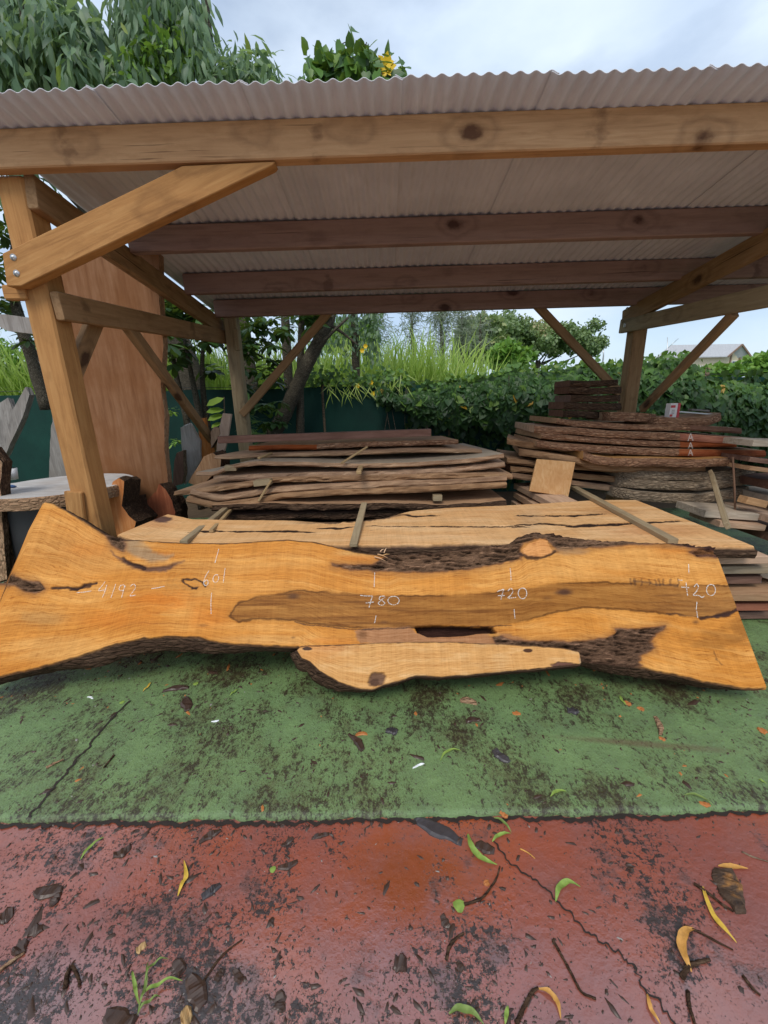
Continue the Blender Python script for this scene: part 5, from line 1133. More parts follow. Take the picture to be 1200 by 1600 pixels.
for z in (1.75, 1.30):
    tube('fence_wire', [(x, FY + 0.012, z + 0.012 * math.sin(x * 3)) for x in np.arange(-17, 17.1, 0.5)], [0.004] * 69, 'wire', fence, seg=5)

# ================================================================== LEAVES
T_LANCE = (np.array([(0, 0, 0), (.5, 0, .05), (1, 0, -.10), (.28, .135, .045), (.70, .105, 0.02), (.28, -.135, .045), (.70, -.105, .02)]),
           np.array([(0, 1, 3), (3, 1, 4), (1, 2, 4), (0, 5, 1), (5, 6, 1), (1, 6, 2)]))
T_HEART = (np.array([(0, 0, 0), (.40, 0, -.05), (1, 0, -.12), (-.13, .24, .02), (.15, .46, .06), (.60, .32, .0), (-.13, -.24, .02), (.15, -.46, .06), (.60, -.32, .0)]),
           np.array([(0, 1, 3), (3, 1, 4), (4, 1, 5), (5, 1, 2), (0, 6, 1), (6, 7, 1), (7, 8, 1), (8, 2, 1)]))
T_BLADE = (np.array([(0, .020, 0), (0, -.020, 0), (.4, .022, .05), (.4, -.022, .05), (.75, .016, .02), (.75, -.016, .02), (1, 0, -.10)]),
           np.array([(0, 1, 2), (2, 1, 3), (2, 3, 4), (4, 3, 5), (4, 5, 6)]))
T_CARD = (np.array([(0, 0, 0), (.45, .42, .05), (.55, -.36, -.04), (1, .08, .06), (.2, -.25, .0)]), np.array([(0, 4, 1), (4, 2, 1), (1, 2, 3)]))
T_OVAL = (np.array([(0, 0, 0), (.5, 0, .03), (1, 0, -.06), (.28, .17, .04), (.72, .19, .02), (.28, -.17, .04), (.72, -.19, .02)]), T_LANCE[1])
def unit(v): return v / (np.linalg.norm(v, axis=-1, keepdims=True) + 1e-9)
def leaf_arrays(P, D, N, Sz, T):
    D = unit(D); Sd = unit(np.cross(N, D)); N = np.cross(D, Sd); tv, tf = T
    V = P[:, None] + Sz[:, None, None] * (tv[None, :, 0:1] * D[:, None] + tv[None, :, 1:2] * Sd[:, None] + tv[None, :, 2:3] * N[:, None])
    F = tf[None] + (np.arange(len(P)) * len(tv))[:, None, None]
    return V.reshape(-1, 3), F.reshape(-1, tf.shape[1])
def foliage(parent, P, D, N, Sz, T, matkey, n_single=0, name='foliage', single='leaf', rnd=None):
    """leaves as one part; the n_single that show largest in the picture become leaf parts of their own"""
    n = len(P); rnd = RNG.random(n) if rnd is None else rnd
    D = unit(np.asarray(D, float)); N = np.asarray(N, float)
    keep = np.ones(n, bool)
    if n_single:
        px = toPx(P); dist = np.linalg.norm(P - CO, axis=1); vis = (px[:, 0] > 5) & (px[:, 0] < 1195) & (px[:, 1] > 5) & (px[:, 1] < 1200)
        front = -np.sum(N * unit(P - CO), 1)
        score = np.where(vis, Sz / dist * (0.4 + np.abs(front)), 0) * np.where(P[:, 1] < np.median(P[:, 1][vis]) if vis.any() else True, 1.0, 0.6)
        best = np.argsort(-score)[:n_single]; keep[best] = False
        me = mesh_np(single, T[0], T[1]); me.materials.append(MATS[matkey + '_one']); base = Vector((0, 0, 0)) if parent is None else parent.location
        for b in best:
            d = Vector(D[b]); s = Vector(N[b]).cross(d).normalized(); nn = d.cross(s)
            o = bpy.data.objects.new(single, me); COL.objects.link(o); o.parent = parent
            M = Matrix((d, s, nn)).transposed().to_4x4(); M.translation = Vector(P[b]) - base
            o.matrix_local = M @ Matrix.Scale(float(Sz[b]), 4)
    V, F = leaf_arrays(P[keep], D[keep], N[keep], Sz[keep], T)
    me = mesh_np(name, V, F); attr(me, 'rnd', np.repeat(rnd[keep], len(T[0])))
    o = link(name, me, matkey, parent, smooth=False); o['kind'] = 'stuff'; return o
def rdir(n): return unit(RNG.normal(size=(n, 3)))
def blob(n, c, r, shell=0.55):
    d = rdir(n); k = shell + (1 - shell) * RNG.random((n, 1)); return np.array(c) + d * k * np.array(r), d

# ------------------------------------------------------------------ vine hedge over the fence
hedge = thing('vine_hedge', 'thick hedge of heart leaved vines climbing over the green fence at right', 'hedge', (3.0, 6.45, 0))
n = 9500
hx = RNG.uniform(-0.1, 8.2, n); top = 1.98 + 0.12 * fbm(hx * 0.9, hx * 0, 3) + 0.10 * fbm(hx * 3.1, hx * 0, 4) + 0.10 * np.exp(-((hx - 4.35) / 0.4) ** 2) - 0.26 * sstep(4.5, 5.2, hx) - 0.07
top = top - np.interp(hx, [-0.1, 0.4, 1.05, 1.7, 2.3], [0.40, 0.27, 0.14, 0.09, 0.0])
bot = np.interp(hx, [-0.1, 0.3, 0.9, 1.5, 2.2, 3, 4, 9], [1.66, 1.40, 1.18, 1.12, 0.98, 0.85, 0.55, 0.30]) + 0.18 * fbm(hx * 2.2, hx * 0, 8)
t = RNG.random(n) ** 0.8
thk = 0.34 * np.sin(np.clip(t * 0.9 + 0.10, 0, 1) * PI) ** 0.6 * (0.65 + 0.35 * sstep(0, 1.5, hx))
side_ = RNG.random(n)
bul = 0.10 * fbm(hx * 2.3, (bot + t * (top - bot)) * 2.6, 12)
hz = bot + t * (top - bot); hy = np.where(side_ < 0.72, FY - 0.06 - thk - bul, np.where(side_ < 0.85, FY - 0.05 - thk * RNG.random(n), FY + thk * RNG.random(n)))
hz = np.where((side_ >= 0.85), top - 0.12 * RNG.random(n) ** 2 + 0.05 * RNG.random(n), hz)
P = np.c_[hx, hy, hz]
nn = unit(np.c_[RNG.normal(0, .45, n), -0.9 + RNG.normal(0, .3, n), 0.35 + 1.0 * t ** 2 + RNG.normal(0, .3, n)])
dd = np.c_[RNG.normal(0, .6, n), -0.25 + RNG.normal(0, .25, n), -0.9 + RNG.normal(0, .3, n)]
sz = RNG.uniform(0.075, 0.15, n) * (0.8 + 0.35 * RNG.random(n))
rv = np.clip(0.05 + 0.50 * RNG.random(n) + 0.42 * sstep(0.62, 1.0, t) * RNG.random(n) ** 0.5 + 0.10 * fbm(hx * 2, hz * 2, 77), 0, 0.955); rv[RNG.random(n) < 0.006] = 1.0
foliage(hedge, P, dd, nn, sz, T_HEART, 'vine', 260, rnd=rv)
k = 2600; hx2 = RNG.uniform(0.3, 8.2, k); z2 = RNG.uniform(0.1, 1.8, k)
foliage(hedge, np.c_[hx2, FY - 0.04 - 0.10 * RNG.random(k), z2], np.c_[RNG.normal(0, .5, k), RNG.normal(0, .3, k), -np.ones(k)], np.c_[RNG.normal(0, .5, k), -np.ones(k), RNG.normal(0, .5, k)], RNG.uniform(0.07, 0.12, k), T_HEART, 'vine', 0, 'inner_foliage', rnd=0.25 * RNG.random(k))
for q in range(26):
    x = RNG.uniform(0.0, 6.0); z = RNG.uniform(0.9, 1.5); y = FY - RNG.uniform(0.15, 0.4)
    tube('vine_stem', [(x, y + 0.1, z + 0.3), (x + RNG.normal(0, .06), y, z), (x + RNG.normal(0, .12), y - 0.02, z - 0.25), (x + RNG.normal(0, .2), y + 0.03, z - 0.5)], [0.006, 0.005, 0.004, 0.003], 'bark_tree', hedge, seg=5)
# young shoots on top
k = 500; hx3 = RNG.uniform(0.5, 4.9, k); tp = np.interp(hx3, np.sort(hx), top[np.argsort(hx)])
foliage(hedge, np.c_[hx3, FY + RNG.normal(0, .2, k), tp + 0.02 + 0.10 * RNG.random(k) ** 2], np.c_[RNG.normal(0, .6, k), RNG.normal(0, .6, k), 0.6 + 0 * hx3], np.c_[RNG.normal(0, .5, k), -0.6 + 0 * hx3, RNG.normal(0.5, .4, k)], RNG.uniform(0.05, 0.09, k), T_HEART, 'vine', 0, 'young_foliage', rnd=0.55 + 0.4 * RNG.random(k))
# thin growth with yellow flowers creeping along the fence top further left
creep = thing('creeper', 'thin creeper with yellow flowers hanging over the fence top left of the hedge', 'plant', (-0.5, FY, 0))
k = 420; x = RNG.uniform(-1.3, 0.35, k); z = 1.74 + 0.20 * np.abs(RNG.normal(0, .6, k)) - 0.25 * RNG.random(k) ** 2 * sstep(-1.0, 0.2, x)
foliage(creep, np.c_[x, FY - 0.05 + RNG.normal(0, .07, k), z], np.c_[RNG.normal(0, .7, k), RNG.normal(-.2, .3, k), RNG.normal(-.3, .5, k)], np.c_[RNG.normal(0, .5, k), -np.ones(k), RNG.normal(0.5, .4, k)], RNG.uniform(0.04, 0.08, k), T_HEART, 'vine', 0, rnd=0.3 + 0.62 * RNG.random(k))
k = 60; x = RNG.uniform(-0.9, 0.35, k)
foliage(creep, np.c_[x, FY - 0.12 + RNG.normal(0, .05, k), RNG.uniform(1.6, 1.85, k)], np.c_[RNG.normal(0, .8, k), RNG.normal(-.3, .3, k), -np.ones(k)], np.c_[RNG.normal(0, .5, k), -np.ones(k), RNG.normal(0.5, .4, k)], RNG.uniform(0.2, 0.35, k), T_BLADE, 'cane', 0, 'dry_blades')
def petals(parent, c, r, n, mat):
    V = []; F = []
    for q in range(n):
        a = 2 * PI * q / n; d = Vector((math.cos(a), -0.35, math.sin(a))).normalized() * r; s = Vector((-math.sin(a), 0, math.cos(a))) * r * 0.32; b = len(V)
        V += [c, c + d * .55 + s, c + d, c + d * .55 - s]; F += [(b, b + 3, b + 2, b + 1)]
    return link('flower', mesh_np('flower', V, F), mat, parent, smooth=False)
MATS['petal'] = plain('yellow petal', (0.75, 0.50, 0.02), 0.5, 0.3, 0, 0.15, 30)
for px, py in ((566, 548), (571, 541), (580, 598), (559, 603), (583, 615)):
    petals(creep, atY(px, py, FY - 0.14), 0.042, 6, 'petal')

# ------------------------------------------------------------------ cane field behind
cane = bpy.data.objects.new('cane_field', None); bpy.data.objects.remove(cane)
k = 15000; cx = RNG.uniform(-9, 4.2, k); cy = 8.0 + 10 * RNG.random(k) ** 1.6
# each blade springs from a stalk, arching over
zt_ = 1.0 + 1.20 * RNG.random(k) ** 0.7 + 0.38 * sstep(2.6, 1.6, cx) + 0.20 * fbm(cx * 0.7, cy * 0.5, 7); zt_ = zt_ * (1 - 0.35 * sstep(1.0, 3.6, cx))
D = np.c_[RNG.normal(0, .26, k), RNG.normal(-.1, .26, k), np.ones(k)]; N = np.c_[RNG.normal(0, 1, k), -np.abs(RNG.normal(0.6, .5, k)), RNG.normal(0.2, .3, k)]
T_CANE = (np.array([(0, .008, 0), (0, -.008, 0), (.35, .013, .03), (.35, -.013, .03), (.7, .010, -.04), (.7, -.010, -.04), (1, 0, -.26)]), T_BLADE[1])
o = foliage(None, np.c_[cx, cy, zt_ - 0.7], D, N, RNG.uniform(0.7, 1.3, k), T_CANE, 'cane', 0, 'cane_grass', rnd=np.clip(0.25 + 0.3 * RNG.random(k) + 0.5 * RNG.random(k) ** 3, 0, 1))
tag(o, 'bright green tall cane grass growing in a field behind the fence', 'grass', None, 'stuff')

# ------------------------------------------------------------------ trees
def tree(name, label, cat, trunk_pts, radii, mat='bark_tree', group=None, limbs=()):
    t = thing(name, label, cat, trunk_pts[0], group)
    P = smooth_path(trunk_pts, 5); rr = np.interp(np.linspace(0, 1, len(P)), np.linspace(0, 1, len(radii)), radii)
    tube('trunk', P, rr, mat, t, seg=10, rough=0.12, seed=len(label))
    for pts, rd in limbs:
        Q = smooth_path(pts, 4); rr = np.interp(np.linspace(0, 1, len(Q)), np.linspace(0, 1, len(rd)), rd); tube('limb', Q, rr, mat, t, seg=7, rough=0.1, seed=3)
    return t
def droop(centres, n_leaf, size, spread, down=0.75):
    """leaves hanging round twig ends"""
    C = np.repeat(centres, n_leaf, 0); k = len(C); o = RNG.normal(0, spread, (k, 3)) * [1, 1, 0.8]
    D = unit(o) * 0.45 + np.c_[RNG.normal(0, .25, (k, 2)), -down + RNG.normal(0, .3, k)]
    return C + o, D, np.c_[RNG.normal(0, .6, k), RNG.normal(-.5, .5, k), 0.5 + RNG.random(k) * 0.6], RNG.uniform(*size, k)
# big drooping crown above the roof at the upper left
mango = tree('drooping_tree', 'large tree with long drooping leaves rising above the roof at upper left', 'tree', [(-3.6, 7.6, -0.1), (-3.5, 7.5, 2.0), (-3.9, 7.3, 4.0), (-3.7, 7.2, 6.5)], [0.24, 0.2, 0.15, 0.05],
             limbs=[([(-3.6, 7.5, 3.0), (-4.6, 7.2, 4.4), (-5.6, 7.0, 5.6)], [0.1, 0.07, 0.03]), ([(-3.7, 7.3, 4.2), (-2.9, 7.1, 5.2), (-2.5, 7.0, 6.6)], [0.09, 0.06, 0.02]), ([(-4.4, 7.3, 4.3), (-4.8, 6.9, 6.0), (-4.6, 6.9, 7.4)], [0.07, 0.05, 0.02])])
def crown_px(spots, Y, jy=0.5):
    out = []
    for x, y, rx, ry, m in spots:
        for _ in range(m):
            r = math.sqrt(RNG.random()); a = RNG.random() * 2 * PI
            out.append(atY(x + rx * r * math.cos(a), y + ry * r * math.sin(a), Y + RNG.normal(0, jy)))
    return np.array(out)
spots = [(20, 20, 90, 60, 34), (60, 70, 80, 50, 40), (10, 110, 60, 40, 18), (120, 90, 50, 45, 30), (150, 120, 55, 25, 22), (-80, 40, 110, 90, 20), (90, 40, 50, 30, 14), (40, 115, 70, 20, 14)]
C = crown_px(spots, 6.9); P, D, N, sz = droop(C, 20, (0.17, 0.33), 0.13, 0.9)
foliage(mango, P, D, N, sz, T_LANCE, 'mango', 260, 'crown', rnd=0.15 + 0.72 * RNG.random(len(P)))
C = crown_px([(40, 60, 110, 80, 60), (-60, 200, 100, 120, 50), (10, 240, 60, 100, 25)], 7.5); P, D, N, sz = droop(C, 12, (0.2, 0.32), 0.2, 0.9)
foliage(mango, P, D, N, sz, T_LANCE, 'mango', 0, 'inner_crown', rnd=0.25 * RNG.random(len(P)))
mast = tree('columnar_tree', 'narrow tree with hanging branches and light young shoots above the roof, second from the left', 'tree', [(-2.35, 7.4, -0.1), (-2.4, 7.4, 2.0), (-2.45, 7.3, 4.5), (-2.4, 7.2, 7.8)], [0.14, 0.12, 0.1, 0.04])
C = crown_px([(245, 20, 62, 50, 34), (285, 60, 30, 50, 16), (300, 20, 22, 40, 8), (240, 90, 50, 35, 24), (200, 30, 18, 40, 6), (310, 95, 14, 26, 5), (245, -40, 60, 40, 14)], 7.0, 0.35); P, D, N, sz = droop(C, 22, (0.14, 0.26), 0.11, 1.2)
foliage(mast, P, D, N, sz, T_LANCE, 'mango', 40, 'crown', rnd=0.12 + 0.6 * RNG.random(len(P)))
C = crown_px([(265, 85, 36, 40, 22), (215, 110, 18, 20, 7)], 6.6, 0.15); P, D, N, sz = droop(C, 14, (0.10, 0.17), 0.09, 0.2)
foliage(mast, P, D, N, sz, T_OVAL, 'bush', 0, 'young_shoots', rnd=0.35 + 0.65 * RNG.random(len(P)))
low = tree('arching_tree', 'low arching branch of drooping leaves just above the roof, third from the left', 'tree', [(-1.75, 7.4, -0.1), (-1.7, 7.3, 2.0), (-1.6, 7.2, 4.0), (-1.5, 7.0, 5.2)], [0.1, 0.08, 0.06, 0.03])
C = crown_px([(385, 110, 42, 22, 20), (350, 118, 30, 18, 10), (410, 120, 22, 16, 8)], 6.8, 0.25); P, D, N, sz = droop(C, 18, (0.13, 0.24), 0.09, 0.6)
foliage(low, P, D, N, sz, T_LANCE, 'mango', 20, 'crown', rnd=0.2 + 0.65 * RNG.random(len(P)))
# leaning tree with a vine on top
lean = tree('leaning_tree', 'leaning mottled trunk behind the shed with a clump of vine on top above the roof', 'tree', [atY(398, 720, 6.0), atY(438, 660, 6.0), atY(472, 585, 6.05), atY(500, 530, 6.1), atY(520, 480, 6.2), atY(545, 330, 6.4), atY(555, 130, 6.5)], [0.125, 0.11, 0.10, 0.09, 0.08, 0.06, 0.03],
            limbs=[([atY(512, 505, 6.15), atY(535, 520, 6.1), atY(560, 540, 6.05)], [0.03, 0.02, 0.01])])
lean.location = lean.location
C = crown_px([(545, 108, 34, 22, 22), (520, 115, 34, 14, 12), (590, 120, 34, 12, 12), (550, 95, 14, 12, 5), (500, 122, 16, 8, 4)], 6.5, 0.2); P, D, N, sz = droop(C, 13, (0.10, 0.18), 0.09, 0.5)
foliage(lean, P, D, N, sz, T_HEART, 'bush', 30, 'crown', rnd=0.05 + 0.6 * RNG.random(len(P))) if False else foliage(lean, P, D, N, sz, T_HEART, 'vine', 30, 'crown', rnd=0.45 + 0.5 * RNG.random(len(P)))
for px, py in ((602, 100), (606, 106), (598, 108)):
    petals(lean, atY(px, py, 6.4), 0.12, 5, 'petal')
for a in ((545, 92, 530, 75, 540, 66, 548, 70), (560, 85, 570, 72, 573, 66, 568, 80)):
    tube('tendril', smooth_path([atY(a[i], a[i + 1], 6.5) for i in (0, 2, 4, 6)], 4), [0.006] * 13, 'bark_tree', lean, seg=4)
# hanging thin creepers round the leaning trunk and the pole trunk
hang = tree('vine_draped_tree', 'slim upright trunk draped in hanging creepers right of the leaning trunk', 'tree', [atY(556, 620, 7.0), atY(556, 560, 7.0), atY(554, 500, 7.0), atY(550, 440, 7.0)], [0.07, 0.065, 0.06, 0.05])
k = 26; xs_ = RNG.uniform(480, 590, k)
C = np.concatenate([np.array([atY(x + RNG.normal(0, 3), y, 6.9) for y in np.linspace(478, RNG.uniform(510, 570), 9)]) for x in np.r_[xs_, RNG.uniform(565, 590, 10)]])
P, D, N, sz = droop(C, 3, (0.05, 0.12), 0.05, 0.7); foliage(hang, P, D, N, sz, T_OVAL, 'mango', 0, 'creepers', rnd=0.1 + 0.6 * RNG.random(len(P)))
# umbrella trees behind the left back post: slim stems, whorls of big leaflets
def whorls(centres, nl, size):
    k = len(centres) * nl; C = np.repeat(centres, nl, 0); a = np.tile(np.linspace(0, 2 * PI, nl, endpoint=False), len(centres)) + np.repeat(RNG.random(len(centres)) * 6, nl)
    tilt = np.repeat(RNG.normal(0, .35, (len(centres), 2)), nl, 0)
    D = np.c_[np.cos(a), np.sin(a), -0.42 + RNG.normal(0, .18, k) + tilt[:, 0] * np.cos(a) + tilt[:, 1] * np.sin(a)]
    return C + D * 0.02, D, np.c_[RNG.normal(0, .15, (k, 2)), np.ones(k)], RNG.uniform(*size, k)
ulabels = [('left slim stem of the umbrella trees behind the tall strut', [(268, 540), (276, 590), (290, 650), (300, 700)], 5.75), ('thicker middle stem of the umbrella trees behind the tall strut', [(288, 530), (300, 590), (310, 640), (318, 690)], 5.8),
           ('right slim stem of the umbrella trees close to the back post', [(318, 520), (316, 590), (322, 650), (328, 690)], 5.9)]
usp = [[(265, 505, 14, 40, 12), (255, 470, 25, 20, 8), (275, 560, 12, 12, 3), (240, 520, 20, 30, 6)], [(300, 490, 22, 22, 12), (290, 540, 12, 10, 3), (320, 500, 16, 14, 6)], [(330, 520, 14, 20, 8), (325, 570, 8, 14, 3), (345, 500, 16, 14, 6)]]
for (lab, pts, Y), sp in zip(ulabels, usp):
    pts = pts[::-1]; g0 = atY(*pts[0], Y); P3 = [Vector((g0.x, g0.y, -0.03))] + [atY(x, y, Y) for x, y in pts]
    t = tree('umbrella_tree', lab, 'tree', P3, [0.05, 0.05, 0.045, 0.035, 0.02], group='umbrella trees behind the shed')
    C = crown_px(sp, Y, 0.25); P, D, N, sz = whorls(C, 8, (0.15, 0.26)); foliage(t, P, D, N, sz, T_OVAL, 'umbrella', 90, 'crown', rnd=0.1 + 0.8 * RNG.random(len(P)))
dark = tree('dark_leaved_tree', 'dark broad leaved tree filling the gap between back left post and its brace', 'tree', [(-1.35, 6.1, -0.05), (-1.3, 6.1, 1.2), (-1.2, 6.15, 2.4), (-1.1, 6.2, 3.2)], [0.07, 0.06, 0.05, 0.03],
            limbs=[([(-1.3, 6.1, 1.6), (-0.95, 6.0, 2.2), (-0.5, 6.0, 2.6)], [0.04, 0.03, 0.015])])
C = crown_px([(400, 520, 40, 40, 24), (440, 500, 50, 20, 16), (420, 575, 25, 25, 9), (390, 610, 20, 30, 8), (480, 495, 30, 14, 8), (385, 560, 16, 50, 10)], 6.15, 0.25); P, D, N, sz = whorls(C, 8, (0.13, 0.22))
foliage(dark, P, D, N, sz, T_OVAL, 'umbrella', 120, 'crown', rnd=0.75 * RNG.random(len(P)))
shrub = thing('leafy_shrub', 'low leafy shrub in front of the green fence beside the back left post', 'shrub', (-1.3, 5.7, 0))
C = crown_px([(400, 660, 30, 25, 10), (425, 640, 22, 24, 6), (395, 690, 40, 14, 8), (460, 690, 40, 8, 5)], 5.8, 0.15); P, D, N, sz = whorls(C, 8, (0.10, 0.19)); foliage(shrub, P, D, N, sz, T_OVAL, 'umbrella', 40, rnd=0.35 + 0.6 * RNG.random(len(P)))
tube('stem', [(-1.3, 5.72, -0.03), (-1.28, 5.74, 0.5), (-1.2, 5.78, 1.0)], [0.02, 0.015, 0.01], 'bark_tree', shrub)
sp1 = thing('broad_leaf_sprig', 'sprig of four big light green leaves left of the back left post', 'plant', atY(352, 700, 5.3))
for k, (px, py, qx, qy) in enumerate(((350, 622, 322, 633), (350, 640, 322, 643), (350, 648, 324, 656), (346, 660, 330, 668))):
    a = atY(px, py, 5.3); b = atY(qx, qy, 5.2); d = (b - a); s = d.length; d.normalize(); s2 = Vector((0, -0.7, 0.7)).cross(d).normalized(); nn_ = d.cross(s2)
    me = mesh_np('leaf', T_OVAL[0] * s * [1, 1.3, 1], T_OVAL[1]); o = link('leaf', me, 'bush_one' if 'bush_one' in MATS else 'cane', sp1, loc=a, rot=Matrix((d, s2, nn_)).transposed().to_euler())
tube('stem', [atY(352, 715, 5.3), atY(351, 660, 5.3), atY(350, 620, 5.3)], [0.012, 0.01, 0.006], 'bark_tree', sp1)
for px, py, lab in ((268, 640, 'small light green sprig against the green fence right of the tall slab'), (272, 690, 'second small green sprig low against the fence right of the tall slab')):
    t = thing('small_sprig', lab, 'plant', atY(px, py + 30, 5.6)); C = crown_px([(px, py, 8, 9, 4)], 5.6, 0.03); P, D, N, sz = whorls(C, 7, (0.06, 0.10)); foliage(t, P, D, N, sz, T_OVAL, 'bush', 0, rnd=RNG.random(len(P)))
# dark tree behind the left post
lt = tree('leaning_bush_tree', 'dark leafy tree with a slanting grey limb behind the left post', 'tree', [atY(75, 640, 5.6), atY(50, 560, 5.6), atY(34, 510, 5.6), atY(20, 440, 5.6), atY(30, 300, 5.7)], [0.08, 0.075, 0.065, 0.05, 0.02])
C = crown_px([(-10, 380, 40, 60, 26), (10, 450, 30, 40, 16), (-20, 500, 50, 30, 14), (40, 530, 20, 12, 5), (70, 420, 30, 40, 8)], 5.8, 0.3); P, D, N, sz = whorls(C, 7, (0.12, 0.2)); foliage(lt, P, D, N, sz, T_OVAL, 'umbrella', 30, 'crown', rnd=0.6 * RNG.random(len(P)))
def bushy(name, label, cat, px, py, rx, ry, Y, n, size, mat, lobes=9, group=None, trunk=True, T=T_CARD):
    c = atY(px, py, Y); sc = (atY(px + 100, py, Y) - c).length / 100; R = (rx * sc, max(rx, ry) * sc * 0.8, ry * sc)
    t = thing(name, label, cat, (c.x, c.y, -0.1), group)
    if trunk: tube('trunk', [(c.x, c.y, -0.1), (c.x + 0.05 * R[0], c.y, c.z * 0.5), (c.x, c.y, c.z)], [0.05 * R[0] + 0.04, 0.035 * R[0] + 0.03, 0.02], 'bark_tree', t, seg=7)
    Ps = []; Ds = []
    for l in range(lobes):
        d = rdir(1)[0]; cc = np.array(c) + d * np.array(R) * 0.58; p, dn = blob(n // lobes, cc, np.array(R) * RNG.uniform(0.36, 0.58), 0.6); Ps.append(p); Ds.append(dn)
    P = np.concatenate(Ps); Dn = np.concatenate(Ds); k = len(P)
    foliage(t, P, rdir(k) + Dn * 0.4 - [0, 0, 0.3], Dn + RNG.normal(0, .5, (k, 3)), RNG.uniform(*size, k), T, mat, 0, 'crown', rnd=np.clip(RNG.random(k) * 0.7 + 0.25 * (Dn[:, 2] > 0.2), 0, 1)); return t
bushy('bright_bush', 'bright green bushes beyond the fence at the left margin', 'bush', 15, 575, 70, 45, 9.0, 2600, (0.06, 0.13), 'bush', T=T_OVAL)
bushy('bright_bush', 'bright green bush beyond the fence glimpsed between the umbrella tree stems', 'bush', 300, 588, 70, 35, 9.0, 2200, (0.06, 0.12), 'bush', T=T_OVAL)
bushy('bright_bush', 'pale green tree far behind the slim draped trunk', 'tree', 540, 525, 45, 22, 24, 1800, (0.25, 0.5), 'bush')
# casuarinas: wispy hanging strands
GC = 'wispy casuarina trees far beyond the cane'
def casuarina(px, ytop, ybot, w, Y, n, lab):
    b = atY(px, ybot, Y); tp_ = atY(px, ytop, Y); hgt = tp_.z - b.z; ws = (atY(px + w, ybot, Y) - b).length
    t = thing('casuarina_tree', lab, 'tree', (b.x, b.y, -0.1), GC)
    tube('trunk', [(b.x, b.y, -0.1), (b.x + 0.1, b.y, b.z), (b.x - 0.1, b.y, (b.z + tp_.z) / 2), (tp_.x, tp_.y, tp_.z)], [0.22, 0.18, 0.12, 0.03], 'bark_tree', t, seg=7)
    m = n // 26; z0 = b.z + hgt * RNG.random(m) ** 0.75; tz = (z0 - b.z) / hgt; a = RNG.random(m) * 2 * PI; r = ws * (1.05 - 0.8 * tz) * (0.35 + 0.65 * RNG.random(m))
    C = np.c_[b.x + np.cos(a) * r, b.y + np.sin(a) * r, z0 + 0.25 * r]; C = np.repeat(C, 26, 0) + RNG.normal(0, .42, (m * 26, 3)) * [1, 1, 1.0]; k = len(C)
    foliage(t, C, np.c_[RNG.normal(0, .75, (k, 2)), RNG.normal(-.55, .5, k)], np.c_[RNG.normal(0, 1, k), -np.ones(k), RNG.normal(0, .3, k)], RNG.uniform(0.35, 0.8, k), (T_BLADE[0] * [1, 1.5, 1], T_BLADE[1]), 'needle', 0, 'crown', rnd=RNG.random(k))
    for q in range(7):
        z = b.z + hgt * (0.1 + 0.12 * q); aa = RNG.random() * 6.3; rr = ws * 0.8 * (1 - 0.1 * q)
        tube('limb', [(b.x, b.y, z), (b.x + rr * math.cos(aa) * .6, b.y + rr * math.sin(aa) * .6, z + rr * 0.35), (b.x + rr * math.cos(aa), b.y + rr * math.sin(aa), z + rr * 0.4)], [0.06, 0.04, 0.015], 'bark_tree', t, seg=5)
casuarina(590, 420, 560, 24, 34, 1500, 'leftmost wispy casuarina in the row beyond the cane')
casuarina(645, 468, 560, 15, 36, 700, 'thin sparse casuarina between the leftmost and the densest ones')
casuarina(690, 440, 565, 18, 33, 1500, 'densest casuarina in the middle of the row')
casuarina(722, 482, 565, 14, 35, 900, 'shorter casuarina right of the densest one')
casuarina(751, 492, 560, 9, 36, 340, 'smallest bare looking casuarina at the right end of the row')
bushy('round_tree', 'round green tree at the left foot of the spreading tree', 'tree', 752, 540, 52, 38, 40, 5200, (0.35, 0.65), 'canopy', 10)
bushy('bright_bush', 'yellow green bush before the spreading tree, just over the hedge', 'bush', 797, 557, 34, 22, 26, 2600, (0.25, 0.45), 'bush', 10)
bushy('bright_bush', 'green bushes over the hedge at the right margin', 'bush', 1215, 575, 50, 22, 20, 2200, (0.2, 0.4), 'bush', 8)
bushy('bright_bush', 'low light green shrub before the gable of the house', 'bush', 1130, 580, 50, 9, 16, 1200, (0.12, 0.25), 'bush', 8)
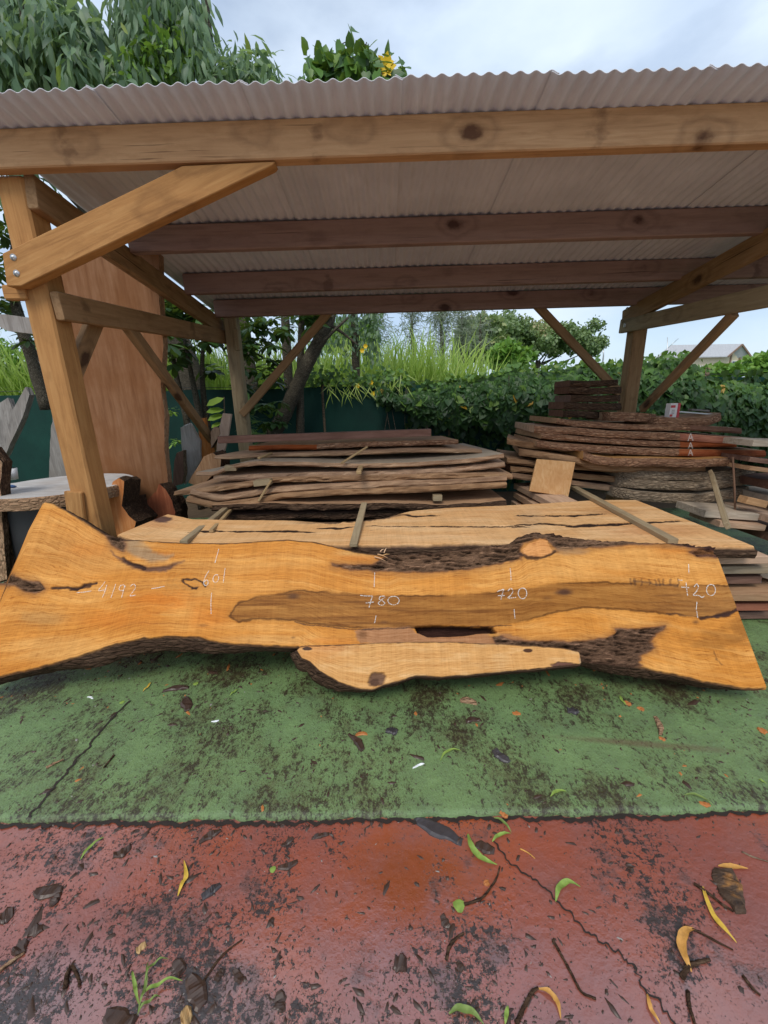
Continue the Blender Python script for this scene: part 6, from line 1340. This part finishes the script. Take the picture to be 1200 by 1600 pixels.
# the spreading tree
def spreading():
    Y = 55; b = atY(838, 572, Y); t = thing('spreading_tree', 'broad spreading tree with domed crown and many forking bare limbs', 'tree', (b.x, b.y, -0.1))
    tube('trunk', [(b.x, b.y, -0.1), (b.x, b.y, b.z - 1), (b.x + 0.2, b.y, b.z + 0.6)], [0.55, 0.45, 0.35], 'bark_tree', t)
    cl = [(764, 540, 30, 16), (784, 522, 36, 18), (826, 515, 42, 18), (868, 518, 40, 18), (898, 530, 32, 18), (914, 542, 18, 12), (842, 532, 46, 16), (800, 538, 36, 14), (878, 541, 34, 12), (840, 524, 50, 16), (815, 528, 40, 16), (862, 530, 36, 14)]
    Ps = []; Ds = []
    for x, y, rx, ry in cl:
        x = 838 + (x - 838) * 1.12
        for l in range(9):
            yy = Y + RNG.normal(0, 2.2); c = np.array(atY(x + RNG.normal(0, rx * 0.45), y + RNG.normal(0, ry * 0.35), yy)); sc = yy / FPX
            p, d = blob(300, c, (rx * 0.40 * sc, rx * 0.46 * sc, ry * 0.74 * sc), 0.25); Ps.append(p); Ds.append(d)
        e = atY(x, y + ry * 0.4, Y + RNG.normal(0, 1.5)); s = Vector((b.x, b.y, b.z + RNG.uniform(-0.8, 0.5)))
        tube('limb', smooth_path([s, s.lerp(e, 0.45) + Vector((0, 0, -0.25)), e], 4), np.linspace(0.13, 0.04, 9), 'bark_tree', t, seg=6)
    P = np.concatenate(Ps); Dn = np.concatenate(Ds); k = len(P); px = toPx(P)
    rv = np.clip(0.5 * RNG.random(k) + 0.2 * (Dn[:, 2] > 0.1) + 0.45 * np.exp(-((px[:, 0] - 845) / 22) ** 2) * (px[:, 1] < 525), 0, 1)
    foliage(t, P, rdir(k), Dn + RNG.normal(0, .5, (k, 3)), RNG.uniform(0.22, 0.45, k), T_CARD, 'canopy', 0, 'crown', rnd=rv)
spreading()
# far tree line along the horizon
k = 6000; ang = RNG.uniform(-1.2, 1.2, k); dist = RNG.uniform(150, 190, k); hgt = 4 + 3.5 * fbm(ang * 14, ang * 0, 31) + 0.8
P = np.c_[np.sin(ang) * dist, np.cos(ang) * dist, np.abs(hgt) * RNG.random(k) ** 0.6]
o = foliage(None, P, rdir(k), rdir(k) - [0, 0.6, -0.4], RNG.uniform(1.5, 3.2, k), T_CARD, 'canopy', 0, 'treeline', rnd=0.6 * RNG.random(k)); tag(o, 'far dark line of woods along the horizon', 'woods', None, 'stuff')

# ------------------------------------------------------------------ house, poles
def house():
    Y = 48; c = atY(1148, 560, Y); hs = thing('house', 'cream house with pale grey metal roof and brown trimmed gable above the hedge', 'house', (c.x, Y, 0))
    R = 0.35; ca, sa = math.cos(R), math.sin(R)
    def W_(x, y, z): return Vector((c.x + x * ca - y * sa, Y + x * sa + y * ca, z))
    zr = atY(1148, 540, Y).z; ze = atY(1148, 557, Y).z + 0.15; hw, dp = 1.55, 7.6
    # body: gable towards the camera at right, ridge running back to the left
    def poly(name, pts, faces, mat): return link(name, mesh_np(name, pts, faces), mat, hs, smooth=False)
    A = [W_(-hw, 0, -0.1), W_(hw, 0, -0.1), W_(hw, 0, ze), W_(0, 0, zr - 0.25), W_(-hw, 0, ze)]
    B = [p + (W_(-dp, 2.2, 0) - W_(0, 0, 0)) for p in A]
    poly('wall', A + B, [(0, 1, 2, 3, 4), (9, 8, 7, 6, 5), (0, 4, 9, 5), (1, 6, 7, 2)], 'house_wall')
    back = W_(-dp - 0.3, 2.3, 0) - W_(0, 0, 0); fo = W_(0, -0.45, 0) - W_(0, 0, 0)
    def slope(s):
        e0 = W_(s * (hw + 0.45), 0, ze - 0.28) + fo; r0 = W_(0, 0, zr) + fo; up = Vector((0, 0, 0.12))
        return poly('roof', [e0, r0, r0 + back, e0 + back, e0 + up, r0 + up, r0 + back + up, e0 + back + up], [(0, 1, 2, 3), (7, 6, 5, 4), (0, 4, 5, 1), (2, 6, 7, 3), (0, 3, 7, 4)], 'house_roof')
    slope(-1); slope(1)
    for s in (-1, 1):
        bar('fascia', W_(s * (hw + 0.45), 0, ze - 0.25) + fo * 1.1, W_(0, 0, zr + 0.03) + fo * 1.1, 0.08, 0.2, 'house_trim', hs)
    for x in (-0.75, 0.75): bar('trim_post', W_(x, -0.06, 0), W_(x, -0.06, zr - 0.75), 0.14, 0.08, 'house_trim', hs, up=(0, 1, 0))
    f = bar('window', W_(-0.45, -0.04, ze - 1.1), W_(0.45, -0.04, ze - 1.1), 0.06, 1.0, 'white', hs); 
    bar('pane', W_(-0.38, -0.08, ze - 1.1), W_(0.38, -0.08, ze - 1.1), 0.03, 0.85, 'glass', f)
    # lower lean-to roof on the left
    p = [W_(-hw - 0.1, 1.0, ze - 0.9), W_(-dp - 2, 2.8, ze - 0.9), W_(-dp - 2, -0.6, ze - 2.0), W_(-hw - 0.1, -2.2, ze - 2.0)]; up = Vector((0, 0, 0.1))
    poly('lower_roof', p + [q + up for q in p], [(3, 2, 1, 0), (4, 5, 6, 7), (0, 1, 5, 4), (1, 2, 6, 5), (2, 3, 7, 6), (3, 0, 4, 7)], 'house_roof')
house()
an = thing('antenna_mast', 'thin antenna mast with slanting arms above the hedge', 'antenna', (atY(1043, 560, 20).x, 20, 0)); a0 = atY(1043, 562, 20); a1 = atY(1043, 527, 20)
tube('mast', [(a0.x, 20, 0), a0, a1], [0.03, 0.025, 0.015], 'metal', an, seg=5)
for x0, y0, x1, y1 in ((1044, 543, 1060, 529), (1044, 556, 1056, 547)): tube('arm', [atY(x0, y0, 20), atY(x1, y1, 20)], [0.014, 0.012], 'metal', an, seg=4)
lp = thing('lamp_pole', 'tiny far lamp pole right of the spreading tree', 'pole', (atY(943, 560, 60).x, 60, 0)); q0 = atY(943, 556, 60); q1 = atY(943, 544, 60)
tube('pole', [(q0.x, 60, 0), q0, q1], [0.12, 0.1, 0.07], 'metal', lp, seg=6); bar('lamp_head', q1 + Vector((-0.35, 0, 0)), q1 + Vector((0.35, 0, 0)), 0.25, 0.15, 'metal', lp)

# ================================================================== DEBRIS ON THE GROUND
def floor_at(px, py):
    p = atZ(px, py, 0.0)
    if p.y > float(edge(np.array(p.x))) + 0.005: p = atZ(px, py, GREEN_TOP)
    return p
Q6 = lambda pts: [(x / 2, 1050 + y / 2) for x, y in pts]
Q7 = lambda pts: [(600 + x / 2, 1050 + y / 2) for x, y in pts]
def ground_leaf(label, pts, w, mat, lift=0.006):
    P = np.array(smooth_path([floor_at(x, y) for x, y in pts], 6)); n = len(P); s = np.linspace(0, 1, n)
    t = np.gradient(P, axis=0); t /= np.linalg.norm(t, axis=1)[:, None] + 1e-9; nn = np.c_[-t[:, 1], t[:, 0], 0 * t[:, 0]]
    w = w * 0.62; sd_ = hash_str(label) % 89
    ww = w * np.sin(np.clip(s * 0.93 + 0.05, 0, 1) * PI) ** 0.9 * (1 + 0.22 * fbm(s * 7, s * 0, sd_)); z = 0.0025 + lift * np.sin(s * PI) * (1 + 0.5 * np.sin(s * 9))
    A = P - nn * ww[:, None]; B = P + nn * ww[:, None]; M_ = P.copy(); M_[:, 2] += z; A[:, 2] += z + ww * 0.5 * (1 + fbm(s * 5, s * 0, sd_ + 3)); B[:, 2] += z + ww * 0.5 * (1 + fbm(s * 5, s * 0, sd_ + 7)) + 0.001
    V = np.r_[A, M_, B]; i = np.arange(n - 1); F = np.r_[np.stack([i, i + 1, i + 1 + n, i + n], -1), np.stack([i + n, i + 1 + n, i + 1 + 2 * n, i + 2 * n], -1)]
    return tag(link('fallen_leaf', mesh_np('fallen_leaf', V, F), mat), label, 'leaf', 'narrow curved leaves fallen on the pavement')
G = ground_leaf
G('lime leaf pointing up right near the left of the red pavement', Q6([(252, 588), (282, 552), (326, 517)]), 0.008, 'leaf_lime')
G('upright yellow leaf in the dark crumbs left of the puddle', Q6([(556, 702), (572, 665), (583, 640), (575, 589)]), 0.011, 'leaf_yellow')
G('large lime leaf by the dark blade of bark near the step', Q7([(262, 508), (270, 548), (288, 575), (320, 600), (353, 604)]), 0.016, 'leaf_lime', 0.012)
G('short olive leaf just right of the dark blade of bark', Q7([(338, 532), (360, 514), (396, 506)]), 0.010, 'leaf_lime')
G('olive leaf touching the step above the lime leaf', Q7([(342, 458), (372, 472), (398, 503)]), 0.008, 'leaf_olive')
G('green hooked leaf on the red pavement right of the puddle', Q7([(536, 720), (545, 685), (570, 665), (613, 673)]), 0.013, 'leaf_lime', 0.012)
G('long yellow crescent leaf near the brown chunk of bark', Q7([(996, 672), (1004, 712), (1030, 768), (1062, 808), (1101, 848)]), 0.011, 'leaf_yellow')
G('broad amber crescent leaf at the lower right', Q7([(968, 804), (938, 822), (926, 858), (938, 905), (961, 940)]), 0.017, 'leaf_amber', 0.012)
G('thin amber leaf curving beside a twig at the bottom edge', Q7([(478, 992), (515, 1006), (540, 1036), (553, 1088)]), 0.009, 'leaf_amber')
G('olive leaf arched at the bottom edge, nearest the camera', Q7([(203, 1070), (235, 1060), (272, 1068), (312, 1104)]), 0.011, 'leaf_olive', 0.010)
G('small lime leaf standing upright at the bottom edge', Q7([(378, 1104), (382, 1075), (388, 1045)]), 0.008, 'leaf_lime')
G('narrow amber leaf running down to the bottom edge at right', Q7([(821, 1006), (828, 1045), (842, 1075), (864, 1104)]), 0.008, 'leaf_amber')
G('orange flat leaf above the brown chunk of bark', Q7([(1044, 608), (1085, 612), (1137, 616)]), 0.012, 'leaf_amber', 0.002)
G('lime curved leaf in the middle of the green pavement', Q7([(176, 278), (190, 258), (212, 246), (240, 247)]), 0.008, 'leaf_lime')
G('lime leaf lying near the step in the middle of the green pavement', Q7([(520, 391), (540, 377), (570, 375)]), 0.010, 'leaf_lime')
G('bright lime leaf under the right half of the slab', Q7([(736, 74), (742, 92), (757, 106)]), 0.009, 'leaf_lime')
G('long olive leaf at the right end of the step', Q7([(938, 386), (980, 390), (1032, 422)]), 0.008, 'leaf_olive')
G('small lime leaf at the right margin of the green pavement', Q7([(1168, 338), (1195, 354)]), 0.007, 'leaf_lime')
G('yellow leaf lying slantwise under the left of the slab', Q6([(447, 62), (462, 50), (473, 33)]), 0.008, 'leaf_yellow')
G('lime leaf lying slantwise under the middle of the slab', Q6([(718, 76), (732, 66), (746, 55)]), 0.009, 'leaf_lime')
def small_leaf(label, px, py, r, mat):
    c = floor_at(px, py); an = np.linspace(0, 2 * PI, 10, endpoint=False); V = [(c.x, c.y, c.z + 0.008)] + [(c.x + r * math.cos(a) * (1 + 0.2 * math.sin(3 * a)), c.y + r * math.sin(a), c.z + 0.003 + 0.002 * math.sin(2 * a)) for a in an]
    tag(link('round_leaf', mesh_np('round_leaf', V, [(0, 1 + k, 1 + (k + 1) % 10) for k in range(10)]), mat), label, 'leaf', 'small round leaves fallen on the pavement')
small_leaf('small round lime leaf at the lower end of the twig by the puddle', *Q7([(234, 733)])[0], 0.017, 'leaf_lime')
small_leaf('tiny round lime leaf on the crumbs left of the puddle', *Q6([(852, 619)])[0], 0.010, 'leaf_lime')
small_leaf('tiny yellow green leaf under the left of the slab', *Q6([(611, 38)])[0], 0.014, 'leaf_lime')
small_leaf('small lime leaf on the upper end of the pavement crack', *Q6([(381, 96)])[0], 0.012, 'leaf_lime')
weed = thing('weed_sprig', 'green weed sprig with narrow leaves in the dark crumbs at the lower left', 'plant', floor_at(*Q6([(440, 1030)])[0]))
for pts, w in (([(432, 1065), (452, 1020), (462, 960), (464, 905)], .008), ([(434, 1040), (425, 990), (414, 936)], .010), ([(440, 1020), (480, 1000), (520, 976), (571, 967)], .010), ([(448, 1005), (470, 940), (496, 915), (528, 899)], .007), ([(428, 1078), (470, 1040), (505, 1018)], .008)):
    o = ground_leaf('x', Q6(pts), w * 0.7, 'leaf_lime' if w > .009 else 'leaf_olive', 0.02)
    for k in ('label', 'category', 'group', 'kind'):
        if k in o: del o[k]
    o.name = 'leaf'; o.parent = weed; o.matrix_parent_inverse = world(weed).inverted()
GT = 'thin twigs lying on the pavement'
def twig(label, pts, r=0.004, mat='bark'):
    P = smooth_path([floor_at(x, y) + Vector((0, 0, r * 0.8)) for x, y in pts], 5); tag(tube('twig', P, np.linspace(r, r * 0.6, len(P)), mat, None, seg=6, rough=0.3, seed=hash_str(label) % 50), label, 'twig', GT)
twig('straight brown twig with a hooked end right of the wet patch', Q7([(526, 838), (550, 880), (580, 935), (608, 990), (628, 1010), (662, 1024)]))
twig('dark twig at the bottom edge touching a thin amber leaf', Q7([(412, 1102), (440, 1045), (462, 1005), (481, 990)]), 0.006)
twig('bent twig curving round the right of the puddle', Q7([(250, 728), (300, 712), (330, 680), (352, 645), (362, 610)]), 0.004)
twig('short thick twig under the broad amber crescent leaf', Q7([(929, 958), (950, 925), (985, 910), (1017, 903)]), 0.007)
twig('dark twig running down to the brown chunk of bark', Q7([(968, 663), (1010, 692), (1055, 728), (1092, 752)]), 0.005)
twig('long thin twig over the broad amber crescent leaf', Q7([(938, 795), (985, 815), (1040, 845), (1090, 870)]), 0.0035)
twig('straight twig going to the bottom edge at right', Q7([(949, 1000), (954, 1050), (970, 1102)]), 0.005)
twig('curved dark twig in the middle of the wet patch', Q7([(195, 902), (203, 865), (222, 838), (250, 818)]), 0.005)
twig('faint twig slanting at the lower right margin', Q7([(1120, 950), (1150, 990), (1176, 1012)]), 0.004)
twig('grey twig entering from the right margin above the chunk', Q7([(1118, 563), (1155, 580), (1205, 596)]), 0.003, 'bark_grey')
twig('short straight twig on the green pavement at left', Q6([(357, 262), (342, 280), (324, 302)]), 0.005)
twig('tan twig slanting in from the left margin', Q6([(-6, 940), (35, 908), (78, 880)]), 0.005, 'bark_edge_tan')
twig('long thin twig slanting over the red pavement left of the wet patch', Q6([(628, 980), (680, 905), (720, 865), (758, 838)]), 0.003)
twig('curled dark twig bent double at the lower left', Q6([(205, 992), (212, 945), (228, 925), (245, 958), (250, 985)]), 0.006)
twig('reddish twig lying by the pavement crack', Q6([(145, 302), (172, 288), (200, 276)]), 0.006, 'bark_edge_tan')
twig('pale stalk by the step right of the lime leaf', Q7([(425, 553), (450, 566), (472, 584)]), 0.0025, 'leaf_amber')
GCH = 'pieces of bark lying on the pavement'
def chunk(label, a, b, w, h, mat='chip', cat='bark piece', name='bark_piece', world_=False, seed=None):
    """flaky irregular piece from a to b (pixels)"""
    p, q = floor_at(*a), floor_at(*b); sd_ = seed or hash_str(label) % 911; r = np.random.default_rng(sd_)
    X = (q - p); L = X.length; X.normalize(); Y = Vector((-X.y, X.x, 0)); n = 11; V = []; F = []; h = h * 0.75; bend = r.normal(0, 0.07) * L
    for layer, (k, z) in enumerate(((1.0, -0.0008), (0.97, 0.5), (0.62, 1.0))):
        for j in range(2 * n):
            t = j / (n - 1) if j < n else (2 * n - 1 - j) / (n - 1); sgn = -1 if j < n else 1
            wd = w * 0.45 * (0.35 + 0.65 * math.sin((0.06 + 0.88 * t) * PI) ** 0.7) * (1 + 0.55 * float(fbm(np.array(t * 4.0), np.array(sgn * 2.0), sd_))) * k
            tt = t + (0.05 * r.normal() if layer == 0 and t in (0, 1) else 0) + 0.06 * float(fbm(np.array(sgn * 3.0 + t), np.array(1.5), sd_ + 5)) * (t in (0.0, 1.0))
            pos = p + X * (L * (0.5 + (tt - 0.5) * (1, 0.98, 0.9)[layer])) + Y * (sgn * wd + bend * math.sin(t * PI))
            pos.z = p.z + (z * h * (0.65 + 0.5 * float(vn(np.array(t * 5.0), np.array(sgn * 1.3), sd_ + 9))) if layer else z); V.append(pos)
    m = 2 * n
    for l in range(2):
        for j in range(m): F.append((l * m + j, l * m + (j + 1) % m, (l + 1) * m + (j + 1) % m, (l + 1) * m + j))
    for j in range(n - 1): F.append((2 * m + j, 2 * m + j + 1, 2 * m + m - 2 - j, 2 * m + m - 1 - j))
    return tag(link(name, mesh_np(name, V, F), mat, smooth=False), label, cat, GCH)
K = lambda Q, lab, a, b, w, h, mat='chip', **kw: chunk(lab, Q([a])[0], Q([b])[0], w, h, mat, **kw)
K(Q7, 'long dark pointed blade of bark lying at the step', (92, 460), (245, 532), 0.05, 0.012, 'chip_grey')
o = K(Q7, 'big brown chunk of bark with an orange heart at the right', (1062, 622), (1110, 748), 0.085, 0.034, 'chunk')
K(Q7, 'dark forked bark flake on the green pavement right of the middle', (345, 242), (392, 282), 0.04, 0.015, 'chip_grey')
K(Q7, 'dark square bark flake under the lower limb', (572, 118), (608, 124), 0.05, 0.015, 'chip_grey')
K(Q7, 'brown stick of bark standing out on the green pavement at right', (846, 140), (864, 200), 0.028, 0.02, 'bark_edge_tan')
K(Q7, 'orange chip at the foot of the brown stick of bark', (858, 204), (880, 214), 0.022, 0.006, 'chip_orange')
K(Q7, 'small dark brown flake in the middle of the right red pavement', (762, 598), (774, 626), 0.022, 0.012, 'chip')
K(Q7, 'orange chip lying by the bright lime leaf under the slab', (752, 90), (770, 106), 0.03, 0.006, 'chip_orange')
K(Q7, 'second orange chip right of the bright lime leaf under the slab', (792, 110), (812, 122), 0.03, 0.006, 'chip_orange')
K(Q7, 'orange chip on the green pavement below the hollow of the slab', (402, 128), (428, 132), 0.03, 0.006, 'chip_orange')
K(Q7, 'orange wood chip upright at the step by the olive leaf', (362, 438), (386, 466), 0.02, 0.01, 'chip_orange')
K(Q7, 'orange chip at the right end of the step', (985, 408), (1020, 414), 0.02, 0.006, 'chip_orange')
K(Q7, 'orange brown chip at the right margin of the green pavement', (1168, 180), (1196, 186), 0.04, 0.008, 'chip_orange')
K(Q7, 'tan chip on the twig by the puddle', (315, 650), (326, 668), 0.02, 0.008, 'chip_orange')
K(Q7, 'round black lump at the lower left of the wet patch', (32, 910), (70, 922), 0.04, 0.025, 'chip')
K(Q7, 'purplish bark flake beside the short olive leaf', (285, 540), (345, 562), 0.04, 0.01, 'chip')
K(Q7, 'dark bark crumb at the far left of the right green pavement', (5, 185), (42, 190), 0.05, 0.015, 'chip_grey')
K(Q7, 'reddish brown flake under the middle of the slab', (238, 90), (288, 98), 0.05, 0.015, 'bark_edge_tan')
K(Q7, 'small dark flake just left of the wide grey band', (255, 158), (300, 150), 0.035, 0.012, 'chip')
K(Q7, 'dark curved flake near the wet patch', (180, 760), (206, 800), 0.025, 0.010, 'chip')
K(Q7, 'dark knobbly flake beside the curved dark twig', (228, 905), (246, 935), 0.022, 0.010, 'chip')
K(Q6, 'dark upright crumb of bark under the left of the slab', (578, 82), (588, 122), 0.05, 0.03, 'chip')
K(Q6, 'dark brown stick of bark in the middle of the green pavement', (1090, 196), (1136, 248), 0.035, 0.016, 'chip')
K(Q6, 'orange chip touching the dark brown stick of bark', (1110, 198), (1148, 194), 0.02, 0.008, 'chip_orange')
K(Q6, 'long dark bark strip under the left of the slab', (508, 62), (592, 50), 0.035, 0.02, 'chip')
K(Q6, 'dark flaky strip of bark at the bottom left of the middle', (592, 955), (632, 1050), 0.045, 0.02, 'chip')
K(Q6, 'dark strip of bark at the bottom middle', (872, 995), (886, 1065), 0.03, 0.015, 'chip')
K(Q6, 'grey tipped bark flake left of the puddle', (630, 708), (690, 665), 0.03, 0.015, 'chip_grey')
K(Q6, 'slanting dark flake just below the step at left of the middle', (622, 535), (692, 495), 0.03, 0.016, 'chip')
K(Q6, 'broad clump of black bark at the left of the red pavement', (105, 690), (195, 680), 0.038, 0.014, 'chip')
K(Q6, 'dark flake below the broad clump of black bark', (160, 735), (185, 690), 0.03, 0.02, 'chip')
K(Q6, 'dark flake slanting at the left margin of the red pavement', (88, 822), (136, 800), 0.03, 0.015, 'chip')
K(Q6, 'dark lump near the left margin of the red pavement', (42, 885), (85, 840), 0.04, 0.02, 'chip')
K(Q6, 'black flake at the far left margin of the red pavement', (0, 775), (45, 748), 0.05, 0.02, 'chip')
K(Q6, 'small tan wood chip in the crumbs at the bottom left', (425, 874), (458, 850), 0.022, 0.01, 'chip_tan')
K(Q6, 'light brown block of wood cut off by the bottom edge', (565, 1090), (600, 1062), 0.05, 0.025, 'chip_tan')
K(Q6, 'dark fragment of bark at the bottom edge at left', (330, 1070), (420, 1105), 0.045, 0.02, 'chip')
K(Q6, 'dark flake right of the small tan wood chip', (545, 905), (570, 945), 0.03, 0.016, 'chip')
K(Q6, 'pointed dark flake at the left of the puddle', (880, 545), (916, 518), 0.022, 0.01, 'chip')
K(Q6, 'dark flake with a bright tip right of the tiny round lime leaf', (868, 612), (932, 590), 0.022, 0.012, 'chip')
K(Q6, 'forked dark flake below the step near the middle', (975, 520), (1028, 508), 0.02, 0.012, 'chip')
K(Q6, 'dark flake with a green edge above the broad clump', (355, 575), (410, 545), 0.035, 0.016, 'chip')
K(Q6, 'pair of stuck dark flakes under the tan wood chip', (672, 965), (698, 930), 0.02, 0.012, 'chip')
K(Q6, 'hooked dark flake right of the tan wood chip', (732, 935), (758, 965), 0.025, 0.014, 'chip')
K(Q6, 'white speck of plastic under the left of the slab', (272, 78), (290, 84), 0.011, 0.005, 'white', cat='litter', name='plastic_scrap')
K(Q6, 'pale blue scrap at the foot of the dark flakes on green', (660, 155), (685, 152), 0.011, 0.005, 'white', cat='litter', name='plastic_scrap')
K(Q7, 'bluish white scrap on the green pavement near the middle', (90, 300), (126, 286), 0.010, 0.006, 'white', cat='litter', name='plastic_scrap')

# crumbs nobody could count
def crumbs(name, n, sampler, size, mat, flat=0.45, label=None):
    c = sampler(n); n = len(c); r = RNG.uniform(size[0], size[1], n) * (0.5 + 1.4 * RNG.random(n) ** 4); a = RNG.random(n) * 2 * PI; el = RNG.uniform(1.0, 3.2, n)
    V = np.zeros((n, 9, 3))
    for k in range(5):
        an = a + k * 2 * PI / 5 + RNG.normal(0, .25, n); lx = np.cos(an - a) * r * el * (0.7 + 0.6 * RNG.random(n)); ly = np.sin(an - a) * r * (0.6 + 0.7 * RNG.random(n))
        V[:, k, 0] = c[:, 0] + lx * np.cos(a) - ly * np.sin(a); V[:, k, 1] = c[:, 1] + lx * np.sin(a) + ly * np.cos(a); V[:, k, 2] = c[:, 2] - 0.0005
        if k < 4:
            V[:, 5 + k, :2] = c[:, :2] + (V[:, k, :2] - c[:, :2]) * RNG.uniform(.45, .8, (n, 1)); V[:, 5 + k, 2] = c[:, 2] + r * flat * RNG.uniform(0.5, 1.4, n)
    tf = np.array([(0, 1, 5), (1, 6, 5), (1, 2, 6), (2, 7, 6), (2, 3, 7), (3, 8, 7), (3, 4, 8), (4, 0, 8), (0, 5, 8), (5, 6, 7), (5, 7, 8)])
    F = (tf[None] + (np.arange(n) * 9)[:, None, None]).reshape(-1, 3)
    o = link(name, mesh_np(name, V.reshape(-1, 3), F), mat, smooth=False); return tag(o, label, 'litter', None, 'stuff')
def red_sampler(n):
    x = RNG.uniform(-1.9, 1.9, n * 5); y = RNG.uniform(0.25, 1.09, n * 5)
    d = 0.30 + 0.85 * sstep(-0.1, 0.6, fbm(x * 3.2, y * 3.2, 71)) + 0.5 * sstep(0.3, -0.9, x) * sstep(1.0, 0.6, y) + 0.9 * np.exp(-((1.085 - y) / 0.035) ** 2)
    d = d * (1 - 0.72 * sstep(0.25, 0.6, x)) * (1 - 0.6 * (np.hypot((x - 0.05) / 0.2, (y - 0.95) / 0.12) < 1))
    k = RNG.random(n * 5) < d * 0.28; x, y = x[k][:n], y[k][:n]; y = np.minimum(y, edge(x) - 0.004); return np.c_[x, y, 0 * x]
def green_sampler(n):
    x = RNG.uniform(-2.6, 2.6, n * 4); y = RNG.uniform(1.11, 2.1, n * 4)
    d = 0.22 + 0.7 * sstep(0.0, 0.6, fbm(x * 2.6, y * 2.6, 75)) + 0.8 * sstep(-0.2, -1.4, x) * sstep(1.4, 1.8, y)
    k = RNG.random(n * 4) < d * 0.4; x, y = x[k][:n], y[k][:n]; return np.c_[x, y, 0 * x + GREEN_TOP]
crumbs('bark_crumbs', 9000, red_sampler, (0.0016, 0.0048), 'chip', 0.55, 'wet dark bark crumbs strewn over the red pavement')
crumbs('bark_flakes', 150, red_sampler, (0.006, 0.011), 'chip', 0.30, 'larger wet bark flakes strewn over the red pavement')
crumbs('bark_crumbs', 4200, green_sampler, (0.0016, 0.0045), 'chip', 0.5, 'fine dark bark crumbs strewn over the green pavement')
crumbs('bark_flakes', 60, green_sampler, (0.006, 0.012), 'chip', 0.3, 'larger bark flakes strewn over the green pavement')
crumbs('orange_sawdust_chips', 150, green_sampler, (0.004, 0.010), 'chip_orange', 0.3, 'small orange wood chips strewn over the green pavement')
crumbs('pale_grit', 420, lambda n: np.r_[red_sampler(n // 2), green_sampler(n // 2)], (0.0015, 0.0035), 'grey_wood', 0.5, 'pale grit on both pavements')
# splinters of torn sapwood on the slab
for k, (a, b) in enumerate((((590, 866), (606, 872)), ((594, 862), (600, 858)), ((598, 868), (609, 866)), ((585, 870), (603, 877)), ((600, 864), (604, 856)))):
    A_, B2 = (Vector(onplane(p, SP0 + SN * 0.012, SN)[0]) for p in (a, b)); tube('splinter', [A_, A_.lerp(B2, 0.5) + Vector((0, 0, 0.004)), B2], [0.004, 0.003, 0.001], 'board_fresh', slab, seg=5)
#@@NEXT
# blocks on the pavement that keep the big slab off the ground
for x, lab in ((-0.06, 'hidden block under the pale lower limb of the leaning slab'), (1.68, 'hidden block under the right end of the leaning slab')):
    stick('support_block', lab, 'block', (x - 0.04, 1.83, GREEN_TOP + 0.087), (x + 0.04, 1.83, GREEN_TOP + 0.087), 0.10, 0.17, 'timber_grey', 'blocks under the big leaning slab')
